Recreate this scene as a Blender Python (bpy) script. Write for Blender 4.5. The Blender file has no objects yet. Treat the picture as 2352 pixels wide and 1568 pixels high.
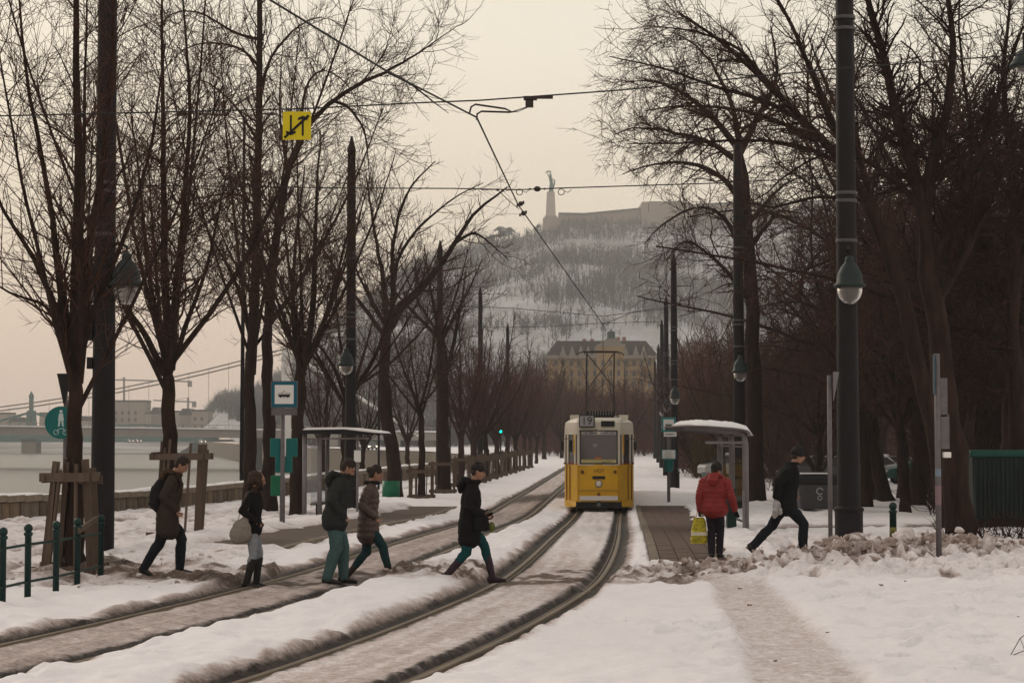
import bpy, math, random
import numpy as np
from mathutils import Vector, Matrix
S = bpy.context.scene
C = S.collection
R = math.radians
# ---------------------------------------------------------------- camera, sky, sun, exposure
F = 4410.0            # focal length in units of a 2352 wide picture
EYE = 2.15
PITCH = math.atan(216.0/F)
cd = bpy.data.cameras.new('camera'); cam = bpy.data.objects.new('camera', cd); C.objects.link(cam)
cam.location = (0, 0, EYE); cam.rotation_euler = (math.pi/2 + PITCH, 0, 0)
cd.sensor_width = 36; cd.lens = 36*F/2352; cd.clip_start = .1; cd.clip_end = 6000
S.camera = cam
W = bpy.data.worlds.new('World'); S.world = W; W.use_nodes = True
nt = W.node_tree; nt.nodes.clear()
SUN_EL, SUN_AZ = R(24), R(-38)      # azimuth measured from +Y (view direction) towards +X
sky = nt.nodes.new('ShaderNodeTexSky'); sky.sky_type = 'NISHITA'; sky.sun_disc = False
sky.sun_elevation = SUN_EL; sky.sun_rotation = SUN_AZ; sky.dust_density = 6; sky.air_density = 2
tc = nt.nodes.new('ShaderNodeTexCoord'); sep = nt.nodes.new('ShaderNodeSeparateXYZ')
nt.links.new(tc.outputs['Generated'], sep.inputs[0])
rmp = nt.nodes.new('ShaderNodeValToRGB'); nt.links.new(sep.outputs['Z'], rmp.inputs[0])
cr = rmp.color_ramp
cr.elements[0].position = 0.0; cr.elements[0].color = (.66, .52, .43, 1)
cr.elements[1].position = 1.0; cr.elements[1].color = (.60, .56, .53, 1)
for p, c in ((.03, (.72, .55, .44, 1)), (.10, (.80, .68, .535, 1)), (.20, (.845, .765, .64, 1)), (.4, (.74, .69, .60, 1))):
    e = cr.elements.new(p); e.color = c
# soft, barely visible unevenness of the cloud layer
nz = nt.nodes.new('ShaderNodeTexNoise'); nz.inputs['Scale'].default_value = 2.2; nz.inputs['Detail'].default_value = 3
mp = nt.nodes.new('ShaderNodeMapping'); mp.inputs['Scale'].default_value = (1, 1, 4)
nt.links.new(tc.outputs['Generated'], mp.inputs[0]); nt.links.new(mp.outputs[0], nz.inputs[0])
mr = nt.nodes.new('ShaderNodeMapRange'); mr.inputs[3].default_value = .965; mr.inputs[4].default_value = 1.035
nt.links.new(nz.outputs[0], mr.inputs[0])
mul = nt.nodes.new('ShaderNodeVectorMath'); mul.operation = 'SCALE'
nt.links.new(rmp.outputs[0], mul.inputs[0]); nt.links.new(mr.outputs[0], mul.inputs['Scale'])
b1 = nt.nodes.new('ShaderNodeBackground'); b1.inputs[1].default_value = .12
b2 = nt.nodes.new('ShaderNodeBackground'); b2.inputs[1].default_value = 1.13
nt.links.new(sky.outputs[0], b1.inputs[0]); nt.links.new(mul.outputs[0], b2.inputs[0])
mx = nt.nodes.new('ShaderNodeMixShader'); mx.inputs[0].default_value = .93
out = nt.nodes.new('ShaderNodeOutputWorld')
nt.links.new(b1.outputs[0], mx.inputs[1]); nt.links.new(b2.outputs[0], mx.inputs[2]); nt.links.new(mx.outputs[0], out.inputs[0])
sl = bpy.data.lights.new('sun', 'SUN'); sl.energy = 1.0; sl.angle = R(14); sl.color = (1, .86, .72)
so = bpy.data.objects.new('sun', sl); C.objects.link(so)
sd = Vector((math.sin(SUN_AZ)*math.cos(SUN_EL), math.cos(SUN_AZ)*math.cos(SUN_EL), math.sin(SUN_EL)))
so.rotation_euler = sd.to_track_quat('Z', 'Y').to_euler()
S.view_settings.view_transform = 'Standard'; S.view_settings.look = 'None'
S.view_settings.exposure = 0.12; S.view_settings.gamma = 1; S.view_settings.use_curve_mapping = False
S.render.engine = 'CYCLES'
S.cycles.max_bounces = 5; S.cycles.volume_bounces = 0

# ---------------------------------------------------------------- helpers
def at(x, y, Y):
    """world point at depth Y that the picture (2352 x 1568) shows at x, y"""
    u = (x-1176)/F; v = (784-y)/F
    d = (u, math.cos(PITCH)-v*math.sin(PITCH), math.sin(PITCH)+v*math.cos(PITCH))
    k = Y/d[1]
    return Vector((d[0]*k, Y, EYE+d[2]*k))
def sstep(a, b, t):
    t = np.clip((t-a)/(b-a), 0, 1); return t*t*(3-2*t)
def zb(Y): return -.42*sstep(34, 64, Y)
def on(x, y):
    """ground point seen at x, y"""
    Y = EYE*F/(y-1000)
    for _ in range(30): Y = (EYE-float(zb(Y)))*F/(y-1000)
    p = at(x, y, Y); p.z = float(zb(Y)); return p
def xat(x, Y): return (x-1176)/F*Y*1.0
def link(o, parent=None):
    C.objects.link(o)
    if parent is not None: o.parent = parent
    return o
def tag(o, label=None, cat=None, group=None, kind=None):
    if label: o['label'] = label
    if cat: o['category'] = cat
    if group: o['group'] = group
    if kind: o['kind'] = kind
    return o
def thing(name, label, cat, loc=(0, 0, 0), rz=0, group=None):
    o = bpy.data.objects.new(name, None); o.empty_display_size = .2
    o.location = loc; o.rotation_euler = (0, 0, rz); link(o)
    return tag(o, label, cat, group)
def mesh_np(name, V, Fq, mat=None, smooth=True):
    me = bpy.data.meshes.new(name)
    V = np.asarray(V, np.float32); Fq = np.asarray(Fq, np.int32)
    k = Fq.shape[1]
    me.vertices.add(len(V)); me.vertices.foreach_set('co', V.ravel())
    me.loops.add(Fq.size); me.loops.foreach_set('vertex_index', Fq.ravel())
    me.polygons.add(len(Fq)); me.polygons.foreach_set('loop_start', np.arange(0, Fq.size, k, dtype=np.int32))
    me.polygons.foreach_set('use_smooth', np.full(len(Fq), smooth))
    me.update(calc_edges=True)
    if mat: me.materials.append(mat)
    return me
def obj(name, me, parent=None, loc=None):
    o = bpy.data.objects.new(name, me); link(o, parent)
    if loc is not None: o.location = loc
    return o
def copy_tree(o, parent=None):
    c = o.copy(); link(c, parent)
    for ch in list(o.children): copy_tree(ch, c)
    return c
class MB:
    def __init__(s): s.v = []; s.f = []; s.m = []; s.cur = 0
    def mat(s, i): s.cur = i; return s
    def add(s, vs, fs):
        n = len(s.v); s.v += [tuple(v) for v in vs]
        for f in fs: s.f.append([i+n for i in f]); s.m.append(s.cur)
        return s
    def box(s, c, d, rz=0, M=None, taper=1.0):
        hx, hy, hz = d[0]/2, d[1]/2, d[2]/2
        vs = [Vector((sx*hx*(taper if sz > 0 else 1), sy*hy*(taper if sz > 0 else 1), sz*hz)) for sz in (-1, 1) for sy in (-1, 1) for sx in (-1, 1)]
        m = M if M is not None else Matrix.Rotation(rz, 3, 'Z')
        vs = [m @ v + Vector(c) for v in vs]
        return s.add(vs, [(0, 2, 3, 1), (4, 5, 7, 6), (0, 1, 5, 4), (2, 6, 7, 3), (0, 4, 6, 2), (1, 3, 7, 5)])
    def bar(s, a, b, w, t, up=(0, 0, 1)):
        a = Vector(a); b = Vector(b); d = (b-a); L = d.length; d.normalize()
        x = d.cross(Vector(up))
        if x.length < 1e-3: x = d.cross(Vector((0, 1, 0)))
        x.normalize(); y = x.cross(d)
        vs = []
        for p in (a, b):
            for sx, sy in ((-1, -1), (1, -1), (1, 1), (-1, 1)): vs.append(p+x*sx*w/2+y*sy*t/2)
        return s.add(vs, [(0, 3, 2, 1), (4, 5, 6, 7), (0, 1, 5, 4), (1, 2, 6, 5), (2, 3, 7, 6), (3, 0, 4, 7)])
    def tube(s, pts, r, n=8, cap=True):
        pts = [Vector(p) for p in pts]; k = len(pts)
        rr = r if isinstance(r, (list, tuple)) else [r]*k
        t = (pts[-1]-pts[0]).normalized() if (pts[-1]-pts[0]).length > 1e-6 else Vector((0, 0, 1))
        ref = Vector((0, 0, 1)) if abs(t.z) < .8 else Vector((1, 0, 0))
        vs = []
        for i, p in enumerate(pts):
            d = (pts[min(i+1, k-1)]-pts[max(i-1, 0)]).normalized()
            x = d.cross(ref)
            if x.length < 1e-4: x = d.cross(Vector((0, 1, 0)))
            x.normalize(); y = d.cross(x)
            for j in range(n):
                a = 2*math.pi*j/n; vs.append(p+x*math.cos(a)*rr[i]+y*math.sin(a)*rr[i])
        fs = []
        for i in range(k-1):
            for j in range(n):
                j2 = (j+1) % n; fs.append((i*n+j, i*n+j2, (i+1)*n+j2, (i+1)*n+j))
        if cap: fs.append(tuple(range(n))[::-1]); fs.append(tuple((k-1)*n+j for j in range(n)))
        return s.add(vs, fs)
    def lathe(s, prof, n=16, c=(0, 0, 0)):
        vs = []; k = len(prof)
        for r, z in prof:
            for j in range(n):
                a = 2*math.pi*j/n; vs.append((c[0]+math.cos(a)*r, c[1]+math.sin(a)*r, c[2]+z))
        fs = [(i*n+j, i*n+(j+1) % n, (i+1)*n+(j+1) % n, (i+1)*n+j) for i in range(k-1) for j in range(n)]
        fs.append(tuple(range(n))[::-1]); fs.append(tuple((k-1)*n+j for j in range(n)))
        return s.add(vs, fs)
    def ball(s, c, r, n=10, m=7):
        rx, ry, rz = r if isinstance(r, (list, tuple)) else (r, r, r)
        vs = []
        for i in range(m+1):
            a = math.pi*i/m
            for j in range(n):
                b = 2*math.pi*j/n; vs.append((c[0]+rx*math.sin(a)*math.cos(b), c[1]+ry*math.sin(a)*math.sin(b), c[2]-rz*math.cos(a)))
        fs = [(i*n+j, i*n+(j+1) % n, (i+1)*n+(j+1) % n, (i+1)*n+j) for i in range(m) for j in range(n)]
        return s.add(vs, fs)
    def prism(s, poly, h, M=None):
        """poly in local x,y extruded along local z by h; M 4x4"""
        n = len(poly)
        vs = [Vector((x, y, 0)) for x, y in poly]+[Vector((x, y, h)) for x, y in poly]
        if M is not None: vs = [M @ v for v in vs]
        fs = [tuple(range(n))[::-1], tuple(range(n, 2*n))]+[(i, (i+1) % n, n+(i+1) % n, n+i) for i in range(n)]
        return s.add(vs, fs)
    def mesh(s, name, mats, smooth=False, bevel=0):
        me = bpy.data.meshes.new(name); me.from_pydata(s.v, [], s.f)
        if not isinstance(mats, (list, tuple)): mats = [mats]
        for m in mats: me.materials.append(m)
        me.polygons.foreach_set('material_index', s.m)
        me.polygons.foreach_set('use_smooth', [smooth]*len(s.f))
        me.update(); return me
    def build(s, name, mats, parent=None, smooth=False, loc=None, bevel=0):
        o = obj(name, s.mesh(name, mats, smooth), parent, loc)
        if bevel:
            m = o.modifiers.new('bevel', 'BEVEL'); m.width = bevel; m.segments = 2; m.limit_method = 'ANGLE'
        return o
# value noise in numpy
def vnoise(x, y, seed=0):
    xi = np.floor(x).astype(np.int64); yi = np.floor(y).astype(np.int64); xf = x-xi; yf = y-yi
    def h(a, b):
        n = (a*374761393+b*668265263+seed*1442695041) & 0xffffffff
        n = ((n ^ (n >> 13))*1274126177) & 0xffffffff
        return ((n ^ (n >> 16)) & 0xffff)/65535.0
    u = xf*xf*(3-2*xf); v = yf*yf*(3-2*yf)
    return (h(xi, yi)*(1-u)+h(xi+1, yi)*u)*(1-v)+(h(xi, yi+1)*(1-u)+h(xi+1, yi+1)*u)*v
def fbm(x, y, o=4, seed=0):
    s = 0; a = .5; t = 0
    for i in range(o):
        s = s+a*vnoise(x*2**i+i*17.3, y*2**i-i*9.1, seed+i); t += a; a *= .5
    return s/t
def billow(x, y, o=3, seed=0):
    s = 0; a = .5; t = 0
    for i in range(o):
        s = s+a*(1-np.abs(2*vnoise(x*2**i+i*7.3, y*2**i+i*3.1, seed+i)-1)); t += a; a *= .5
    return s/t

# ---------------------------------------------------------------- materials
def mat(name, col, rough=.6, metal=0, noise=None, bump=0, bscale=20, spec=.2, stretch=None, col2=None, coat=0):
    m = bpy.data.materials.new(name); m.use_nodes = True; n = m.node_tree; b = n.nodes['Principled BSDF']
    b.inputs['Base Color'].default_value = (*col, 1); b.inputs['Roughness'].default_value = rough
    b.inputs['Metallic'].default_value = metal; b.inputs['Specular IOR Level'].default_value = spec
    if coat: b.inputs['Coat Weight'].default_value = coat
    t = n.nodes.new('ShaderNodeTexCoord'); mp = n.nodes.new('ShaderNodeMapping'); n.links.new(t.outputs['Object'], mp.inputs[0])
    if stretch: mp.inputs['Scale'].default_value = stretch
    if noise:
        x = n.nodes.new('ShaderNodeTexNoise'); x.inputs['Scale'].default_value = noise; x.inputs['Detail'].default_value = 6
        x.inputs['Roughness'].default_value = .65
        n.links.new(mp.outputs[0], x.inputs[0])
        r = n.nodes.new('ShaderNodeMapRange'); r.inputs[1].default_value = .3; r.inputs[2].default_value = .7; n.links.new(x.outputs[0], r.inputs[0])
        k = n.nodes.new('ShaderNodeMix'); k.data_type = 'RGBA'; n.links.new(r.outputs[0], k.inputs[0])
        k.inputs[6].default_value = (*col, 1); k.inputs[7].default_value = (*(col2 or [c*.6 for c in col]), 1)
        n.links.new(k.outputs[2], b.inputs['Base Color'])
    if bump:
        x = n.nodes.new('ShaderNodeTexNoise'); x.inputs['Scale'].default_value = bscale; x.inputs['Detail'].default_value = 5
        n.links.new(mp.outputs[0], x.inputs[0])
        u = n.nodes.new('ShaderNodeBump'); u.inputs['Strength'].default_value = min(1, bump); u.inputs['Distance'].default_value = .02*max(1, bump)
        n.links.new(x.outputs[0], u.inputs['Height']); n.links.new(u.outputs[0], b.inputs['Normal'])
    return m
M = {}
M['bark'] = mat('bark', (.044, .024, .018), .9, noise=7, bump=1.6, bscale=16, stretch=(1, 1, .22), col2=(.011, .008, .007), spec=.05)
M['bark_red'] = mat('bark_red', (.05, .026, .022), .9, noise=9, bump=1, bscale=26, stretch=(1, 1, .3), col2=(.035, .022, .02), spec=.05)
M['bark_pale'] = mat('bark_pale', (.10, .07, .06), .9, noise=5, bump=1, bscale=18, stretch=(1, 1, .3), col2=(.05, .035, .03), spec=.05)
M['twig'] = mat('twig', (.064, .031, .023), .85, spec=.05)
M['twig_red'] = mat('twig_red', (.075, .030, .025), .85, spec=.05)
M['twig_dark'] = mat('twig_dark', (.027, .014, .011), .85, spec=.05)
M['leaf'] = mat('leaf', (.016, .012, .009), .8, noise=.8, col2=(.045, .026, .010))
M['brush'] = mat('brush', (.105, .054, .042), .9, spec=.05)
M['ochre'] = mat('ochre', (.055, .034, .012), .9)
M['pole'] = mat('pole', (.012, .009, .011), .6, noise=3, bump=.2, bscale=60, col2=(.006, .005, .007), spec=.15)
M['galv'] = mat('galv', (.15, .135, .145), .6, .1, noise=6, col2=(.10, .09, .095))
M['cable'] = mat('cable', (.02, .018, .018), .6)
M['insul'] = mat('insul', (.03, .02, .02), .35)
M['green'] = mat('green', (.003, .026, .023), .5, noise=8, col2=(.005, .016, .015))
M['teal'] = mat('teal', (.002, .125, .12), .45, noise=5, col2=(.003, .10, .10))
M['dgreen'] = mat('dgreen', (.004, .13, .06), .5, noise=5, col2=(.006, .09, .045))
M['wood'] = mat('wood', (.12, .085, .062), .85, noise=7, bump=.6, bscale=30, stretch=(1, 1, .15), col2=(.07, .048, .038))
M['white'] = mat('white', (.72, .71, .70), .5)
M['black'] = mat('black', (.012, .011, .012), .6)
M['glass'] = mat('glass', (.03, .03, .034), .08, spec=.8)
M['snow_cap'] = mat('snow_cap', (.80, .78, .80), .7, bump=.5, bscale=9)
M['stone'] = mat('stone', (.21, .165, .125), .9, noise=2.2, bump=.8, bscale=30, col2=(.10, .075, .055))
M['stone_cap'] = mat('stone_cap', (.27, .22, .17), .9, noise=2.2, bump=.8, bscale=30, col2=(.16, .125, .095))
def lantern_glass():
    m = mat('lantern_glass', (.42, .40, .39), .3)
    b = m.node_tree.nodes['Principled BSDF']; b.inputs['Transmission Weight'].default_value = .75; b.inputs['IOR'].default_value = 1.2
    return m
M['lglass'] = lantern_glass()
def clear_glass():
    m = bpy.data.materials.new('clear_glass'); m.use_nodes = True; n = m.node_tree; n.nodes.clear()
    o = n.nodes.new('ShaderNodeOutputMaterial'); g = n.nodes.new('ShaderNodeBsdfGlossy'); g.inputs['Roughness'].default_value = .05
    t = n.nodes.new('ShaderNodeBsdfTransparent'); t.inputs[0].default_value = (.86, .88, .88, 1)
    x = n.nodes.new('ShaderNodeMixShader'); x.inputs[0].default_value = .10
    n.links.new(t.outputs[0], x.inputs[1]); n.links.new(g.outputs[0], x.inputs[2]); n.links.new(x.outputs[0], o.inputs[0]); return m
M['pane'] = clear_glass()
# ---------------------------------------------------------------- ground: trodden snow, tracks, footpath
def smooth_curve(pts):
    ys = np.arange(-10, 420, .5); xs = np.interp(ys, [p[0] for p in pts], [p[1] for p in pts])
    k = np.exp(-np.linspace(-2, 2, 25)**2); k /= k.sum()
    xp = np.pad(xs, 12, mode='reflect', reflect_type='odd'); return ys, np.convolve(xp, k, 'valid')
C1 = smooth_curve([(-10, -10.5), (0, -6.6), (10, -3.5), (16.7, -1.57), (20.7, -.68), (27.5, .53), (35, 1.17), (42, 1.62), (59, 2.6), (63.4, 2.86), (90, 4.35), (170, 8.8), (420, 22)])
C2 = smooth_curve([(-10, -13.5), (0, -9.8), (10, -6.9), (16.9, -5.1), (19.3, -4.5), (26, -3.1), (31, -2.38), (36, -1.85), (42, -1.35), (65, .1), (90, 1.5), (170, 5.9), (420, 19)])
C3 = (np.array([-20., 500.]), np.array([.65+.058*(-50), .65+.058*470]))
def cc(Ct, Y): return np.interp(Y, *Ct)
def slope(Ct, Y): return (cc(Ct, Y+.6)-cc(Ct, Y-.6))/1.2
def lat(Ct, X, Y): return (X-cc(Ct, Y))/np.sqrt(1+slope(Ct, Y)**2)
def wallx(Y): return -12.6+(Y-47.3)*.105
def shore(Y): return np.interp(Y, [-20, 47.3, 125, 160, 230, 300, 400, 600, 1000, 1600], [-19.67, -12.6, -4.44, -2.5, -3, -12, -42, -86, -166, -400])
rs = np.random.RandomState(5)
prints = []
for i in range(420):
    y = rs.uniform(14, 27); prints.append((rs.uniform(1.4 if y < 22 else 3, 8.5), y, rs.uniform(.06, .13), rs.uniform(.09, .20), rs.uniform(0, 3.1), rs.uniform(.04, .15)))
for i in range(200):
    prints.append((rs.uniform(-11, -5), rs.uniform(20, 48), rs.uniform(.08, .16), rs.uniform(.08, .2), rs.uniform(0, 3.1), rs.uniform(.03, .1)))
for i in range(60):
    y = rs.uniform(15, 26); prints.append((float(cc(C1, y))-1.5-rs.uniform(0, .9), y, .07, .13, rs.uniform(0, 3.1), rs.uniform(.01, .05)))
def ground(X, Y):
    """height, dirt (brown slush), wet (dark mud)"""
    X = np.asarray(X, float); Y = np.asarray(Y, float)
    base = zb(Y)
    d1 = lat(C1, X, Y); d2 = lat(C2, X, Y); a1 = np.abs(d1); a2 = np.abs(d2)
    n1 = fbm(X*.9, Y*.9, 5, 1); n2 = fbm(X*3, Y*2.5, 3, 7); n3 = billow(X*4.3, Y*3.6, 2, 11); n4 = fbm(X*.25, Y*.25, 3, 21)
    nf = fbm(X*9, Y*6, 2, 41)
    d3 = lat(C3, X, Y)
    # open snow
    n5 = fbm(X*1.9, Y*1.5, 4, 63); n6 = fbm(X*6, Y*4, 2, 83)
    h = .115+.14*(n1-.5)+.13*(n5-.5)+.07*(n2-.5)+.035*(n6-.5)+.03*(nf-.5)
    dirt = .04+.0*X
    wet = 0.0*X
    # crossing band where people walk
    cy = 28.3+.25*(n1-.5)*4
    band = sstep(2.3, 1.2, np.abs(Y-cy))*sstep(-9.5, -6, X)*sstep(3.6, 2.0, X)
    # rough trampled snow on the left bank and right behind the platform
    rough = sstep(-1.6, -2.6, d2)*sstep(25, 27.5, Y)*sstep(72, 55, Y)
    rough = np.maximum(rough, sstep(2.6, 3.2, d1)*sstep(27, 28.5, Y)*sstep(44, 36, Y)*sstep(9.5, 8, X))
    rough = np.maximum(rough, band*.8)
    h = h+rough*(.24*(n3-.45)+.14*(n2-.5)+.05*(nf-.5))
    dirt = dirt+rough*(.10+.9*sstep(.62, .38, n3)*sstep(.38, .58, n5))
    # snow berm between the tracks, steep to the right hand track
    mid = sstep(-1.0, -1.25, d1)*sstep(1.0, 1.2, d2)
    h = h+mid*(.05+.05*(n1-.5))*sstep(60, 35, Y)
    # tracks
    for a, d, k in ((a1, d1, 0), (a2, d2, 1)):
        e = .93+.20*(n2-.5)+.14*(n1-.5)+.12*(n5-.5)
        zone = sstep(e+.10, e-.05, a)
        inner = sstep(.60, .50, a+.12*(n2-.5))
        slush = .045+.035*(n3-.5)+.03*(n2-.5)+(.03*np.exp(-((a-.28)/.12)**2) if k else .02)+.015*(nf-.5)
        th = np.where(a < .72, slush*inner+.0, 0.0)
        th = np.where(a < .8, th, th+.05*sstep(.80, 1.0, a))
        h = h*(1-zone)+th*zone
        # colours
        clean = sstep(29, 36, Y) if k == 0 else sstep(60, 90, Y)*.6
        din = (.20+.16*n2+(.30*n3 if k else .10*n3))*(1-.45*clean)+(.06 if k else 0)
        streak = vnoise(d*9, Y*.35, 77+k)
        din = din+.22*(streak-.5)*inner
        dirt = dirt*(1-zone)+(din*inner+.85*(1-inner))*zone
        edge = np.exp(-((a-.94)/.11)**2)*(.30+1.3*(n2-.3))*sstep(90, 30, Y)
        dirt = np.maximum(dirt, edge)
        g = np.maximum(np.exp(-((a-.60)/.115)**4), np.exp(-((a-.84)/(.10 if k == 0 else .085))**4))
        wet = np.maximum(wet, g*(1.0+.9*(n6-.35))*(1-.35*band))
    dirt = np.maximum(dirt, band*(.22+.8*sstep(.42, .58, .6*n5+.4*n6)))
    wet = np.maximum(wet, band*sstep(.52, .66, .5*n1+.5*n5)*.7)
    # pushed ridge just before the crossing (near the walking woman)
    rg = np.exp(-((Y-26.4-.12*np.sin(X*3))/.22)**2)*sstep(-.2, .2, X)*sstep(2.0, 1.7, X)
    h = h+rg*.035; dirt = np.maximum(dirt, rg*.5)
    # dirty chunky windrow running to the right
    wy = 28.0+(X-1.6)*.62
    wy = np.where(X > 3.5, 29.2+(X-3.5)*.70, wy)
    wr = np.exp(-((Y-wy)/(.55+.08*np.clip(X-2, 0, 5)))**2)*sstep(1.5, 2.2, X)*sstep(16, 11, X)
    wr2 = sstep(.6, 0, wy-Y)*sstep(3.2, 1.6, Y-wy)*sstep(3.6, 5.5, X)*sstep(16, 11, X)
    wv = np.maximum(wr, wr2)
    h = h+wv*(-.02+.34*(n3-.35)+.16*(n2-.5)+.06*(nf-.5)); dirt = np.maximum(dirt*(1-.5*wv), wv*(.36+.64*sstep(.72, .45, n3+.5*(n5-.5))))
    # trodden footpath on the right
    pc = np.interp(Y, [10, 16.7, 20, 24, 26.5, 28.5], [2.1, 2.52, 2.75, 3.0, 3.12, 3.15])+.06*(n4-.5)
    pw = np.interp(Y, [10, 16.7, 26.5], [.50, .47, .40])
    e = np.abs(X-pc)+.16*(n1-.5)+.06*(n2-.5)
    pth = sstep(pw+.10, pw-.10, e)*sstep(28.6, 27, Y)
    h = h*(1-pth)+(.06+.04*(n2-.5)+.03*(n6-.5)+.02*(nf-.5))*pth; dirt = dirt*(1-pth)+(.27+.12*(n2-.5))*pth
    # slight lower, wind-softened snow and footprints
    for px, py, sx, sy, an, dp in prints:
        m = (np.abs(X-px) < .45) & (np.abs(Y-py) < .5)
        if m.any():
            xx = X[m]-px; yy = Y[m]-py; u = xx*math.cos(an)+yy*math.sin(an); v = -xx*math.sin(an)+yy*math.cos(an)
            q = (u/sx)**2+(v/sy)**2; h[m] += (-dp*np.exp(-q)+.25*dp*np.exp(-((np.sqrt(q)-1.6)/.5)**2))*(1-pth[m])*(1-np.minimum(1, np.exp(-np.minimum(a1, a2)[m]*0)*(np.minimum(a1, a2)[m] < 1.0)))
    # wet asphalt way behind the right pole
    w = np.exp(-((Y-47.5-(X-8)*.35)/1.7)**4)*sstep(5.6, 7.2, X)*sstep(24, 20, X)
    wm = w*sstep(.38, .46, n1+.25*w)
    h = h*(1-wm)+.02*wm; wet = np.maximum(wet, wm*.62); dirt = np.maximum(dirt*(1-wm), wm*.8)
    wm2 = np.exp(-((Y-45.3)/.7)**4)*0
    # bare strip by the river wall
    w = np.exp(-((X-shore(Y)-2.6)/.35)**2)*sstep(38, 44, Y); dirt = np.maximum(dirt, w*.45); h = h-.08*w
    # snow bank thrown against the wall
    w = np.exp(-((X-shore(Y)-.9)/.9)**2); h = h+.10*w*(.5+n1)
    # slush between crossing and grey trodden park
    far = sstep(70, 95, Y); h = h*(1-.5*far)
    # crossover of mud between tracks in the distance
    w = np.exp(-((Y-75-(X)*3)/5.0)**4)*sstep(.8, .4, d1)*sstep(-1.2, -.4, d2); dirt = np.maximum(dirt, w*.95); wet = np.maximum(wet, w*.55)
    # platforms: snow only in drifts
    inL = (d2 < -2.0)*(d2 > -4.6)*(Y > 33.6)*(Y < 66)
    cov = sstep(-3.5, -3.9, d2+.9*(n1-.5)+.35*(n2-.5))
    cov = np.maximum(cov, sstep(34.6, 33.4, Y+1.2*(n1-.5)))
    hp = .17-.06+cov*(.14+.12*(n1-.3)+.1*(n3-.5))
    h = np.where(inL, hp, h); dirt = np.where(inL, np.maximum(.12, .5*sstep(.6, .3, cov)), dirt)
    inR = (d3 > 1.5)*(d3 < 3.7)*(Y > 29.6)*(Y < 68)
    cov = sstep(2.85, 3.1, d3+.8*(n1-.5)+.3*(n2-.5)-.35*sstep(40, 60, Y))
    cov = np.maximum(cov, sstep(30.4, 29.8, Y+.8*(n2-.5)))
    hp = .12-.06+cov*(.12+.12*(n1-.3)+.10*(n3-.5))
    h = np.where(inR, hp, h); dirt = np.where(inR, dirt*.5+.3*sstep(.6, .3, cov), dirt)
    # margin along the right platform
    w = (d1 > 1.0)*(d3 < 1.5)*(Y > 29.6)*(Y < 68)
    h = np.where(w, .08+.10*(n3-.4)*sstep(1.0, 1.2, d1), h)
    return base+h, np.clip(dirt, 0, 1), np.clip(wet, 0, 1)
def hgt(x, y): return float(ground(np.array([x]), np.array([y]))[0][0])
def snow_material():
    m = bpy.data.materials.new('snow'); m.use_nodes = True; n = m.node_tree; b = n.nodes['Principled BSDF']
    L = n.links.new
    a = n.nodes.new('ShaderNodeAttribute'); a.attribute_name = 'soil'
    sp = n.nodes.new('ShaderNodeSeparateColor'); L(a.outputs['Color'], sp.inputs[0])
    t = n.nodes.new('ShaderNodeTexCoord')
    x = n.nodes.new('ShaderNodeTexNoise'); x.inputs['Scale'].default_value = 11; x.inputs['Detail'].default_value = 10; x.inputs['Roughness'].default_value = .78; L(t.outputs['Object'], x.inputs[0])
    def rng(src, a0, a1, b0, b1):
        r = n.nodes.new('ShaderNodeMapRange'); L(src, r.inputs[0])
        for i, v in enumerate((a0, a1, b0, b1)): r.inputs[i+1].default_value = v
        return r.outputs[0]
    def math_(op, p, q):
        k = n.nodes.new('ShaderNodeMath'); k.operation = op; k.use_clamp = op == 'ADD'
        for i, v in enumerate((p, q)):
            if isinstance(v, float): k.inputs[i].default_value = v
            else: L(v, k.inputs[i])
        return k.outputs[0]
    nn = rng(x.outputs[0], .3, .7, -.28, .28)
    dirt = math_('ADD', sp.outputs[0], math_('MULTIPLY', nn, rng(sp.outputs[0], 0, .3, 0, 1)))
    wet = math_('ADD', sp.outputs[1], math_('MULTIPLY', nn, rng(sp.outputs[1], 0, .3, 0, 1)))
    def mixc(f, c0, c1):
        k = n.nodes.new('ShaderNodeMix'); k.data_type = 'RGBA'; L(f, k.inputs[0])
        for i, c in ((6, c0), (7, c1)):
            if isinstance(c, tuple): k.inputs[i].default_value = (*c, 1)
            else: L(c, k.inputs[i])
        return k.outputs[2]
    c = mixc(rng(dirt, 0, .38, 0, 1), (.79, .765, .79), (.50, .42, .40))
    c = mixc(rng(dirt, .38, 1, 0, 1), c, (.115, .080, .060))
    c = mixc(wet, c, (.022, .016, .014))
    L(c, b.inputs['Base Color'])
    L(rng(wet, 0, .9, .8, .6), b.inputs['Roughness'])
    y = n.nodes.new('ShaderNodeTexNoise'); y.inputs['Scale'].default_value = 30; y.inputs['Detail'].default_value = 6; L(t.outputs['Object'], y.inputs[0])
    u = n.nodes.new('ShaderNodeBump'); u.inputs['Distance'].default_value = .03
    L(rng(dirt, 0, .4, .35, 1.0), u.inputs['Strength']); L(y.outputs[0], u.inputs['Height']); L(u.outputs[0], b.inputs['Normal'])
    b.inputs['Specular IOR Level'].default_value = .12
    return m
M['snow'] = snow_material()
ys = [9.0]
while ys[-1] < 420: ys.append(ys[-1]+max(.036, .0031*ys[-1] if ys[-1] < 80 else (ys[-1]-80)*.06+.3))
ys = np.array(ys)
ud = np.concatenate([np.arange(-5, -1.4, .055), np.arange(-1.4, 1.4, .032), np.arange(1.4, 7.5, .056)])
NL, NR = 46, 110
rows = []
for y in ys:
    c = float(cc(C1, y)); xl = float(shore(y))
    lo = max(c-5, xl+.2)
    left = np.linspace(xl, lo, NL, endpoint=False)
    midd = lo+(c+7.5-lo)*(ud-ud[0])/(7.55-ud[0])
    right = c+7.5+ (np.linspace(0, 1, NR)**2.6)*(260-c-7.5)
    rows.append(np.concatenate([left, midd, right]))
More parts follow.
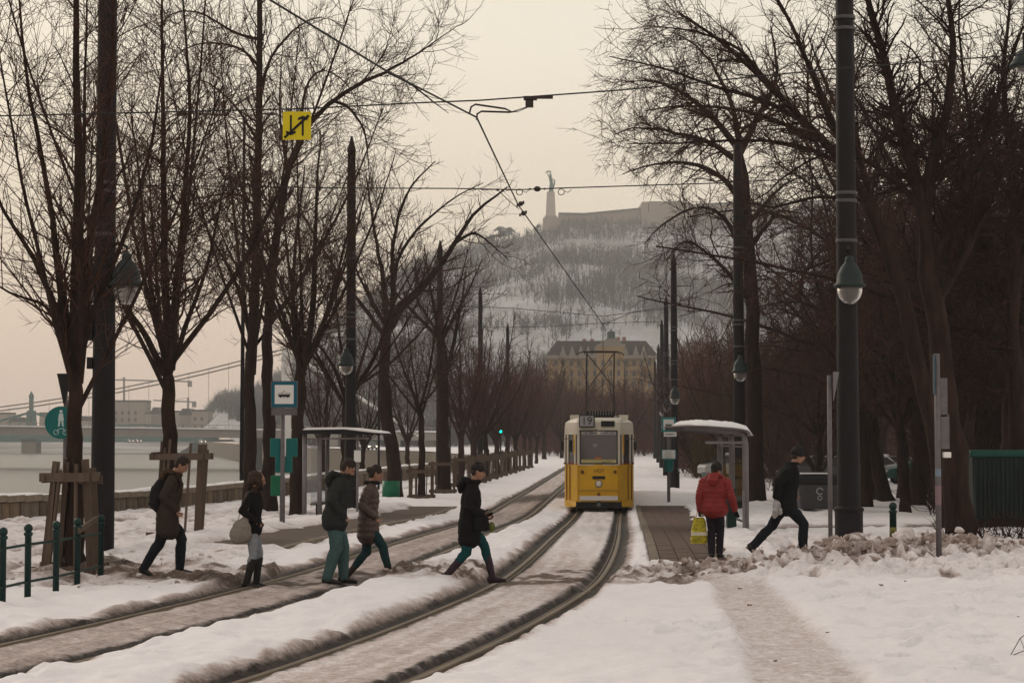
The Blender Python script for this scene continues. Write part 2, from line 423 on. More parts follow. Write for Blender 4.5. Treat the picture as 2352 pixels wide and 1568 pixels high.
X = np.array(rows); Y = np.repeat(ys[:, None], X.shape[1], 1)
sh = X.shape
H, Di, We = ground(X.ravel(), Y.ravel())
V = np.stack([X.ravel(), Y.ravel(), H], 1)
i = np.arange(sh[0]*sh[1]).reshape(sh)
Fq = np.stack([i[:-1, :-1].ravel(), i[:-1, 1:].ravel(), i[1:, 1:].ravel(), i[1:, :-1].ravel()], 1)
me = mesh_np('snowy_ground', V, Fq, M['snow'])
at_ = me.color_attributes.new('soil', 'FLOAT_COLOR', 'POINT')
at_.data.foreach_set('color', np.stack([Di, We, We*0, We*0+1], 1).astype(np.float32).ravel())
tag(obj('snowy_ground', me), kind='structure')

# rails: head, groove lip and gauge face, one thing per track
M['rail'] = mat('rail', (.17, .125, .085), .5, .35, noise=3, col2=(.09, .065, .045), stretch=(1, .2, 1))
def ribbon(Ct, off, prof, y0, y1, step):
    yy = np.arange(y0, y1, step); c = cc(Ct, yy); s = slope(Ct, yy); L = np.sqrt(1+s*s)
    k = len(prof); V = []
    for d, z in prof:
        V.append(np.stack([c+(off+d)/L, yy-(off+d)*s/L, zb(yy)+z], 1))
    V = np.stack(V, 1).reshape(-1, 3); n = len(yy)
    i = np.arange(n*k).reshape(n, k); f = np.stack([i[:-1, :-1].ravel(), i[:-1, 1:].ravel(), i[1:, 1:].ravel(), i[1:, :-1].ravel()], 1)
    return V, f
for Ct, lab in ((C1, 'curving tram track that the yellow tram stands on, nearer the camera'), (C2, 'muddy tram track behind, on the river side, that people are crossing')):
    t = thing('tram_track', lab, 'tram track')
    for off in (-.7175, .7175):
        sg = 1 if off > 0 else -1
        pr = [(-.036*sg, -.08), (-.036*sg, .028), (-.03*sg, .034), (.03*sg, .034), (.036*sg, .028), (.036*sg, -.04)]
        pr = pr if sg > 0 else [(-.036*1, -.08), (-.036, .028), (-.03, .034), (.03, .034), (.036, .028), (.036, -.04)]
        v, f = ribbon(Ct, off, pr, 9, 230, .5); obj('rail', mesh_np('rail', v, f, M['rail']), t)
        g = -sg*.078
        v, f = ribbon(Ct, off+g, [(-.009, -.08), (-.009, .022), (.009, .022), (.009, -.08)], 9, 90, .5); obj('guard_lip', mesh_np('guard_lip', v, f, M['rail']), t)

# platforms
M['asphalt'] = mat('asphalt', (.10, .07, .057), .8, noise=1.5, bump=.5, bscale=60, col2=(.065, .045, .037))
def slab(name, Ct, d0, d1, y0, y1, z, m):
    v, f = ribbon(Ct, 0, [(d0, -.3), (d0, z-.015), (d0+np.sign(d1-d0)*.015, z), (d1, z), (d1, -.3)], y0, y1, .5)
    n = len(v)//5
    me = bpy.data.meshes.new(name); fs = [tuple(int(q) for q in a) for a in f]
    fs += [(0, 1, 2, 3, 4), tuple((n-1)*5+q for q in (4, 3, 2, 1, 0))]
    me.from_pydata([tuple(p) for p in v], [], fs); me.materials.append(m); return obj(name, me)
pl = slab('left_platform', C2, -2.16, -4.6, 33.5, 66, .165, M['asphalt']); tag(pl, kind='structure')
M['kerb'] = mat('kerb', (.22, .18, .14), .85, noise=3, bump=.6, bscale=40, col2=(.11, .085, .065))
for k in range(32):                              # kerb stones along the left platform
    y = 33.5+k; c = float(cc(C2, y+.5)); s = float(slope(C2, y+.5)); L = math.hypot(1, s)
    mb = MB(); mb.box((c-2.08/L, y+.5+2.08*s/L, float(zb(y+.5))+.02), (.155, .985, .30), -math.atan(s)); mb.build('kerb_stone', M['kerb'], pl, bevel=.012)
pr_ = slab('right_platform', C3, 1.68, 3.7, 29.7, 68, .095, M['kerb']); tag(pr_, kind='structure')
for k in range(38):
    y = 29.7+k; c = float(cc(C3, y+.5)); s = float(slope(C3, y+.5)); L = math.hypot(1, s)
    mb = MB(); mb.box((c+1.6/L, y+.5-1.6*s/L, float(zb(y+.5))+.0), (.15, .988, .28), -math.atan(s)); mb.build('kerb_stone', M['kerb'], pr_, bevel=.012)
pav = [mat('paver_%s' % w, c, .8, noise=4, bump=.5, bscale=50, col2=tuple(q*.72 for q in c)) for w, c in (('brown', (.125, .078, .060)), ('dull', (.105, .066, .052)), ('grey', (.112, .078, .064)))]
pm = []
for m_ in pav:
    b_ = MB().box((0, 0, 0), (.286, .286, .05)); me = b_.mesh('paver', m_); pm.append(me)
stuff = [MB(), MB(), MB()]
rr = random.Random(3)
cnt = 0
for k in range(126):
    for j in range(6):
        y = 29.9+k*.3; d = 1.83+j*.3; c = float(cc(C3, y)); s = float(slope(C3, y)); L = math.hypot(1, s)
        p = (c+d/L, y-d*s/L, float(zb(y))+.1+rr.uniform(-.003, .003)); w = rr.choice((0, 0, 1, 2))
        if cnt < 300:
            o = obj('paver', pm[w], pr_, p); o.rotation_euler = (rr.uniform(-.008, .008), rr.uniform(-.008, .008), -math.atan(s)); cnt += 1
        else: stuff[w].box(p, (.292, .292, .05), -math.atan(s))
for w in range(3): tag(stuff[w].build('far_paving', pav[w], pr_), kind='stuff')

# clods of old snow along the windrow and the left bank
def clod_mesh(seed, m):
    r = np.random.RandomState(seed); b = MB(); b.ball((0, 0, 0), 1, 10, 7)
    v = np.array(b.v); n = fbm(v[:, 0]*2.3+seed*7, v[:, 1]*2.3+v[:, 2]*2.9, 3, seed)
    v *= (.30+1.35*(n-.12))[:, None]; v[:, 2] *= .62; v[:, 0] *= r.uniform(.8, 1.4)
    b.v = [tuple(q) for q in v]; return b
M['clod'] = mat('clod', (.44, .36, .33), .9, noise=9, bump=1, bscale=22, col2=(.13, .092, .073))
M['clod_pale'] = mat('clod_pale', (.70, .66, .67), .9, noise=7, bump=1, bscale=20, col2=(.42, .35, .33))
def fuse(b, name, m_):
    o = bpy.data.objects.new('tmp', b.mesh('tmp', m_)); C.objects.link(o); r = o.modifiers.new('r', 'REMESH'); r.mode = 'VOXEL'; r.voxel_size = .029; r.use_smooth_shade = True
    q = o.modifiers.new('s', 'SMOOTH'); q.factor = .5; q.iterations = 1
    me = bpy.data.meshes.new_from_object(o.evaluated_get(bpy.context.evaluated_depsgraph_get())); bpy.data.objects.remove(o)
    n = len(me.vertices); co = np.empty(n*3, np.float32); me.vertices.foreach_get('co', co); no = np.empty(n*3, np.float32); me.vertices.foreach_get('normal', no); co = co.reshape(-1, 3); no = no.reshape(-1, 3)
    co += no*(.035*(fbm(co[:, 0]*14+co[:, 2]*9, co[:, 1]*14-co[:, 2]*7, 3, 5)-.5))[:, None]; me.vertices.foreach_set('co', co.ravel()); me.update()
    if not me.materials: me.materials.append(m_)
    me.polygons.foreach_set('use_smooth', [True]*len(me.polygons)); return obj(name, me)
def clods(spots, seed):
    r = np.random.RandomState(seed); base = [clod_mesh(k, None) for k in range(6)]
    for mname in ('clod', 'clod_pale'):
        b = MB()
        for (x, y, s, pale) in spots:
            if (pale > .5) != (mname == 'clod_pale'): continue
            q = base[r.randint(6)]; a = r.uniform(0, 6.28); ca, sa = math.cos(a), math.sin(a)
            z = hgt(x, y)
            b.add([(x+s*(v[0]*ca-v[1]*sa), y+s*(v[0]*sa+v[1]*ca), z+s*.05+s*v[2]) for v in q.v], q.f)
        if b.v: tag(fuse(b, 'snow_clods' if mname == 'clod' else 'pale_snow_clods', M[mname]), 'dirty clods of old snow along the cleared crossing' if mname == 'clod' else 'pale lumps of hard snow among the dirty clods', 'snow lumps', kind='stuff')
sp = []
for _ in range(1700):
    x = rs.uniform(1.9, 12); t = rs.normal(0, .35)
    wy = 28.0+(x-1.6)*.62 if x < 3.5 else 29.2+(x-3.5)*.70
    y = wy+t+(rs.uniform(0, 1.6) if x > 5 and rs.rand() < .55 else 0)
    if float(lat(C1, x, y)) < 1.1: continue
    sp.append((x, y, rs.uniform(.02, .07) if x < 5 else rs.uniform(.03, .085)*(1+rs.rand()**8*2.2), rs.rand() < (.12 if x < 5 else .28)))
for _ in range(260):
    x = rs.uniform(-8.5, -3.9); y = rs.uniform(26, 33)
    if float(lat(C2, x, y)) > -1.15: continue
    sp.append((x, y, rs.uniform(.02, .06), rs.rand() < .7))
for _ in range(60):
    x = rs.uniform(-2.2, .2); y = 28.3+rs.normal(0, .8)
    if abs(float(lat(C2, x, y))) < 1.0 or abs(float(lat(C1, x, y))) < 1.0: continue
    sp.append((x, y, rs.uniform(.03, .075), rs.rand() < .4))
clods(sp, 2)
# ---------------------------------------------------------------- trees
def norm(a): return a/np.maximum(1e-9, np.linalg.norm(a, axis=-1, keepdims=True))
def tubes_np(P, Rd, sides):
    """P (m,n,3) polylines, Rd (m,n) radii -> verts, quads"""
    m, n, _ = P.shape
    T = np.empty_like(P); T[:, 1:-1] = P[:, 2:]-P[:, :-2]; T[:, 0] = P[:, 1]-P[:, 0]; T[:, -1] = P[:, -1]-P[:, -2]; T = norm(T)
    ref = np.where(np.abs(T[:, :1, 2:3]) < .8, np.array([0, 0, 1.]), np.array([1., 0, 0])); ref = np.broadcast_to(ref, P.shape)
    A = norm(np.cross(T, ref)); B = np.cross(T, A)
    an = np.arange(sides)*2*np.pi/sides
    V = P[:, :, None]+Rd[:, :, None, None]*(A[:, :, None]*np.cos(an)[None, None, :, None]+B[:, :, None]*np.sin(an)[None, None, :, None])
    idx = np.arange(m*n*sides).reshape(m, n, sides); nx = np.roll(idx, -1, 2)
    Fq = np.stack([idx[:, :-1].ravel(), nx[:, :-1].ravel(), nx[:, 1:].ravel(), idx[:, 1:].ravel()], 1)
    return V.reshape(-1, 3), Fq
def merge(parts):
    Vs, Fs, o = [], [], 0
    for v, f in parts: Vs.append(v); Fs.append(f+o); o += len(v)
    return np.concatenate(Vs), np.concatenate(Fs)
def resample(pts, n):
    pts = np.asarray(pts, float); d = np.r_[0, np.cumsum(np.linalg.norm(np.diff(pts, axis=0), axis=1))]
    t = np.linspace(0, d[-1], n)
    # smooth interpolation (catmull-like): linear resample then relax
    q = np.stack([np.interp(t, d, pts[:, k]) for k in range(3)], 1)
    for _ in range(2): q[1:-1] = .25*q[:-2]+.5*q[1:-1]+.25*q[2:]
    return q
def spawn(rg, P, Rd, L, dens, t0, ang, ln, n, up=0., wob=.15, rk=.55, rmin=.005, droop=0., lfall=.5, out=0., tmax=1.):
    m, k, _ = P.shape
    cnt = np.minimum(rg.poisson(np.maximum(0, dens*L*(tmax-t0))), 40); idx = np.repeat(np.arange(m), cnt); N = len(idx)
    if N == 0: return None
    t = t0+(tmax-t0)*rg.rand(N); f = t*(k-1); i0 = np.minimum(f.astype(int), k-2); w = (f-i0)[:, None]
    p = P[idx, i0]*(1-w)+P[idx, i0+1]*w; tg = norm(P[idx, i0+1]-P[idx, i0]); r = Rd[idx, i0]*(1-w[:, 0])+Rd[idx, i0+1]*w[:, 0]
    q = norm(rg.normal(size=(N, 3))); q = norm(q-(q*tg).sum(1, keepdims=True)*tg)
    a = rg.uniform(*ang, N)[:, None]; d = norm(tg*np.cos(a)+q*np.sin(a))
    if out:
        c = P[:, 0].mean(0); o = p-c; o[:, 2] = 0; d = norm(d+out*norm(o))
    Ln = rg.uniform(*ln, N)*(1-lfall*t)
    Q = np.empty((N, n, 3)); Q[:, 0] = p; st = (Ln/(n-1))[:, None]
    for j in range(1, n):
        d = norm(d+np.array([0, 0, up-droop*j/n])+rg.normal(size=(N, 3))*wob); Q[:, j] = Q[:, j-1]+d*st
    r0 = np.maximum(rmin, r*rk); Rq = r0[:, None]*np.linspace(1, .42, n)[None]; Rq = np.maximum(Rq, rmin*.55)
    return Q, Rq, Ln
def make_tree(name, label, cat, limbs, seed, levels, group=None, bark='bark', twig='twig', loc=(0, 0, 0), thick=1, leaves=None):
    """limbs: list of (points, r0, r1); levels: dicts for spawn, the first ones go with the trunk mesh"""
    rg = np.random.RandomState(seed)
    P = []; Rr = []; K = 14
    for pts, r0, r1 in limbs:
        q = resample(pts, K); q[1:-1] += rg.normal(size=(K-2, 3))*min(.03, r0*.1)
        P.append(q); t = np.linspace(0, 1, K); rad = r0+(r1-r0)*t**.8
        Rr.append(rad)
    P = np.array(P); Rr = np.array(Rr)
    Rr[0, 0] *= 1.35; Rr[0, 1] *= 1.08; Rr[0, -1] *= .35   # root flare, closed fork
    L = np.linalg.norm(np.diff(P, axis=1), axis=2).sum(1)
    root = thing(name, label, cat, loc, 0, group)
    tr = [tubes_np(P, Rr, 10)]; cr = []
    cur = [(P, Rr, L)]
    allp = None
    for li, lv in enumerate(levels):
        lv = dict(lv); in_trunk = lv.pop('trunk', False); skip = lv.pop('skip_first', False); keep = lv.pop('keep', False)
        nxt = []
        for bi, (p, r, l) in enumerate(cur):
            if skip and bi == 0:
                p, r, l = p[1:], r[1:], l[1:]; cur[0] = (p, r, l)
            if len(p) == 0: continue
            res = spawn(rg, p, r, l, **lv)
            if res is None: continue
            nxt.append(res)
            (tr if in_trunk else cr).append(tubes_np(res[0], res[1], 5 if in_trunk else 3))
        cur = nxt+(cur if keep else [])
    v, f = merge(tr); obj('trunk', mesh_np('trunk', v, f, M[bark]), root)
    if cr:
        v, f = merge(cr); obj('crown', mesh_np('crown', v, f, M[twig]), root)
    if leaves and cur:
        ntot, size, mt = leaves
        p = cur[0][0].reshape(-1, 3); c = p[rg.randint(len(p), size=ntot)]+rg.normal(size=(ntot, 3))*.05
        a = norm(rg.normal(size=(ntot, 3)))*size*rg.uniform(.5, 1.3, (ntot, 1)); b = norm(np.cross(a, rg.normal(size=(ntot, 3))))*size*.6
        b[:, 2] -= size*.4
        V = np.stack([c-a*.5, c+b*.5, c+a*.5, c-b*.5], 1).reshape(-1, 3); Fq = np.arange(ntot*4).reshape(-1, 4)
        tag(obj('leaf', mesh_np('leaf', V, Fq, M[mt], False), root), kind='stuff')
    return root
def px(base, pts, y0=None):
    """limb given by picture points (x, y, depth offset) at the depth of its tree, local to its base"""
    return [np.array(at(p[0], p[1], base[1]+(p[2] if len(p) > 2 else 0)))-np.array(base) for p in pts]

# ---- linden row on the river side: trunk, a fist of steep limbs, masses of rising twigs
def linden(x, yb, Y, trunk, limbs, label, seed, r=.2, extra=7, height=14., spread=2.6, dens=1.0, rmin=.007, fork=None, **kw):
    b = (at(x, 1000, Y).x, Y, float(zb(Y)))
    T = px(b, trunk); T[0] = np.array([T[0][0], 0, -.1])
    rg = np.random.RandomState(seed+100); LM = [(T, r, r*.62)]
    for q in limbs: LM.append((px(b, q[0]), q[1]*r*.86, q[2]*r*.8))
    top = T[-1] if fork is None else np.array(fork)
    for k in range(extra):
        a = 2*math.pi*(k+rg.rand()*.6)/extra; hh = (height-top[2])*rg.uniform(.5, 1); sp = spread*rg.uniform(.6, 1.45)
        d = np.array([math.cos(a), math.sin(a), 0])
        LM.append(([top-np.array([0, 0, rg.uniform(.0, .7)]), top+d*sp*.35+np.array([0, 0, hh*.22]), top+d*sp*.72+np.array([0, 0, hh*.6]), top+d*sp*1.0+np.array([0, 0, hh])], r*rg.uniform(.2, .36), r*.06))
    lv = [dict(dens=2.1*dens, t0=.14, ang=(.5, 1.2), ln=(1.1, 3.7), n=8, up=.09, wob=.12, rk=.26, rmin=rmin*1.5, trunk=True, skip_first=True, keep=True),
          dict(dens=4.0*dens, t0=.10, ang=(.45, 1.15), ln=(.6, 2.0), n=5, up=.08, wob=.13, rk=.38, rmin=rmin*1.0, skip_first=False),
          dict(dens=5.2*dens, t0=.08, ang=(.4, 1.1), ln=(.3, 1.1), n=3, up=.06, wob=.15, rk=.6, rmin=rmin*.75)]
    return make_tree('linden_tree', label, 'tree', LM, seed, lv, loc=b, **kw)
linden(170, 1335, 29.0, [(178, 1340), (172, 1150), (170, 950), (180, 860)],
       [([(178, 880), (190, 760), (205, 560), (250, 300), (262, -40)], .62, .2), ([(172, 900), (165, 720), (185, 560), (180, 330), (172, 0), (180, -300)], .7, .22),
        ([(172, 840), (120, 680), (60, 560), (0, 480), (-60, 330)], .45, .1), ([(168, 860), (140, 700), (120, 470), (60, 200), (40, -60)], .5, .1),
        ([(175, 820), (110, 700), (40, 680), (-40, 640)], .34, .08), ([(180, 840), (215, 700), (300, 520), (350, 330), (380, 100)], .4, .08)],
       'bare linden with a wooden guard at the left edge, trunk hiding the round blue sign', 11, r=.165, extra=4, height=11, spread=2.4, dens=.85, rmin=.006)
linden(388, 1250, 39.0, [(388, 1255), (392, 1050), (390, 900), (385, 840)],
       [([(380, 860), (340, 780), (290, 700), (240, 620), (150, 540)], .5, .1), ([(386, 850), (380, 700), (375, 400), (372, 0)], .6, .15),
        ([(392, 850), (400, 700), (420, 500), (440, 250), (420, 0)], .55, .12), ([(388, 860), (430, 740), (480, 600), (520, 400)], .4, .08), ([(386, 840), (350, 700), (330, 500), (300, 250)], .4, .08)],
       'bare linden between the round lamp mast and the backpacker, trunk in a tall wooden guard', 12, r=.20, extra=5, height=13.5, spread=2.8)
linden(570, 1175, 58.5, [(572, 1180), (575, 1000), (570, 850), (580, 780)],
       [([(575, 860), (590, 600), (592, 300), (600, 60), (590, -160)], .85, .35), ([(592, 90), (540, 80), (470, 30), (400, 20), (350, 80)], .26, .06),
        ([(592, 150), (560, 110), (480, 95), (420, 110), (370, 170)], .24, .05), ([(592, 230), (620, 130), (680, 60), (740, 30), (800, 70)], .3, .05),
        ([(590, 320), (540, 240), (470, 180), (400, 190)], .26, .05), ([(585, 470), (540, 440), (460, 455), (400, 470)], .26, .05), ([(578, 780), (540, 640), (470, 520), (430, 430)], .36, .08)],
       'tall bare linden rising out of the picture, left one of two close trunks', 13, r=.24, extra=4, height=15.5, spread=2.8, rmin=.009, dens=.8)
linden(615, 1175, 60.5, [(617, 1180), (620, 1000), (612, 850), (618, 720)],
       [([(618, 740), (625, 620), (645, 470), (665, 380), (690, 300), (760, 230), (860, 175), (890, 165)], .8, .25), ([(890, 165), (940, 190), (990, 230), (1030, 260)], .26, .05),
        ([(885, 165), (950, 130), (1000, 95), (1050, 60)], .24, .05), ([(760, 230), (800, 240), (840, 300), (850, 420)], .28, .05), ([(690, 300), (700, 190), (740, 150), (800, 190), (830, 260)], .28, .05),
        ([(830, 190), (880, 130), (900, 70), (905, 40)], .16, .04), ([(660, 390), (640, 250), (650, 100)], .3, .06)],
       'bare linden whose long crooked bough reaches right past the yellow arrow sign', 14, r=.25, extra=3, height=13.5, spread=2.6, rmin=.009, dens=.8)
linden(684, 1165, 56.5, [(684, 1170), (682, 1000), (690, 880), (700, 810)],
       [([(700, 830), (720, 700), (725, 500), (735, 300)], .6, .1), ([(690, 860), (670, 720), (680, 550), (700, 380)], .5, .1), ([(698, 840), (760, 700), (790, 560), (840, 430)], .45, .08)],
       'knotty bare linden standing just right of the blue tram stop sign', 15, r=.24, extra=7, height=12.0, spread=2.8, rmin=.009, dens=.8)
linden(798, 1150, 68.0, [(795, 1150), (795, 1000), (800, 900)],
       [([(798, 920), (770, 850), (740, 800), (700, 760)], .5, .1), ([(800, 910), (860, 830), (900, 700), (960, 600)], .45, .1), ([(745, 950), (760, 870), (740, 830)], .2, .05)],
       'bare linden growing behind the roof of the left tram shelter', 16, r=.25, extra=7, height=10.5, spread=3.0, rmin=.010, dens=.7)
linden(890, 1137, 78.0, [(905, 1140), (905, 1040), (890, 960), (880, 850), (888, 740)],
       [([(888, 760), (905, 720), (960, 670), (1010, 620), (1050, 540), (1100, 480), (1150, 440), (1165, 430)], .8, .12), ([(890, 750), (875, 600), (850, 480), (840, 400)], .5, .1),
        ([(1040, 560), (1090, 530), (1140, 570), (1170, 600)], .3, .05), ([(900, 720), (905, 600), (960, 520), (1060, 440), (1110, 420)], .4, .06), ([(905, 690), (900, 560), (930, 440), (1000, 370)], .45, .08)],
       'dark crooked linden with a green band round its foot, one bough leaning right', 17, r=.33, extra=5, height=12.5, spread=3.0, rmin=.010, dens=.7)
linden(968, 1135, 76, [(968, 1135), (968, 1000), (965, 930)],
       [([(965, 940), (930, 860), (905, 780), (890, 700)], .5, .1), ([(966, 935), (985, 860), (1000, 760), (1020, 640)], .5, .1)],
       'slim bare linden in a low plank guard beside the dark crooked one', 18, r=.17, extra=5, height=8.5, spread=2.3, rmin=.010, dens=.7)
linden(1018, 1130, 84, [(1018, 1130), (1020, 1000), (1016, 880), (1012, 760)],
       [([(1014, 900), (1040, 800), (1060, 700), (1070, 620)], .5, .1)],
       'straight thick bare linden behind the plank guard, left of the walking woman in black', 19, r=.33, extra=6, height=11.5, spread=2.7, rmin=.010, dens=.7)
# tree line further along the river wall: shared prototypes
def proto_tree(seed, hgt_, spread, twig, bark='bark', fork=2.6, r=.2, rmin=.013, dens=1.0, n=8, up=.14):
    rg = np.random.RandomState(seed); T = [np.array([0, 0, -.1]), np.array([rg.normal()*.06, 0, fork*.5]), np.array([rg.normal()*.1, 0, fork])]
    LM = [(T, r, r*.7)]; top = T[-1]
    for k in range(n):
        a = 2*math.pi*(k+rg.rand()*.6)/n; hh = (hgt_-fork)*rg.uniform(.55, 1); sp = spread*rg.uniform(.3, 1); d = np.array([math.cos(a), math.sin(a), 0])
        LM.append(([top-np.array([0, 0, rg.uniform(0, .5)]), top+d*sp*.4+np.array([0, 0, hh*.25]), top+d*sp*.8+np.array([0, 0, hh*.6]), top+d*sp+np.array([0, 0, hh])], r*rg.uniform(.3, .5), r*.08))
    lv = [dict(dens=1.5*dens, t0=.1, ang=(.4, .95), ln=(1.0, 2.8), n=6, up=up, wob=.1, rk=.35, rmin=rmin*1.3, trunk=True, skip_first=True, keep=True),
          dict(dens=3.0*dens, t0=.1, ang=(.4, .95), ln=(.6, 1.6), n=4, up=up*.6, wob=.13, rk=.45, rmin=rmin),
          dict(dens=2.2*dens, t0=.2, ang=(.4, 1.0), ln=(.3, .8), n=3, up=.05, wob=.15, rk=.6, rmin=rmin*.8)]
    return make_tree('tree_prototype', 'x', 'tree', LM, seed, lv, bark=bark, twig=twig)
def rename(o, name):
    o.name = name; return o
protoA = proto_tree(31, 8.6, 2.4, 'twig_red', 'bark_red'); protoB = proto_tree(32, 9.2, 2.7, 'twig_red', 'bark_red'); protoC = proto_tree(33, 8.0, 2.6, 'twig', 'bark')
used = set()
def place(pr, name, label, loc, rz, sc, group=None):
    o = copy_tree(pr) if id(pr) in used else pr
    used.add(id(pr)); o.name = name; o['label'] = label; o.location = loc; o.rotation_euler = (0, 0, rz)
    o.scale = sc if isinstance(sc, tuple) else (sc, sc, sc)
    if group: o['group'] = group
    return o
rt = random.Random(8)
k = 0
for Y_ in (95, 103, 111, 120, 129, 139, 150, 162, 175):
    xd = np.interp(Y_, [95, 111, 129, 150, 175, 200], [1060, 1118, 1165, 1205, 1232, 1255])
    hh = [1.0, .98, 1.05, .95, 1.0, .92, .9, .9, .85][k]
    place((protoA, protoB, protoC)[k % 3], 'linden_tree', ['nearest', 'second', 'third', 'fourth', 'fifth', 'sixth', 'seventh', 'eighth', 'farthest'][k]+' reddish linden behind the row of plank guards, counted from the camera', (float(at(xd, 1000, Y_).x), Y_, -.42), rt.uniform(0, 6), hh, 'lindens along the river wall')
    k += 1
# second, river side row seen between them
for i_, (xd, Y_) in enumerate(((745, 88), (830, 98), (935, 110), (1085, 128), (1140, 145))):
    place((protoB, protoC, protoA)[i_ % 3], 'linden_tree', ['slim linden behind the left shelter, close to the twin trunks', 'slim linden seen under the crown behind the second left mast', 'slim linden between the crooked linden and the guarded slim one', 'slim linden by the fourth left mast on the river side', 'slim farthest linden on the river side below the hill foot'][i_], (float(at(xd, 1000, Y_).x)*1.0, Y_, -.42), rt.uniform(0, 6), .85, 'second row of lindens')

# ---- park trees on the right
def park_tree(x, Y, limbs, label, seed, r, rmin, dens=1., twig='twig', bark='bark', leaves=None, ln=1., name='park_tree', droop=.0, up=.05, out=0):
    b = (at(x, 1000, Y).x, Y, float(zb(Y)))
    LM = []
    for i, q in enumerate(limbs):
        T = px(b, q[0])
        if i == 0: T[0][2] = -.1
        LM.append((T, q[1]*r, q[2]*r))
    lv = [dict(dens=1.5*dens, t0=.12, ang=(.5, 1.15), ln=(1.2*ln, 3.2*ln), n=7, up=up, wob=.2, rk=.35, rmin=rmin*1.5, trunk=True, skip_first=True, keep=True, out=out),
          dict(dens=4.2*dens, t0=.12, ang=(.5, 1.1), ln=(.6*ln, 1.6*ln), n=5, up=up*.5, wob=.2, rk=.45, rmin=rmin*1.0, droop=droop, skip_first=False),
          dict(dens=6.0*dens, t0=.08, ang=(.5, 1.25), ln=(.25*ln, .9*ln), n=3, up=0, wob=.22, rk=.6, rmin=rmin*.8, droop=droop*1.5)]
    return make_tree(name, label, 'tree', LM, seed, lv, loc=b, twig=twig, bark=bark, leaves=leaves)
park_tree(2212, 39.5, [([(2215, 1250), (2190, 1050), (2165, 850), (2140, 680), (2125, 520)], 1, .6), ([(2130, 560), (2110, 400), (2060, 300), (2040, 150), (1990, 0), (1960, -200)], .5, .12),
    ([(2128, 540), (2130, 400), (2180, 250), (2190, 100), (2170, -100)], .5, .12), ([(2125, 500), (2090, 440), (2020, 390), (1960, 350), (1900, 330)], .3, .06), ([(2150, 700), (2230, 560), (2290, 420), (2350, 300)], .4, .08),
    ([(2135, 620), (2200, 480), (2300, 200), (2350, 60)], .4, .08)],
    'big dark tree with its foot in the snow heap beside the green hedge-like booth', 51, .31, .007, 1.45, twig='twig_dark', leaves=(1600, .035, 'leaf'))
park_tree(2168, 44.5, [([(2190, 1230), (2150, 1020), (2100, 800), (2060, 620), (2000, 470), (1960, 400)], 1, .55), ([(1960, 400), (1850, 280), (1750, 180), (1640, 80), (1560, 30)], .5, .1),
    ([(1860, 290), (1760, 230), (1640, 200), (1540, 160), (1450, 140), (1400, 130)], .28, .05), ([(1900, 330), (1820, 290), (1700, 250), (1560, 240), (1480, 255)], .26, .05), ([(1940, 380), (1840, 330), (1700, 320), (1560, 330), (1440, 330)], .25, .05),
    ([(1960, 400), (1880, 200), (1820, 60), (1740, -80)], .4, .1), ([(1990, 460), (1880, 450), (1770, 480), (1700, 460)], .24, .05), ([(2010, 500), (1960, 300), (1940, 100), (1960, -120)], .4, .08), ([(1780, 210), (1700, 110), (1600, 70), (1500, 60)], .24, .05),
    ([(2050, 600), (1970, 560), (1900, 600), (1800, 640)], .24, .05)],
    'dark park tree leaning left behind the near mast, its boughs fanning over the stop', 52, .25, .0075, 1.2, twig='twig', leaves=(800, .03, 'leaf'), out=.15)
park_tree(1728, 72, [([(1735, 1130), (1735, 950), (1730, 760), (1720, 600), (1705, 400), (1700, 345)], 1, .62), ([(1700, 350), (1650, 280), (1570, 210), (1490, 180), (1430, 190)], .45, .06),
    ([(1700, 350), (1740, 270), (1790, 180), (1770, 60)], .45, .08), ([(1705, 380), (1640, 330), (1540, 300), (1450, 290), (1410, 310)], .4, .05), ([(1702, 350), (1680, 230), (1620, 120), (1560, 80)], .4, .06), ([(1712, 480), (1660, 400), (1580, 370), (1480, 380), (1430, 400)], .4, .05),
    ([(1715, 520), (1790, 430), (1850, 400)], .35, .05), ([(1722, 620), (1660, 480), (1590, 470), (1500, 530), (1480, 560)], .36, .05), ([(1730, 700), (1650, 600), (1570, 540), (1530, 600)], .35, .05), ([(1728, 560), (1790, 480), (1840, 490)], .35, .05)],
    'spreading bare tree behind the second mast, crown like a fan against the pale sky', 53, .34, .011, 1.25, out=.1, up=.02)
park_tree(2035, 72, [([(2040, 1145), (2020, 1080), (1985, 960), (1960, 850)], 1, .6), ([(1960, 860), (1900, 740), (1820, 650), (1740, 600)], .5, .08), ([(1965, 850), (1980, 700), (1960, 560), (1900, 480)], .5, .08), ([(1990, 960), (1900, 880), (1800, 850), (1700, 840)], .4, .06), ([(1960, 860), (2040, 700), (2080, 560)], .5, .08)],
    'leaning bare tree, left one of the pair on the snow behind the bollard', 54, .30, .011, 1.2, leaves=(2500, .07, 'leaf'))
park_tree(2078, 76, [([(2078, 1148), (2075, 1060), (2060, 950), (2075, 840)], 1, .6), ([(2075, 850), (2040, 700), (2060, 560), (2030, 430)], .5, .08), ([(2070, 860), (2140, 740), (2220, 640), (2300, 560)], .5, .08), ([(2062, 950), (2000, 860), (1930, 800), (1850, 790)], .45, .06), ([(2070, 880), (2180, 800), (2290, 800), (2352, 760)], .45, .06)],
    'upright bare tree, right one of the pair on the snow behind the bollard', 55, .27, .011, 1.3, leaves=(5000, .08, 'leaf'))
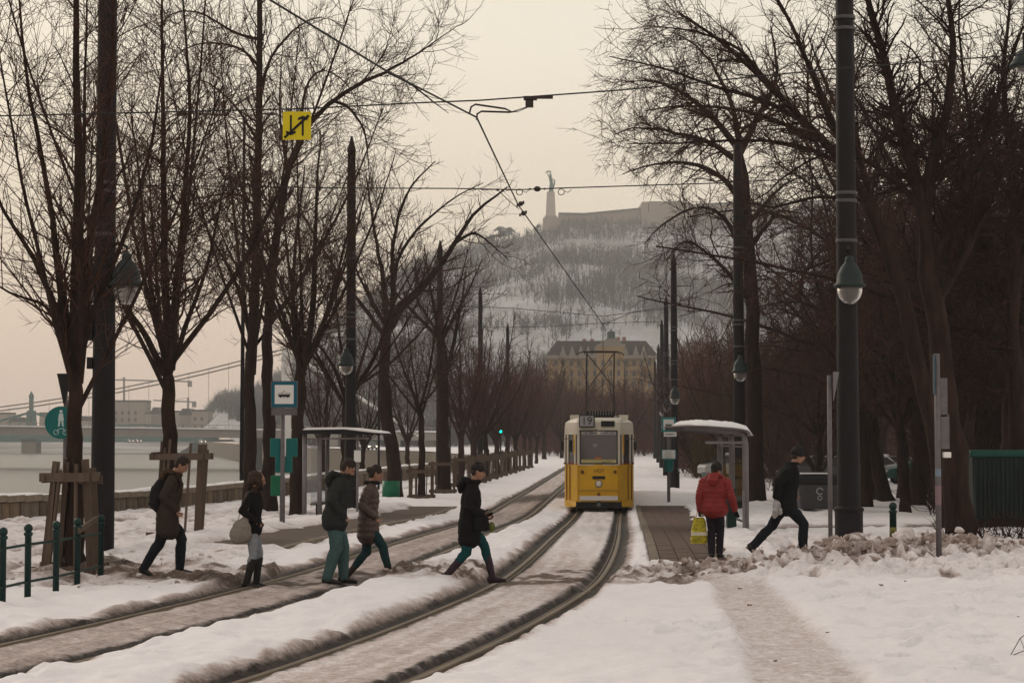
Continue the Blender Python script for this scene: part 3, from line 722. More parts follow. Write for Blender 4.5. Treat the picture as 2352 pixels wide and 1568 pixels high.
# dense, partly leaved mass at the right edge
park_tree(2330, 47, [([(2345, 1230), (2340, 1000), (2330, 800), (2330, 600)], 1, .5), ([(2330, 700), (2270, 560), (2220, 450), (2200, 330)], .5, .08), ([(2330, 650), (2380, 500), (2420, 300)], .5, .08), ([(2335, 850), (2260, 760), (2190, 740), (2130, 780)], .4, .06),
    ([(2335, 900), (2280, 900), (2210, 860), (2180, 900)], .4, .06), ([(2330, 620), (2330, 400), (2300, 200), (2320, 0)], .6, .1), ([(2330, 760), (2250, 660), (2200, 600), (2150, 600)], .4, .06)],
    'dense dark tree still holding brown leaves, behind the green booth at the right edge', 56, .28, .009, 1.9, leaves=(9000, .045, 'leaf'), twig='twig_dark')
park_tree(2225, 54, [([(2225, 1180), (2225, 1000), (2240, 850)], 1, .5), ([(2240, 860), (2200, 740), (2180, 600)], .5, .08), ([(2240, 860), (2290, 700), (2300, 560)], .5, .08), ([(2235, 900), (2170, 860), (2120, 800)], .4, .06), ([(2235, 900), (2330, 840), (2400, 800)], .4, .06)],
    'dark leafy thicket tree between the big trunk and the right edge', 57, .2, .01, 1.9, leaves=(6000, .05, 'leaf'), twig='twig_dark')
# park wood behind: prototypes spread over the lawn
protoD = proto_tree(41, 11.5, 4.6, 'twig', 'bark', fork=3.0, r=.24, rmin=.014, dens=1.0, n=9, up=.03)
protoE = proto_tree(42, 10.0, 4.8, 'twig_red', 'bark', fork=2.2, r=.22, rmin=.014, dens=1.1, n=10, up=.0)
protoF = proto_tree(43, 8.0, 3.6, 'twig', 'bark', fork=1.0, r=.16, rmin=.014, dens=1.3, n=12, up=.02)
LM_ = [(1330, 'left of the tram'), (1400, 'right behind the tram'), (1500, 'between tram and stop sign'), (1560, 'behind the stop sign'), (1620, 'left of the right shelter'), (1690, 'over the right shelter roof'), (1760, 'by the fan-shaped tree trunk'), (1830, 'above the man in black'), (1900, 'left of the near right mast'), (1990, 'right of the near right mast'), (2090, 'above the tree pair on the snow'), (2190, 'by the tall signpost'), (2290, 'above the kiosk'), (9999, 'at the right edge beyond the kiosk')]
seen_l = {}
def park_label(xd, Y_):
    w_ = [q[1] for q in LM_ if xd <= q[0]][0]; d_ = 'front' if Y_ < 82 else 'near' if Y_ < 105 else ('middle' if Y_ < 140 else 'far'); n_ = seen_l.get((w_, d_), 0); seen_l[(w_, d_)] = n_+1
    return 'bare %s tree of the park wood, %s%s' % (d_, w_, ['', ', slighter one', ', third one', ', fourth one', ', fifth one', ', sixth one'][n_])
def crooked(seed):
    rg = np.random.RandomState(seed); LM = [([np.array([0, 0, -.1]), np.array([.1, .1, 1.6]), np.array([.0, .2, 3.0])], .22, .13)]; top = np.array([0, .2, 2.9])
    for k in range(8):
        a = 2*math.pi*(k+rg.rand()*.7)/8; d = np.array([math.cos(a), math.sin(a), 0]); p = top.copy(); P_ = [p]; u = norm(d*.6+np.array([0, 0, 1.]))
        for j in range(6): u = norm(u+rg.normal(size=3)*.32+np.array([0, 0, .12])); p = p+u*rg.uniform(1.0, 1.9); P_.append(p)
        LM.append((P_, .085*rg.uniform(.7, 1.2), .016))
    lv = [dict(dens=1.7, t0=.1, ang=(.5, 1.25), ln=(1.1, 3.0), n=7, up=.0, wob=.26, rk=.4, rmin=.015, trunk=True, skip_first=True, keep=True),
          dict(dens=3.6, t0=.1, ang=(.5, 1.2), ln=(.6, 1.7), n=5, up=.0, wob=.26, rk=.5, rmin=.0115),
          dict(dens=4.2, t0=.1, ang=(.5, 1.2), ln=(.3, .9), n=3, up=-.02, wob=.2, rk=.6, rmin=.0095)]
    return make_tree('tree_prototype', 'x', 'tree', LM, seed, lv, bark='bark', twig='twig')
protoG = crooked(61)
k = 0
for (xd, Y_, pr, s_) in ((1600, 118, protoF, .9), (1660, 106, protoE, .85), (1590, 150, protoE, 1.0), (1640, 135, protoD, .95), (1700, 125, protoE, 1.0), (1780, 98, protoF, 1.05), (1790, 112, protoD, .9), (1850, 104, protoE, .95), (1870, 90, protoF, 1.0),
                        (1920, 120, protoD, 1.0), (1980, 100, protoE, 1.0), (2030, 118, protoD, 1.0), (2120, 96, protoE, 1.05), (2160, 84, protoF, 1.2), (2200, 112, protoD, 1.0), (2260, 92, protoE, 1.0), (2330, 84, protoD, 1.0), (2400, 100, protoE, 1.1),
                        (1560, 185, protoE, 1.0), (1720, 170, protoD, 1.1), (1830, 150, protoE, 1.1), (1950, 150, protoD, 1.1), (2080, 150, protoE, 1.2), (2200, 150, protoD, 1.1), (2330, 140, protoE, 1.1), (1535, 215, protoF, 1.1), (1600, 205, protoD, 1), (1350, 260, protoF, .9), (1420, 250, protoF, .9), (1480, 240, protoE, .8), (1300, 240, protoF, .9), (1990, 66, protoG, 1.1), (2080, 60, protoG, 1.0), (2180, 66, protoG, 1.05), (2260, 58, protoG, 1.0), (2345, 56, protoG, 1.1), (1885, 78, protoG, .85), (2300, 76, protoG, 1.15), (2120, 84, protoG, 1.15), (2020, 90, protoG, 1.1), (2230, 92, protoG, 1.2), (2325, 50, protoG, 1.3), (2205, 61, protoG, 1.45), (2105, 69, protoG, 1.55), (2015, 74, protoG, 1.5), (2270, 70, protoG, 1.65), (1440, 205, protoE, 1.15), (1290, 215, protoE, 1.1), (1365, 225, protoD, 1.0), (1250, 205, protoD, 1.05)):
    place(pr, 'park_tree', park_label(xd, Y_), (float(at(xd, 1000, Y_).x), Y_, -.42), rt.uniform(0, 6), s_*rt.uniform(.93, 1.07), 'bare trees of the park')

# brushwood closing the park: reads as one brown mass
def thicket(name, label, rects, n, seed, mt, hmax, wd=.02, ln=(.7, 2.6)):
    r = np.random.RandomState(seed); Q = []
    for (xa, xb, ya, yb, f) in rects:
        m = int(n*f); y = r.uniform(ya, yb, m); xd = r.uniform(xa, xb, m); x = (xd-1176)/F*y
        top = hmax*(.55+.55*fbm(xd*.012, xd*0+seed, 3, seed)+.2*(fbm(xd*.06, xd*0, 2, seed+3)-.5)); z = top*r.rand(m)**1.25
        k = 3; P = np.empty((m, k, 3)); P[:, 0] = np.stack([x, y, zb(y)+z], 1); a = r.uniform(0, 6.28, m); e = r.uniform(.15, 1.0, m); d = np.stack([np.cos(a)*e, np.sin(a)*e, np.full(m, 1.)-.4*e], 1); d = norm(d); L = r.uniform(*ln, m)*(1-.4*z/top)
        for j in range(1, k): d = norm(d+r.normal(size=(m, 3))*.25); P[:, j] = P[:, j-1]+d*(L/(k-1))[:, None]
        Q.append(P)
    P = np.concatenate(Q); w_ = np.linspace(wd, wd*.4, 3)[None, :, None]*norm(r.normal(size=(len(P), 1, 3))*np.array([1, .5, .3]))
    V = np.stack([P-w_, P+w_], 2); m = len(P); idx = np.arange(m*6).reshape(m, 3, 2)
    Fq = np.stack([idx[:, :-1, 0].ravel(), idx[:, :-1, 1].ravel(), idx[:, 1:, 1].ravel(), idx[:, 1:, 0].ravel()], 1)
    tag(obj(name, mesh_np(name, V.reshape(-1, 3), Fq, M[mt], False)), label, 'brushwood', kind='stuff')
thicket('brushwood', 'dense brown brushwood closing off the park behind the trees', [(1555, 2420, 120, 175, 1.0)], 42000, 5, 'brush', 11, .026)
thicket('ochre_brushwood', 'brushwood with ochre withered leaves behind the right stop', [(1590, 1800, 112, 125, 1.0)], 11000, 6, 'ochre', 7, .03, (.3, 1.0))
thicket('dark_thicket', 'dark thicket filling the right edge behind the kiosk', [(2130, 2440, 56, 80, 1.0)], 13000, 7, 'twig_dark', 9, .018)
thicket('far_brushwood', 'far brown brushwood at the end of the avenue below the yellow building', [(1180, 1560, 230, 330, 1.0)], 20000, 8, 'twig_red', 11, .04, (1, 4))
# ---------------------------------------------------------------- hill, river, far shore
M['hill'] = mat('hill', (.47, .47, .50), .9, noise=.06, bump=0, col2=(.22, .21, .205), stretch=(1, .5, 1.6))
RID = [(380, 1000), (440, 990), (470, 955), (500, 908), (545, 900), (600, 880), (680, 820), (760, 740), (830, 680), (900, 618), (1000, 578), (1110, 545), (1200, 532), (1255, 518), (1300, 506), (1480, 501), (1850, 503), (2100, 512), (2352, 530), (3000, 640), (4200, 900)]
def hillz(X, Y):
    a = X/np.maximum(Y, 1)*F+1176
    top = (1000-np.interp(a, [r[0] for r in RID], [r[1] for r in RID]))/F
    t = np.clip((Y-560)/(1240-560), 0, 1)
    prof = t**1.15*(1.0-.0*t)
    z = top*1240*prof*np.where(Y > 1240, np.exp(-((Y-1240)/260)**2), 1)
    n = fbm(X*.012, Y*.009, 4, 61)-.5
    return -.42+z*(1+.16*n*np.sin(np.pi*np.minimum(t, 1)))+n*5*t*(1-t)*4
yy = np.linspace(419, 1600, 150); rows = []
for y in yy: rows.append(np.linspace(float(shore(y)), 900, 240))
X = np.array(rows); Y = np.repeat(yy[:, None], X.shape[1], 1); Z = hillz(X, Y); sh = X.shape
i = np.arange(sh[0]*sh[1]).reshape(sh)
tag(obj('hill', mesh_np('hill', np.stack([X.ravel(), Y.ravel(), Z.ravel()], 1), np.stack([i[:-1, :-1].ravel(), i[:-1, 1:].ravel(), i[1:, 1:].ravel(), i[1:, :-1].ravel()], 1), M['hill'])), kind='structure')
# the wood on the hill: far-off bare trees
M['hilltwig'] = mat('hilltwig', (.060, .052, .047), .9)
rg = np.random.RandomState(77); N = 46000
y = 458+782*rg.rand(N)**.8; a = rg.uniform(-.17, .30, N); x = a*y
dn = fbm(x*.02, y*.02, 3, 90); dn = dn+.35*(fbm(x*.06, y*.05, 3, 95)-.5); keep = (dn > .34-.08*sstep(900, 700, y)+.24*rg.rand(N)) & (x > shore(y)+10)
x, y = x[keep], y[keep]; N = len(x); z = hillz(x, y)
hh = rg.uniform(4, 9, N); Vt = []
def tri(p0, p1, w):
    s_ = np.stack([np.full(N, w), np.zeros(N), np.zeros(N)], 1); return np.stack([p0-s_, p0+s_, p1], 1)
P0 = np.stack([x, y, z-.5], 1); Vt.append(tri(P0, P0+np.stack([rg.normal(size=N)*.5, rg.normal(size=N)*.5, hh], 1), .13))
for k in range(6):
    t = rg.uniform(.1, .7, N); q = P0+np.stack([x*0, x*0, hh*t], 1)
    e = q+np.stack([rg.normal(size=N)*2.4, rg.normal(size=N)*2.0, hh*rg.uniform(.10, .50, N)], 1); Vt.append(tri(q, e, .15))
V = np.concatenate(Vt).reshape(-1, 3); Fq = np.arange(len(V)).reshape(-1, 3)
tag(obj('hillside_wood', mesh_np('hillside_wood', V, Fq, M['hilltwig'], False)), 'bare hazy wood covering the snowy hillside below the fortress', 'wood', kind='stuff')
# evergreen bushes round the foot of the monument: small distinct trees on the ridge
def w(xd, yd, Y): return at(xd, yd, Y)
# river, embankment face and far bank
def water():
    m = mat('water', (.075, .06, .055), .35, spec=.5)
    n = m.node_tree; b = n.nodes['Principled BSDF']; x = n.nodes.new('ShaderNodeTexNoise'); x.inputs['Scale'].default_value = .6; x.inputs['Detail'].default_value = 8
    t = n.nodes.new('ShaderNodeTexCoord'); n.links.new(t.outputs['Object'], x.inputs[0])
    u = n.nodes.new('ShaderNodeBump'); u.inputs['Distance'].default_value = .35; u.inputs['Strength'].default_value = 1
    n.links.new(x.outputs[0], u.inputs['Height']); n.links.new(u.outputs[0], b.inputs['Normal']); return m
M['water'] = water()
v = [(-1500, -60, -5.6), (60, -60, -5.6), (60, 430, -5.6), (-60, 1700, -5.6), (-1500, 1700, -5.6)]
tag(obj('river', (lambda me: (me.from_pydata(v, [], [(0, 1, 2, 3, 4)]), me.materials.append(M['water']), me)[2])(bpy.data.meshes.new('river'))), kind='structure')
yy = np.concatenate([np.arange(8, 160, 4), np.arange(160, 421, 10), np.arange(430, 1590, 20)]); V = []
for y_ in yy: V += [(float(shore(y_))-.45, y_, -7), (float(shore(y_))-.45, y_, float(zb(y_))-.1), (float(shore(y_))+.5, y_, float(zb(y_))-.05)]
Fs = []
for k in range(len(yy)-1): Fs += [(k*3, k*3+1, k*3+4, k*3+3), (k*3+1, k*3+2, k*3+5, k*3+4)]
me = bpy.data.meshes.new('embankment'); me.from_pydata(V, [], Fs); me.materials.append(M['stone']); tag(obj('embankment', me), kind='structure')
M['farbank'] = mat('farbank', (.5, .48, .48), .9, noise=.12, col2=(.13, .115, .10), stretch=(.15, 1, 1))
V = []; Fs = []
xs = np.linspace(-900, -150, 60)
for k, x_ in enumerate(xs):
    for (yo, z_) in ((0, -6.2), (14, -4.4), (20, -4.2), (40, -1.2), (60, -1), (700, -1)): V.append((x_, 860+yo+4*math.sin(k), z_))
for k in range(59):
    for j in range(5): Fs.append((k*6+j, k*6+j+6, k*6+j+7, k*6+j+1))
me = bpy.data.meshes.new('far_bank'); me.from_pydata(V, [], Fs); me.materials.append(M['farbank']); tag(obj('far_bank', me), kind='structure')
# ---------------------------------------------------------------- stone parapet along the river
t = thing('river_wall', 'old stone parapet along the river with snow lying on its coping', 'wall')
rw = random.Random(4); y = 36.0; cnt = 0; far = MB(); farc = MB(); sc = MB(); k = 0
base = MB(); ya = 34.
while ya < 158:
    base.box((float(shore(ya+1))+.02, ya+1, float(zb(ya+1))+.28), (.26, 2.02, 1.0), -math.atan(.105)*(1 if ya < 125 else .4)); ya += 2
base.build('wall_core', mat('mortar', (.05, .042, .036), .95), t)
sm = [mat('wall_stone_%s' % n_, c, .9, noise=1.7, bump=1, bscale=25, col2=tuple(q*.5 for q in c)) for n_, c in (('tan', (.24, .17, .115)), ('grey', (.20, .155, .12)), ('dark', (.15, .108, .078)))]
while y < 156:
    ln = rw.uniform(.45, .75) if y < 118 else 4.0; xx = float(shore(y+ln/2)); z0 = float(zb(y)); an = -math.atan(.105)*(1 if y < 125 else .4)
    b = MB().box((0, 0, 0), (.36+rw.uniform(-.02, .02), ln-.045, .62))
    if y < 118:
        o = b.build('stone', rw.choice(sm), t, loc=(xx, y+ln/2, z0+.36), bevel=.02); o.rotation_euler = (0, rw.uniform(-.02, .02), an)
    else: far.box((xx, y+ln/2, z0+.36), (.36, ln-.05, .62), an)
    y += ln
y = 36.0
while y < 156:
    ln = 1.25 if y < 118 else 4.0; xx = float(shore(y+ln/2)); z0 = float(zb(y)); an = -math.atan(.105)*(1 if y < 125 else .4)
    if y < 118:
        o = MB().box((0, 0, 0), (.50, ln-.03, .17)).build('coping_stone', M['stone_cap'], t, loc=(xx, y+ln/2, z0+.757), bevel=.025); o.rotation_euler = (rw.uniform(-.006, .006), 0, an)
    else: farc.box((xx, y+ln/2, z0+.757), (.5, ln-.03, .17), an)
    y += ln
tag(far.build('far_stonework', sm[0], t), kind='stuff'); tag(farc.build('far_coping', M['stone_cap'], t), kind='stuff')
V = []; Fs = []
yy = np.arange(36, 156, .25); pr = [(-.22, 0), (-.17, .7), (-.03, 1), (.1, .8), (.17, 0)]
for y_ in yy:
    th = max(0.005, .16*(float(fbm(np.array([y_*.35]), np.array([3.]), 3, 5)[0])-.38)+.05)
    for (o_, q_) in pr: V.append((float(shore(y_))+o_, y_, float(zb(y_))+.843+q_*th))
for k in range(len(yy)-1):
    for j in range(4): Fs.append((k*5+j, k*5+j+1, k*5+j+6, k*5+j+5))
me = bpy.data.meshes.new('snow_cap'); me.from_pydata(V, [], Fs); me.materials.append(M['snow_cap']); me.polygons.foreach_set('use_smooth', [True]*len(Fs)); obj('snow_cap', me, t)

# ---------------------------------------------------------------- fortress, monument
M['fort'] = mat('fort', (.34, .27, .22), .9, noise=.08, col2=(.26, .20, .17))
M['fort_roof'] = mat('fort_roof', (.10, .09, .09), .9)
def slice_poly(pts, Y, depth):
    """picture polygon -> prism going back from Y"""
    c = [w(p[0], p[1], Y) for p in pts]; b = MB(); n = len(c)
    vs = [tuple(q) for q in c]+[(q.x, q.y+depth, q.z) for q in c]
    return b.add(vs, [tuple(range(n)), tuple(range(n, 2*n))[::-1]]+[(i, n+i, n+(i+1) % n, (i+1) % n) for i in range(n)])
t = thing('fortress', 'long low hilltop fortress wall with a higher bastion, right of the monument', 'fortress', w(1500, 505, 1236))
def rel(b, t): b.v = [tuple(Vector(v)-t.location) for v in b.v]; return b
rel(slice_poly([(1283, 530), (1283, 490), (1345, 491), (1480, 478), (1480, 530)], 1236, 40), t).build('curtain_wall', M['fort'], t)
rel(slice_poly([(1474, 530), (1474, 464), (1500, 462), (1565, 463), (1600, 470), (1600, 530)], 1228, 50), t).build('bastion', M['fort'], t)
rel(slice_poly([(1600, 530), (1600, 469), (1790, 463), (1812, 468), (1816, 484), (1816, 530)], 1234, 40), t).build('long_wall', M['fort'], t)
rel(slice_poly([(1283, 492), (1283, 488), (1345, 489), (1480, 476), (1480, 479), (1345, 493)], 1235, 42), t).build('wall_coping', M['fort_roof'], t)
rel(slice_poly([(1600, 471), (1600, 467), (1790, 461), (1790, 465)], 1233, 42), t).build('wall_coping', M['fort_roof'], t)
for xx in (1620, 1665, 1710, 1755): rel(slice_poly([(xx, 488), (xx, 480), (xx+5, 480), (xx+5, 488)], 1233.4, 1), t).build('embrasure', M['black'], t)
t = thing('hilltop_building', 'low grey building on the hilltop with small window slits, right of the fortress', 'building', w(1880, 500, 1230))
rel(slice_poly([(1820, 500), (1828, 485), (1848, 461), (2060, 458), (2085, 478), (2085, 505)], 1230, 40), t).build('wall', mat('fort_grey', (.24, .24, .25), .9), t)
for xx in (1850, 1866, 1882, 1898, 1914): rel(slice_poly([(xx, 486), (xx, 474), (xx+4, 474), (xx+4, 486)], 1229.4, 1), t).build('window', M['black'], t)
Yq = 1216; b0 = w(1265, 521, Yq); sc_ = Yq/F
t = thing('monument_pedestal', 'tall tapering stone pedestal of the hilltop monument', 'pedestal', b0)
b = MB(); b.box((1*sc_, 0, 1.4), (38*sc_, 9, 8)); b.box((0, 0, 6), (28*sc_, 7.4, 1.4)); b.build('stepped_base', M['fort'], t)
b = MB(); b.box((0, 0, 14), (23*sc_, 6.4, 16.4), taper=.78); b.build('shaft', mat('ped', (.44, .37, .32), .9), t)
t = thing('monument_figure', 'green bronze figure holding a palm leaf overhead on the tall pedestal', 'statue', w(1266, 443, Yq))
mt_ = mat('bronze', (.03, .10, .09), .6); q = sc_
b = MB(); b.tube([(0, 0, -.4), (0, 0, 6*q), (0, 0, 14*q), (.5*q, 0, 24*q), (-1*q, 0, 32*q), (-2.5*q, 0, 38*q), (-2*q, 0, 41*q)], [6*q, 5.5*q, 4.6*q, 3.6*q, 4.2*q, 3.2*q, 1.3*q], 12)
b.tube([(4*q, 0, 10*q), (7*q, 0, 20*q), (8*q, 0, 30*q), (3*q, 0, 32*q)], [1.5*q, 2*q, 1.5*q, .6*q], 8)
b.ball((-2*q, 0, 42.5*q), 2.1*q); b.build('body', mt_, t, smooth=True)
for s_ in (-1, 1): b = MB(); b.tube([(-2.4*q+s_*2.5*q, 0, 37*q), (-4*q+s_*3.6*q, 0, 43*q), (-5.5*q+s_*1.8*q, 0, 48*q)], [1.4*q, 1.1*q, .8*q], 8); b.build('arm', mt_, t, smooth=True)
b = MB(); b.tube([(-13*q, 0, 44*q), (-11*q, 0, 48*q), (-6*q, 0, 50.5*q), (-1*q, 0, 49.5*q), (1*q, 0, 47*q)], [.5*q, 1.4*q, 1.7*q, 1.2*q, .4*q], 8); b.build('palm_leaf', mt_, t, smooth=True)
# few single trees on the ridge
M['evg'] = mat('evg', (.03, .042, .03), .95, noise=.5, col2=(.018, .022, .018))
def bush(name, label, xd, yd, Y, wd, hd, seed, group=None, col='evg', cat='tree'):
    r = np.random.RandomState(seed); p = w(xd, yd, Y); q = Y/F; W_, H_ = wd*q, hd*q
    t = thing(name, label, cat, p, 0, group)
    b = MB(); b.tube([(0, 0, -1), (0, 0, H_*.6)], [W_*.05, W_*.03], 6); b.build('trunk', M['bark'], t)
    n = 900; c = norm(r.normal(size=(n, 3)))*(r.rand(n, 1)**.4); c[:, 0] *= W_*.5*(1-.25*c[:, 2]); c[:, 1] *= W_*.4; c[:, 2] = c[:, 2]*H_*.5+H_*.46
    lump = fbm(c[:, 0]*3/W_+seed, c[:, 2]*3/H_, 2, seed); c = c[lump > .38]
    n = len(c); s_ = H_*.07; a = norm(r.normal(size=(n, 3)))*s_; b_ = norm(np.cross(a, r.normal(size=(n, 3))))*s_
    obj('crown', mesh_np('crown', np.stack([c-a, c-b_, c+a, c+b_], 1).reshape(-1, 3), np.arange(n*4).reshape(-1, 4), M[col], False), t); return t
for k, (xd, yd, wd, hd) in enumerate(((1150, 545, 36, 26), (1170, 541, 26, 20), (1130, 554, 32, 18), (1236, 529, 12, 14), (1540, 467, 12, 9), (1562, 467, 10, 9))):
    bush('ridge_tree', ['tallest dark tree on the ridge left of the monument', 'second dark tree on the ridge, next to the tallest one', 'lowest rounded tree at the left end of the ridge group', 'little tree right at the foot of the monument', 'tiny left tree on top of the fortress bastion', 'tiny right tree on top of the fortress bastion'][k], xd, yd, 1210, wd, hd, 200+k, 'trees on the hill ridge')
# ---------------------------------------------------------------- hotel-like building at the end of the street
Yq = 430; q = Yq/F
t = thing('yellow_building', 'yellow many-windowed palace with dark mansard roof and white gables behind the tram', 'building', w(1383, 1043, Yq)); O = t.location
Myel = mat('yellow_plaster', (.26, .175, .085), .85, noise=.5, col2=(.16, .11, .06)); Mroof = mat('mansard', (.055, .038, .036), .8, noise=.6, col2=(.04, .03, .03)); Mwh = mat('gable_white', (.17, .15, .13), .8); Mwin = mat('far_window', (.05, .045, .045), .3)
def P_(xd, yd): v = w(xd, yd, Yq)-O; return (v.x, v.z)
def bx(x0, y0, x1, y1, yo, dep, mat_, name, par):
    a = P_(x0, y1); c = P_(x1, y0); b = MB(); b.box(((a[0]+c[0])/2, yo+dep/2, (a[1]+c[1])/2), (c[0]-a[0], dep, c[1]-a[1])); return b.build(name, mat_, par)
wall = bx(1262, 818, 1505, 1043, 0, 16, Myel, 'wall', t)
bx(1370, 796, 1432, 1043, -1.2, 4, Myel, 'central_bay', t)
b = MB(); a = P_(1253, 818); c = P_(1512, 818); z1 = P_(0, 781)[1]; dx = 26*q
b.add([(a[0], -.8, a[1]), (c[0], -.8, a[1]), (c[0], 17, a[1]), (a[0], 17, a[1]), (a[0]+dx, 3, z1), (c[0]-dx, 3, z1), (c[0]-dx, 13, z1), (a[0]+dx, 13, z1)], [(0, 1, 5, 4), (1, 2, 6, 5), (2, 3, 7, 6), (3, 0, 4, 7), (4, 5, 6, 7), (3, 2, 1, 0)]); rf = b.build('roof', Mroof, t)
bx(1255, 816, 1511, 823, -1.1, 18, Mwh, 'cornice', t); bx(1264, 905, 1503, 910, -.25, .3, Mwh, 'string_course', t)
for xd in (1293, 1314, 1334, 1351, 1368, 1436, 1460, 1478):
    b = MB(); a = P_(xd-8, 817); m_ = P_(xd, 793); e = P_(xd+8, 817)
    b.add([(a[0], -.9, a[1]), (e[0], -.9, a[1]), (m_[0], -.9, m_[1]), (a[0], 3, a[1]), (e[0], 3, a[1]), (m_[0], 3, m_[1])], [(0, 1, 2), (5, 4, 3), (0, 3, 4, 1), (1, 4, 5, 2), (2, 5, 3, 0)]); g = b.build('gable', Mwh, rf)
b = MB(); a = P_(1372, 797); b.box((P_(1402, 0)[0], 1.2, P_(0, 797)[1]+.35), (64*q, 4.5, .7)); b.box((P_(1402, 0)[0], 1.4, P_(0, 797)[1]+1.05), (46*q, 4, .75)); b.box((P_(1402, 0)[0], 1.6, P_(0, 797)[1]+1.6), (26*q, 3.5, .5)); b.build('central_gable', Mwh, t)
b = MB(); cz = P_(0, 786)[1]; cx = P_(1406, 0)[0]; b.lathe([(15*q, 0), (15*q, 8*q), (10*q, 14*q), (9*q, 26*q), (10.5*q, 28*q), (3*q, 31*q), (.5*q, 36*q)], 8, (cx, 8, cz)); b.build('cupola', mat('copper', (.035, .06, .055), .7), t)
for xd in (1345, 1363, 1424, 1438): bx(xd-4, 770 if xd > 1400 else 774, xd+4, 786, 7, 1.4, mat('chimney_red', (.25, .12, .09), .9), 'chimney', rf)
wm = None
for r_ in range(6):
    yy0 = (828, 851, 874, 915, 940, 965)[r_]
    for k in range(13):
        xd = 1276+k*18
        if wm is None:
            b = MB().box((0, 0, 0), (7*q, .5, 13*q)); wm = b.mesh('window', Mwin); fmesh = MB().box((0, 0, 0), (9*q, .3, 1.2*q)).mesh('sill', Mwh)
        yo = -1.25 if 1366 < xd < 1436 else -.1
        p = P_(xd, yy0+6); o = obj('window', wm, t, (p[0], yo+.1, p[1])); s2 = obj('sill', fmesh, o, (0, -.2, -7*q))
# ---------------------------------------------------------------- bridges and the far shore
Mbr = mat('bridge_paint', (.30, .27, .25), .7, noise=.3, col2=(.24, .215, .20)); Mbw = mat('bridge_white', (.62, .60, .58), .6); Msn = M['snow_cap']
Yq = 430; q = Yq/F
t = thing('suspension_bridge', 'pale suspension bridge crossing the river, its deck seen end on beyond the lindens', 'bridge', w(500, 1000, Yq)); O = t.location
def L_(xd, yd, dy=0): v = w(xd, yd, Yq+dy)-O; return Vector((v.x, v.y, v.z))
b = MB(); a0, a1 = L_(-520, 972, 40), L_(1010, 992); d = Vector((0, 0, 1.9)); bk = Vector((0, 24, 0))
b.add([a0-d, a1-d, a1, a0, a0-d+bk, a1-d+bk, a1+bk, a0+bk], [(0, 1, 2, 3), (7, 6, 5, 4), (3, 2, 6, 7), (4, 5, 1, 0), (0, 3, 7, 4), (1, 5, 6, 2)]); b.build('deck', Mbr, t)
b = MB(); b.bar(a0+Vector((0, -.2, .1)), a1+Vector((0, -.2, .1)), .5, .35); b.build('snowy_parapet', Msn, t)
b = MB(); b.bar(a0+Vector((0, .6, .95)), a1+Vector((0, .6, .95)), .1, .12)
for k in range(90): p = a0.lerp(a1, k/89); b.box(p+Vector((0, .6, .5)), (.1, .1, 1.0))
tag(b.build('railing', Mbr, t), kind='stuff')
for dy in (0, 24):
    b = MB(); top = L_(658, 803, dy); b.bar(top+Vector((0, 0, 0)), Vector((top.x, top.y, -7)), 2.0, 1.8); b.build('tower_leg', Mbw, t)
b = MB(); b.bar(L_(658, 812), L_(658, 812, 0)+Vector((0, 24, 0)), 1.2, 1.6); b.build('tower_beam', Mbw, t)
for dy in (0, 24):
    for off in (0, .9):
        pts = [L_(658, 803, dy)+Vector((0, 0, off-.6))]
        for k in range(1, 13):
            f = k/12; xd = 658-f*1150; yd = 803+168*(1-(1-f)**2)*.98; pts.append(L_(xd, yd, dy+f*30)+Vector((0, 0, off-.6)))
        b = MB(); b.tube(pts, .16, 6); b.build('main_cable', Mbr, t)
    b = MB(); b.tube([L_(658, 803, dy), L_(960, 1000, dy-8)], .38, 6); b.build('backstay', Mbw, t)
for xd in (560, 760, 905, 980):
    b = MB(); p = L_(xd, 1012); b.box((p.x, 12, p.z-2.5), (2.6, 20, 9)); b.build('approach_pier', Mbr, t)
for k in range(24):
    f = (k+.5)/24; xd = 640-f*1100; yd = 803+168*(1-(1-f*.957)**2); b = MB(); p = L_(xd, yd, f*30); b.tube([p, Vector((p.x, p.y, -.2+ (L_(xd, 980).z)))], .05, 4); b.build('hanger', Mbr, t)
# truss bridge far behind
Yq = 845; q = Yq/F
t = thing('truss_bridge', 'old green truss bridge with a pinnacled tower, faint in the haze at the far left', 'bridge', w(72, 1000, Yq)); O = t.location
Mgb = mat('bridge_green', (.035, .12, .11), .7)
b = MB(); b.bar(L_(-400, 1006), L_(500, 1006), 9, 3.2); b.build('deck', Mgb, t)
b = MB(); b.box(L_(72, 1032)+Vector((0, 0, 0)), (6.5, 9, 9.5)); b.build('pier', M['stone'], t)
for sx in (-9, 9): b = MB(); b.bar(L_(72+sx, 1004), L_(72+sx*.55, 945), 1.2, 2); b.build('tower_leg', Mgb, t)
b = MB(); b.bar(L_(63, 948), L_(81, 948), 2, 2.0); b.bar(L_(72, 948), L_(72, 915), 1.6, 1.6); b.tube([L_(72, 918), L_(72, 909), L_(72, 898)], [.9, 1.2, .1], 8); b.build('pinnacle', Mgb, t)
ch = [(-330, 985), (-200, 975), (-60, 988), (0, 966), (66, 948), (78, 948), (140, 966), (200, 982), (330, 975), (470, 990)]
for k in range(len(ch)-1):
    b = MB(); b.bar(L_(*ch[k]), L_(*ch[k+1]), .8, 1.0); b.build('top_chord', Mgb, t)
for xd in (-260, -130, -30, 20, 40, 104, 126, 150, 180, 250, 330, 400):
    yt = np.interp(xd, [c_[0] for c_ in ch], [c_[1] for c_ in ch]); b = MB(); b.bar(L_(xd, 1002), L_(xd+6, yt), .5, .6); b.build('truss_bar', Mgb, t)
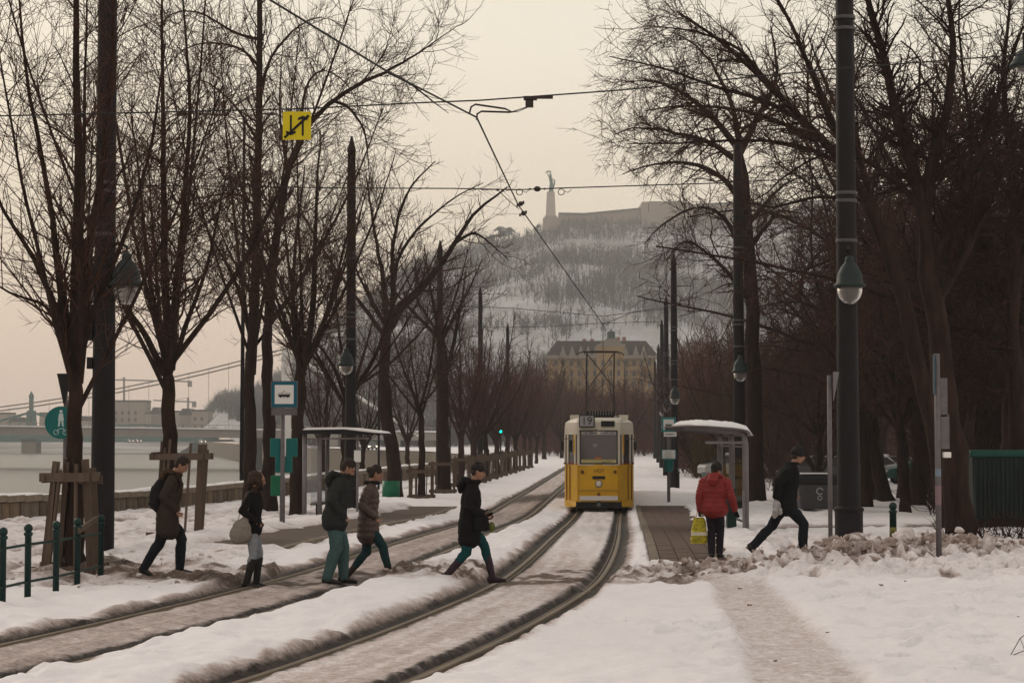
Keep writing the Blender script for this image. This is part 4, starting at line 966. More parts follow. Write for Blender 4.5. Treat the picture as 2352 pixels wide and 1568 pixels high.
# houses of the far shore
Mh = [mat('far_house_%d' % k, c, .9) for k, c in enumerate(((.33, .26, .22), (.27, .22, .20), (.38, .32, .27)))]
rh = random.Random(6); labs = ['large pale flat-roofed block on the far shore, left of the round mast trees', 'low reddish house row on the far shore']
hz = [(258, 332, 922, 1000, 0, 0), (345, 368, 935, 1000, 1, 1), (372, 412, 946, 1000, 2, 0), (412, 440, 938, 1000, 1, 1), (440, 476, 944, 1000, 0, 0), (210, 256, 946, 1000, 1, 1), (150, 205, 955, 1000, 2, 1), (90, 146, 950, 1000, 0, 0), (20, 60, 958, 1000, 1, 1), (-60, 16, 950, 1000, 2, 0), (-200, -70, 944, 1000, 1, 1), (332, 346, 950, 1000, 2, 0)]
hl = ['large pale flat block across the river, biggest roofline left of the guarded linden', 'steep roofed house seen just left of the guarded linden trunk', 'low pale house across the river behind the guarded linden trunk', 'pitched roofed house across the river right of the guarded linden', 'flat house across the river next to the wooded knoll', 'hazy house across the river behind the round lamp mast', 'hazy low house across the river left of the lamp mast', 'hazy house across the river just right of the truss tower', 'hazy pitched house across the river left of the truss tower', 'hazy flat house across the river at the left picture edge', 'hazy house across the river outside the left edge', 'narrow hazy house squeezed beside the large flat block']
for k, (x0, x1, y0, y1, mi, pitched) in enumerate(hz):
    Yq = 900+rh.uniform(0, 50); q = Yq/F; t = thing('far_house', hl[k], 'house', w((x0+x1)/2, 1007, Yq), 0, 'houses of the far shore'); O = t.location
    W_ = (x1-x0)*q; H_ = (1007-y0)*q; hb = H_*.78 if pitched else H_
    b = MB(); b.box((0, 8, hb/2), (W_, 16, hb)); b.build('wall', Mh[mi], t)
    if pitched:
        b = MB(); b.prism([(-W_/2-.4, 0), (W_/2+.4, 0), (W_/2-3*q*2, H_-hb), (-W_/2+3*q*2, H_-hb)], 16.6, Matrix.Translation((0, 16.4, hb)) @ Matrix.Rotation(math.pi/2, 4, 'X')); b.build('roof', Mroof, t)
    else:
        b = MB(); b.box((0, 8, H_+.3), (W_*1.02, 16.6, .8)); b.build('roof', Mroof, t)
    me = MB().box((0, 0, 0), (1.1, .3, 1.7)).mesh('window', Mwin)
    for r_ in range(max(1, int((hb-2)/3.4))):
        for c_ in range(max(1, int(W_/3.2))):
            obj('window', me, t, (-W_/2+1.6+c_*3.2, -.05, 2.4+r_*3.4))
for k, (xm, ym, x0, x1, yj, lab) in enumerate(((432, 990, 352, 450, 921, 'lower tower crane on the far shore with its jib pointing left'), (285, 1000, 262, 440, 874, 'higher tower crane far across the river, long thin jib'))):
    Yq = 960; q = Yq/F; t = thing('tower_crane', lab, 'crane', w(xm, 1005, Yq)); O = t.location
    b = MB(); b.bar(L_(xm, 1005), L_(xm, yj-8), .9, .9); b.build('mast', Mbr, t); b = MB(); b.bar(L_(x0, yj-2), L_(x1, yj+2), .7, .7); b.build('jib', Mbr, t); b = MB(); b.box(L_(x1-4, yj+8), (2, 1.5, 2.6)); b.build('counterweight', Mbr, t)
    b = MB(); b.tube([L_(xm, yj-8), L_((xm+x0)/2, yj-1)], .12, 4); b.build('tie_rod', Mbr, t)
Yq = 870; q = Yq/F; p = w(517, 912, 1236)
t = thing('knoll_cross', 'tiny cross on top of the wooded knoll beyond the bridge', 'cross', p); b = MB(); b.bar((0, 0, -1), (0, 0, 6), .7, .7); b.build('upright', Mbr, t); b = MB(); b.bar((-1.6, 0, 4), (1.6, 0, 4), .6, .6); b.build('crossbar', Mbr, t)
# haze
b = MB(); b.box((0, 780, 92), (1990, 1710, 200)); 
hz_ = bpy.data.materials.new('haze'); hz_.use_nodes = True; n = hz_.node_tree; n.nodes.clear(); o_ = n.nodes.new('ShaderNodeOutputMaterial'); pv = n.nodes.new('ShaderNodeVolumePrincipled')
pv.inputs['Color'].default_value = (.96, .985, 1.0, 1); pv.inputs['Density'].default_value = .00038; n.links.new(pv.outputs[0], o_.inputs['Volume'])
tag(b.build('haze', hz_), kind='stuff')
ORD = ['nearest', 'second', 'third', 'fourth', 'fifth', 'sixth', 'seventh', 'eighth', 'farthest']
# ---------------------------------------------------------------- catenary masts with bell lanterns
def lantern(par, off, z, side):
    """bell shaped lantern on a short bracket"""
    x, y = off
    b = MB(); b.tube([(x*.25, y*.25, z+.62), (x*.6, y*.6, z+.74), (x, y, z+.66), (x, y, z+.5)], [.028]*4, 8)
    lamp = b.build('bracket', M['pole'], par, smooth=True)
    b = MB(); b.lathe([(.03, .56), (.07, .54), (.09, .47), (.085, .44), (.16, .36), (.235, .2), (.25, .06), (.30, .02), (.30, -.02), (.24, -.02)], 20, (x, y, z)); lh = b.build('lamp_head', M['lamp_metal'], par, smooth=True)
    b = MB(); b.lathe([(.235, -.01), (.23, -.12), (.19, -.23), (.10, -.32), (.02, -.345)], 20, (x, y, z)); b.build('glass_bowl', M['lglass'], lh, smooth=True)
M['lamp_metal'] = mat('lamp_metal', (.016, .026, .027), .55, noise=5, col2=(.010, .018, .019))
M['band'] = mat('band', (.075, .07, .073), .5, .2)
def mast(name, label, x, Y, h, r, lamps, collar=True, group=None, lz=5.0, point=True, lean=0):
    t = thing(name, label, 'mast', (x, Y, float(zb(Y))), 0, group)
    b = MB()
    pr = [(r, -.2), (r, 1.0), (r*.86, h*.45), (r*.74, h*.92), (r*.66, h)]
    if point: pr += [(r*.8, h), (r*.7, h+.1), (.03, h+.55)]
    b.lathe(pr, 24); b.build('shaft', M['pole'], t, smooth=True)
    if collar:
        b = MB(); b.lathe([(r*1.22, -.2), (r*1.22, .74), (r*1.32, .76), (r*1.32, .80), (r*1.18, .82), (r*.9, .86)], 24); b.build('base_collar', M['pole'], t, smooth=False)
    for z in (lz+.85, lz+1.6, lz+1.75, h*.70, h*.715) if h > 7 else (): b = MB(); b.lathe([(r*.93, z), (r*.95, z+.01), (r*.95, z+.05), (r*.93, z+.06)], 24); b.build('clamp_band', M['band'], t)
    for off in lamps: lantern(t, off, lz, 0)
    return t
mR = mast('catenary_mast', 'nearest thick grey mast on the right with one bell lantern facing the camera', float(at(1948, 1000, 36).x), 36, 14, .215, [(-.02, -.42)], True, 'catenary masts', lz=4.93, point=False)
b = MB(); b.box((.05, -.275, .3), (.13, .02, .07)); b.build('number_plate', M['galv'], mR)
mL = mast('catenary_mast', 'nearest thick dark mast on the left carrying two bell lanterns, behind the railing', float(at(237, 1000, 33.2).x), 33.2, 14, .205, [(.40, -.12), (-.34, .1)], False, 'catenary masts', lz=4.75, point=False)
b = MB(); b.box((-.235, -.05, 4.1), (.1, .16, .62)); b.box((-.23, -.05, 3.4), (.09, .12, .2)); b.build('junction_box', M['black'], mL)
mast('catenary_mast', 'second mast on the right, rising beside the shelter roof in front of the fan-shaped tree', float(at(1698, 1000, 66).x), 66, 12.6, .22, [(.0, -.40)], True, 'catenary masts', lz=4.75, point=False)
mast('catenary_mast', 'pointed mast on the right just behind the tram stop sign pole', float(at(1549, 1000, 93).x), 93, 10.9, .20, [(0, -.4)], True, 'catenary masts', lz=4.4)
for k, (xd, Y_, h_, lab) in enumerate(((1531, 122, 10.9, 'pointed mast left of the stop sign, next beyond the tall pointed one'), (1521, 150, 11.1, 'third of the closely lined pointed masts right of the tram'), (1513, 180, 10.6, 'fourth of the closely lined pointed masts right of the tram'), (1505, 212, 10.4, 'farthest of the lined up pointed masts right of the tram'))):
    mast('catenary_mast', lab, float(at(xd, 1000, Y_).x), Y_, h_, .2, [(0, -.4)] if k < 2 else [], True, 'catenary masts', lz=4.4)
for k, (xd, Y_, h_, lab, lp) in enumerate(((805, 65, 12.2, 'second mast on the left, lantern hanging above the left shelter roof', [(-.12, -.4)]), (1010, 98, 12.0, 'third mast on the left, its top among the crowns right of the crooked linden', []), (1103, 131, 12.2, 'fourth mast on the left with a small lantern, above the walking woman in black', [(-.1, -.4)]), (1166, 164, 11.6, 'farthest mast on the left, among the reddish crowns', []))):
    mast('catenary_mast', lab, float(at(xd, 1000, Y_).x), Y_, h_, .2, lp, True, 'catenary masts', lz=4.95)
# lamp head hanging into the picture at the top right corner
t = thing('street_lantern', 'green lamp shade cut by the right picture edge high among branches', 'lamp', at(2352, 150, 30)); b = MB(); b.lathe([(.02, .25), (.10, .2), (.16, .1), (.22, .02), (.23, -.02), (.17, -.03)], 16); b.build('lamp_head', M['lamp_metal'], t, smooth=True); b = MB(); b.lathe([(.15, -.02), (.12, -.1), (.03, -.14)], 12); b.build('glass_bowl', M['lglass'], t, smooth=True)
b = MB(); b.tube([(0, 0, .2), (0, 0, .5), (.3, 0, .7), (1.6, 0, .75)], .025, 6); b.build('bracket', M['pole'], t)
b = MB(); b.tube([(1.6, 0, .9), (1.6, 0, -5.3)], .07, 8); b.build('post', M['pole'], t)
# ---------------------------------------------------------------- overhead line
def wire(name, label, pts, r=.011, parent=None, cat='wire', n=5):
    t = thing(name, label, cat, pts[0]) if parent is None else parent
    o = Vector(t.location); b = MB(); b.tube([Vector(p)-o for p in pts], r, n); b.build('cable', M['cable'], t); return t
def sag(a, b_, d, n=8): a = Vector(a); b_ = Vector(b_); return [a.lerp(b_, k/n)-Vector((0, 0, d*4*(k/n)*(1-k/n))) for k in range(n+1)]
kpts = [at(480, -80, 16), at(620, 0, 18), at(890, 165, 21), at(1095, 270, 24), at(1190, 470, 34), at(1385, 745, 55), at(1385, 806, 63.4)]
kpts += [Vector((float(cc(C1, y)), y, 4.95)) for y in (90, 120, 150, 200)]
cw = wire('contact_wire', 'contact wire zigzagging down from upper left to the tram pantograph', kpts, .012)
s1l, s1r = at(-60, 268, 24), at(2420, 120, 26)
m1 = at(1225, 222, 24)
t = wire('span_wire', 'upper span wire with a clamp and two curved registration arms over the track', [s1l]+[at(700, 250, 24), at(950, 237, 24), at(1100, 231, 24), m1, at(1430, 207, 24.3), at(1900, 160, 25)]+[s1r], .010); O = t.location
b = MB(); b.box(at(1218, 226, 24)-O, (.17, .05, .05)); b.box(at(1216, 238, 24)-O, (.1, .05, .1)); b.box(at(1250, 224, 24)-O, (.22, .035, .035)); b.build('clamp', M['insul'], t)
for pts in ([(1078, 262), (1082, 246), (1092, 240), (1160, 250), (1176, 257), (1210, 246)], [(1095, 276), (1096, 262), (1106, 256), (1170, 258), (1190, 256), (1210, 248)]):
    b = MB(); b.tube([at(p[0], p[1], 24)-O for p in pts], [.013, .013, .013, .013, .006, .006], 6); b.build('registration_arm', M['insul'], t)
t = wire('span_wire', 'lower span wire between the two nearest masts with round insulator and loops', [at(253, 425, 33.2), at(800, 432, 34), at(1040, 433, 34), at(1190, 436, 34), at(1290, 432, 34.2), at(1640, 421, 35), at(1925, 406, 36)], .011); O = t.location
b = MB(); c = at(1234, 434, 34)-O; b.ball(c, (.065, .05, .05), 12, 8); b.ball(c-Vector((.13, 0, 0)), (.02, .02, .02), 8, 5); b.ball(c+Vector((.13, 0, 0)), (.02, .02, .02), 8, 5); b.build('insulator', M['insul'], t, smooth=True)
for xc in (1193, 1289):
    b = MB(); c = at(xc, 441, 34)-O; b.tube([c+Vector((math.cos(a)*.055, 0, math.sin(a)*.055)) for a in np.linspace(0, 6.28, 15)], .008, 5); b.tube([c+Vector((.05, 0, .02)), c+Vector((.12, 0, -.01)), c+Vector((.18, 0, .04))], .006, 5); b.build('cable_loop', M['insul'], t)
b = MB(); b.tube([at(1143, 436, 34)-O, at(1170, 462, 34)-O, at(1192, 480, 34)-O], .007, 5); b.box(at(1143, 436, 34)-O, (.05, .03, .04)); b.build('drop_wire', M['insul'], t)
for (xc, yc) in ((1196, 468), (1202, 490)):
    b = MB(); c = at(xc, yc, 34.2)-O; b.box(c, (.06, .06, .075)); b.box(c+Vector((.05, 0, .02)), (.03, .03, .06)); b.box(c-Vector((.06, 0, .03)), (.03, .03, .05)); b.ball(c, .045, 8, 6); b.build('wire_clamp', M['insul'], t)
wire('span_wire', 'thin distant span wire drawn between masts in front of the hillside', [at(1010, 700, 96), at(1180, 708, 94), at(1385, 726, 92), at(1549, 706, 93)], .014)
wire('span_wire', 'faint second distant span wire lower before the hillside', [at(1103, 752, 130), at(1250, 750, 128), at(1385, 742, 124), at(1531, 738, 122)], .016)
wire('pull_off_wire', 'short oblique wire joining the contact wire above the tram roof', [at(1385, 745, 55), at(1455, 716, 62), at(1549, 700, 93)], .012)
# yellow sign hung on the upper span wire
c = at(682, 289, 24); t = thing('hanging_sign', 'square yellow sign with black crossing arrows hanging on the upper span wire', 'sign', c)
M['yel'] = mat('sign_yellow', (.62, .50, .012), .5, noise=6, col2=(.52, .42, .01)); hw = .178
b = MB(); b.box((0, 0, 0), (2*hw, .02, 2*hw)); b.build('board', M['yel'], t, bevel=.004)
def arrow(par, a, d, wd, hd, m_, name='arrow', y=-.0125):
    a = Vector((a[0], 0, a[1])); d = Vector((d[0], 0, d[1])); u = (d-a).normalized(); p = Vector((u.z, 0, -u.x)); b = MB()
    v = [a+p*wd/2, a-p*wd/2, d-u*wd-p*wd/2, d-u*wd+p*wd/2]; b.add([Vector((q.x, y, q.z)) for q in v], [(0, 1, 2, 3)] )
    for s_ in (-1, 1):
        v = [d, d-u*wd*1.5, d-u*hd+p*s_*hd-u*0, d-u*(hd-wd*1.2)+p*s_*hd*1.05+u*0]; b.add([Vector((q.x, y-.0015, q.z)) for q in v], [(0, 1, 2, 3)])
    return b.build(name, m_, par)
arrow(t, (-.075, .13), (-.075, -.125), .026, .06, M['black']); arrow(t, (.075, -.13), (.075, .125), .026, .06, M['black'])
b = MB(); b.bar((-.155, -.0155, -.15), (.15, -.0155, .13), .001, .028, up=(0, 1, 0)); b.add([(-.165, -.0165, -.145), (-.145, -.0165, -.165), (.16, -.0165, .115), (.14, -.0165, .14)], [(0, 1, 2, 3)]); b.build('diagonal_bar', M['black'], t)
for s_ in (-.13, .13): b = MB(); b.tube([(s_, 0, hw-.01), (s_, 0, hw+.06)], .006, 5); b.build('hanger', M['insul'], t)
# ---------------------------------------------------------------- stop signs
M['blue'] = mat('stop_blue', (.004, .105, .16), .4, noise=5, col2=(.004, .09, .14)); M['tealb'] = mat('stop_teal', (.01, .22, .23), .4)
def pictogram(par, wd, mi, y):
    s = wd; b = MB()
    def q(x0, z0, x1, z1, yy=y): b.add([(x0*s, yy, z0*s), (x1*s, yy, z0*s), (x1*s, yy, z1*s), (x0*s, yy, z1*s)], [(0, 1, 2, 3)])
    b.cur = 0; q(-.25, -.11, .25, -.02); q(-.27, -.02, .27, .0); q(-.25, .035, .25, .055); q(-.27, .0, -.25, .05); q(.25, .0, .27, .05); q(-.10, .0, -.085, .04); q(.085, .0, .10, .04); q(-.19, -.145, -.12, -.11); q(.12, -.145, .19, -.11); q(-.03, -.15, .03, -.13)
    b.add([(-.12*s, y, .055*s), (-.10*s, y, .055*s), (.01*s, y, .15*s), (-.005*s, y, .16*s)], [(0, 1, 2, 3)]); q(-.06, .15, .06, .162)
    return b.build('tram_symbol', M['black'], par)
def stop_sign(loc, wz, wd, lab, colr, ex):
    t = thing('tram_stop_sign', lab, 'sign', loc); b = MB(); hp = wz+wd/2
    b.lathe([(.062, -.2), (.062, 1.3), (.048, 1.35), (.045, hp)], 14); b.build('post', M['galv'], t, smooth=True)
    b = MB(); b.box((.04*ex, -.075, wz), (wd, .03, wd)); bd = b.build('board', M['galv'], t, bevel=.006)
    b = MB(); b.box((.04*ex, -.0925, wz), (wd*.94, .006, wd*.94)); b.build('coloured_border', colr, t, bevel=.002)
    b = MB(); b.box((.04*ex, -.0985, wz), (wd*.70, .006, wd*.70)); pn = b.build('white_field', M['white'], t)
    pic = pictogram(pn, wd*.85, 0, -.103); pic.location = (.04*ex, 0, wz); return t
pL = on(648, 1228)
t = stop_sign((pL.x, pL.y, pL.z), 3.20-.02, .61, 'big square blue tram stop sign on a grey post by the left platform', M['blue'], 1)
b = MB(); b.box((.04, -.075, 2.79), (.58, .03, .16)); b.build('name_plate', M['galv'], t, bevel=.004)
b = MB(); b.box((-.17, .07, 1.98), (.24, .10, .42)); b.build('case', M['teal'], t, bevel=.02); b = MB(); b.box((.20, .07, 1.98), (.26, .10, .42)); b.build('case', M['teal'], t, bevel=.02)
b = MB(); b.box((-.09, .07, 1.60), (.16, .09, .38)); b.box((.13, .07, 1.60), (.17, .09, .38)); b.build('case', M['teal'], t, bevel=.015)
b = MB(); b.box((-.13, .06, 1.12), (.27, .2, .46)); b.build('litter_box', M['dgreen'], t, bevel=.02)
pR = on(1536, 1157)
t = stop_sign((pR.x, pR.y, pR.z), 2.98, .56, 'smaller square teal tram stop sign on a grey post beside the tram, right platform', M['tealb'], 0)
b = MB(); b.box((.06, -.08, 2.62), (.48, .02, .17)); b.build('name_plate', M['white'], t)
b = MB(); b.box((.04, -.093, 2.62), (.34, .004, .03)); b.build('lettering', M['black'], t)
b = MB(); b.box((.0, -.08, 1.86), (.54, .03, .36)); b.build('timetable_frame', M['tealb'], t, bevel=.005); b = MB(); b.box((.0, -.099, 1.87), (.48, .006, .32)); tt = b.build('timetable', M['white'], t)
b = MB()
for k in range(7): b.box((-.04+.03*(k % 2), -.1035, 1.98-.04*k), (.30-.04*(k % 3), .001, .012))
b.build('timetable_lines', mat('ink', (.25, .25, .26), .7), tt)
b = MB(); b.lathe([(.13, 1.22), (.17, 1.3), (.19, 1.62), (.19, 1.66), (.16, 1.66)], 16, (.0, -.1, 0)); b.build('litter_bin', M['teal'], t, smooth=True)
# ---------------------------------------------------------------- shelters
# right: single mast row, curved roof with thick snow
x0 = at(1712, 1000, 42).x; g = float(zb(42)); Mst = mat('shelter_steel', (.19, .17, .18), .6, .0, noise=4, col2=(.14, .125, .13))
t = thing('tram_shelter', 'grey tram shelter with a thick slab of snow on its roof, right platform', 'shelter', (x0, 42, g)); t.scale = (.93, 1, .925)
lenY = 5.2
for yy_ in (0, 2.6, 5.1):
    b = MB(); b.tube([(0, yy_, -.2), (0, yy_, 2.2), (-.03, yy_, 2.42), (-.12, yy_, 2.5)], [.075, .075, .065, .05], 12); b.build('post', Mst, t, smooth=True)
    b = MB(); b.bar((-.05, yy_, 2.46), (-1.45, yy_, 2.60), .05, .10); b.build('roof_arm', Mst, t)
V = []; ny = 2
pr = [(.06, 2.38), (.10, 2.47), (.02, 2.545), (-.3, 2.59), (-.9, 2.63), (-1.52, 2.645), (-1.52, 2.62), (-.9, 2.60), (-.3, 2.55), (.0, 2.50)]
b = MB(); n = len(pr); b.add([(p[0], -.25, p[1]) for p in pr]+[(p[0], lenY+.3, p[1]) for p in pr], [tuple(range(n)), tuple(range(n, 2*n))[::-1]]+[(i, n+i, n+(i+1) % n, (i+1) % n) for i in range(n)]); b.build('roof', Mst, t)
# snow on roof: lofted with rounded edges
ks = 24; V = []; Fs = []; rowsn = []
for k in range(ks+1):
    f = k/ks; yy_ = -.30+f*(lenY+.6); e = min(1, min(f, 1-f)*10)**.5; row = []
    for j in range(13):
        a = j/12; xx = .155-a*1.45; zt = float(np.interp(-xx, [-.12, -.02, .3, .9, 1.6], [2.40, 2.55, 2.595, 2.64, 2.655])); th = .135*e*(1-abs(2*a-1)**5)**.5*(1+.12*math.sin(k*1.3)+.1*math.sin(j*2.1))
        row.append((xx, yy_, zt+th))
    row2 = [(p[0], p[1], float(np.interp(-p[0], [-.12, -.02, .3, .9, 1.6], [2.40, 2.55, 2.595, 2.64, 2.655]))-.005) for p in row][::-1]
    V += row+row2[1:-1]
m_ = 24
for k in range(ks):
    for j in range(m_): Fs.append((k*m_+j, k*m_+(j+1) % m_, (k+1)*m_+(j+1) % m_, (k+1)*m_+j))
Fs.append(tuple(range(m_))[::-1]); Fs.append(tuple(ks*m_+j for j in range(m_)))
me = bpy.data.meshes.new('roof_snow'); me.from_pydata(V, [], Fs); me.materials.append(M['snow_cap']); me.polygons.foreach_set('use_smooth', [True]*len(Fs)); obj('roof_snow', me, t)
b = MB(); b.bar((.0, -.05, 2.24), (-.95, -.05, 2.24), .05, .06); b.build('cross_rail', Mst, t)
for yy_ in (1.3, 3.85):
    b = MB(); b.box((0, yy_, 1.25), (.012, 2.4, 1.75)); b.build('glass_panel', M['pane'], t)
    b = MB(); b.bar((0, yy_-1.2, .36), (0, yy_+1.2, .36), .04, .04); b.bar((0, yy_-1.2, 2.14), (0, yy_+1.2, 2.14), .04, .04); b.build('panel_rail', Mst, t)
b = MB(); b.box((-.28, 3.2, .5), (.36, 2.4, .05)); b.box((-.28, 2.2, .25), (.05, .3, .5)); b.box((-.28, 4.2, .25), (.05, .3, .5)); b.build('bench', M['wood'], t)
b = MB(); b.box((-.22, 1.0, .62), (.22, .3, 1.0)); b.build('display_case', M['green'], t, bevel=.02)
b = MB(); b.box((-.06, -.1, .62), (.06, .05, 1.0)); b.build('poster_edge', Mst, t)
t = thing('litter_bin', 'small tapered grey-green litter bin left of the person in red', 'bin', on(1622, 1136)); b = MB(); b.lathe([(.13, .42), (.21, .95), (.22, 1.0), (.18, 1.0), (.17, .95)], 14); b.build('basket', mat('bin_grey', (.20, .25, .24), .6), t, smooth=True); b = MB(); b.tube([(0, .1, -.1), (0, .1, .8)], .03, 8); b.build('post', M['galv'], t)
t = thing('electric_cabinet', 'dark green cabinet standing on snow beyond the right stop', 'cabinet', on(1602, 1076)+Vector((0, 0, 0))); b = MB(); b.box((0, 0, 1.05), (1.0, .6, 1.6)); b.build('housing', M['green'], t, bevel=.03); b = MB(); b.box((0, 0, .15), (1.06, .66, .3)); b.build('plinth', M['pole'], t); b = MB(); b.box((0, 0, 1.9), (1.0, .6, .09)); b.build('snow_layer', M['snow_cap'], t, bevel=.03)
# left shelter
x0 = at(722, 1000, 56).x; g = float(zb(56)); t = thing('tram_shelter', 'slim glass tram shelter with a flat snowy roof on the left platform, behind the lindens', 'shelter', (x0, 56, g))
for (dx_, yy_) in ((-.28, 0), (.16, 0), (-.1, 2.6), (-.1, 5)):
    b = MB(); b.tube([(dx_, yy_, -.1), (dx_, yy_, 2.58)], .07, 10); b.build('post', Mst, t, smooth=True)
b = MB(); n = 5; pr = [(-.45, 2.55), (-.35, 2.66), (.9, 2.68), (1.95, 2.56), (1.93, 2.52)]; b.add([(p[0], -.3, p[1]) for p in pr]+[(p[0], 5.4, p[1]) for p in pr], [tuple(range(n)), tuple(range(n, 2*n))[::-1]]+[(i, n+i, n+(i+1) % n, (i+1) % n) for i in range(n)]); b.build('roof', M['pole'], t)
b = MB(); n = 5; pr = [(-.33, 2.665), (-.2, 2.73), (.9, 2.74), (1.8, 2.63), (1.9, 2.575)]; b.add([(p[0], -.28, p[1]) for p in pr]+[(p[0], 5.38, p[1]) for p in pr], [tuple(range(n)), tuple(range(n, 2*n))[::-1]]+[(i, n+i, n+(i+1) % n, (i+1) % n) for i in range(n)]); b.build('roof_snow', M['snow_cap'], t)
b = MB(); b.bar((-.28, -.02, 2.4), (1.6, -.02, 2.42), .05, .05); b.build('roof_beam', Mst, t)
for (yy_) in (1.3, 3.8): b = MB(); b.box((-.1, yy_, 1.3), (.012, 2.4, 1.8)); b.build('glass_panel', M['pane'], t)
b = MB(); b.box((-.06, -.01, 1.35), (.40, .012, 1.7)); b.build('glass_panel', M['pane'], t)
b = MB(); b.box((.05, .9, .5), (.36, 1.6, .05)); b.box((.05, .4, .25), (.05, .3, .5)); b.box((.05, 1.5, .25), (.05, .3, .5)); b.build('bench', M['pole'], t)
b = MB(); b.box((1.25, .1, 1.9), (.20, .03, .34)); b.build('notice', M['white'], t); b = MB(); b.tube([(1.25, .14, -.1), (1.25, .14, 2.6)], .035, 8); b.build('post', Mst, t)
# ---------------------------------------------------------------- plank guards round trees
def guard(label, x, Y, wd, h, taper, seed, group='plank guards round the lindens', tilt=.0, planks=8, rz=0):
    r = random.Random(seed); t = thing('tree_guard', label, 'tree guard', (x, Y, float(zb(Y))), rz, group); hw = wd/2
    for k in range(planks):
        side = k % 4; u = r.choice((-.55, .5)) if k >= 4 else (-.5, .55, -.5, .5)[k]
        if side == 0: a = (u*hw, -hw, 0); 
        elif side == 1: a = (hw, u*hw, 0)
        elif side == 2: a = (u*hw, hw, 0)
        else: a = (-hw, u*hw, 0)
        hh = h*r.uniform(.94, 1.06); q = (a[0]*taper+r.uniform(-.04, .04)+tilt*hh, a[1]*taper+r.uniform(-.03, .03), hh)
        b = MB(); b.bar((a[0], a[1], -.05), q, .11, .035, up=(0, 1, 0) if side in (1, 3) else (1, 0, 0)); b.build('upright_plank', M['wood'], t)
    for z, s_ in ((.16, 1.05), (h*.88, taper*1.12)):
        f = z/h
        for side in range(4):
            hx = hw*s_+.03; c = ((0, -hx, 0), (hx, 0, 0), (0, hx, 0), (-hx, 0, 0))[side]
            L = hx*2+.12; b = MB(); b.box((c[0]+tilt*z, c[1], z+r.uniform(-.03, .03)), (L, .035, .13) if side in (0, 2) else (.035, L, .13)); o = b.build('cross_plank', M['wood'], t)
    return t
guard('leaning plank guard round the nearest linden behind the green railing', at(158, 1000, 28.6).x, 28.6, .82, 1.72, .66, 1, tilt=.03, planks=9)
guard('tall plank guard round the linden just behind the backpacker', at(408, 1000, 39.0).x, 39.0, .86, 2.0, .98, 2, tilt=.05, planks=12)
guard('low plank guard round the slim linden, left one of the two beyond the left platform', at(968, 1000, 75.6).x, 75.6, .85, 1.35, 1.0, 3, planks=9)
guard('low plank guard round the thick linden, right one of the two beyond the left platform', at(1018, 1000, 83.6).x, 83.6, .95, 1.5, 1.0, 4, planks=9)
for k, Y_ in enumerate((95, 103, 111, 120, 129, 139, 150)):
    xd = np.interp(Y_, [95, 111, 129, 150, 175, 200], [1060, 1118, 1165, 1205, 1232, 1255])
    guard(ORD[k]+' plank guard below the reddish lindens, counted from the woman in black', at(xd, 1000, Y_).x, Y_-.3, 1.15, 1.55, 1.0, 10+k, planks=12)
    if k:   # pieces of plank fence between the guards
        x_a = at(np.interp(Y_-4.5, [95, 111, 129, 150, 175, 200], [1060, 1118, 1165, 1205, 1232, 1255]), 1000, Y_-4.5).x
        guard('fence piece between the '+ORD[k-1]+' and '+ORD[k]+' plank guard under the reddish lindens', x_a, Y_-4.5, 1.1, 1.4, 1.0, 30+k, planks=12)
# ---------------------------------------------------------------- green railing
pts = [(5, 1388, 1228), (63, 1373, 1215), (128, 1360, 1210), (177, 1347, 1205), (231, 1332, 1200)]
P5 = [on(p[0], p[1]+14) for p in pts]; P5 = [P5[0]+(P5[0]-P5[1])]+P5; t = thing('green_railing', 'dark green railing with ball-topped posts standing in the snow, bottom left', 'railing', P5[1])
for p in P5:
    b = MB(); q = p-P5[1]; b.lathe([(.043, -.1), (.043, .88), (.058, .89), (.058, .92), (.035, .93)], 14, q); b.ball(q+Vector((0, 0, .975)), .058, 12, 8); b.build('post', M['green'], t, smooth=True)
for k in range(5):
    for z in (.77, .30):
        b = MB(); b.tube([P5[k]-P5[1]+Vector((0, 0, z)), P5[k+1]-P5[1]+Vector((0, 0, z))], .018, 8); b.build('rail_bar', M['green'], t)
b = MB(); b.bar(P5[4]-P5[1]+Vector((.03, -.08, .86)), P5[5]-P5[1]+Vector((-.04, -.08, .98)), .03, .075); tag(b.build('loose_plank', M['wood']), 'short pale plank lying across the end of the green railing', 'plank').location = P5[1]
# round blue sign with walker and cyclist, and back of a triangular one above
Y_ = 29.6; p = at(150, 1000, Y_); g = float(zb(Y_)); t = thing('path_sign', 'round teal sign with a walking figure, half hidden by the nearest linden', 'sign', (p.x, Y_, g))
b = MB(); b.lathe([(.035, -.1), (.032, 3.1)], 10); b.build('post', M['galv'], t)
def disc(par, c, r, th, m_, name, n=32): b = MB(); b.prism([(math.cos(2*math.pi*k/n)*r, math.sin(2*math.pi*k/n)*r) for k in range(n)], th, Matrix.Translation(c) @ Matrix.Rotation(math.pi/2, 4, 'X')); return b.build(name, m_, par)
c = at(142, 970, Y_)-Vector((p.x, Y_, g)); disc(t, c+Vector((0, -.04, 0)), .25, .02, M['teal'], 'disc')
def flat(par, polys, y, m_, name, off=(0, 0), s=1):
    b = MB()
    for pl_ in polys: b.add([(off[0]+q[0]*s, y, off[1]+q[1]*s) for q in pl_], [tuple(range(len(pl_)))])
    return b.build(name, m_, par)
def circ(x, z, r, n=14): return [(x+math.cos(2*math.pi*k/n)*r, z+math.sin(2*math.pi*k/n)*r) for k in range(n)]
Mgp = mat('sign_print', (.45, .55, .55), .6)
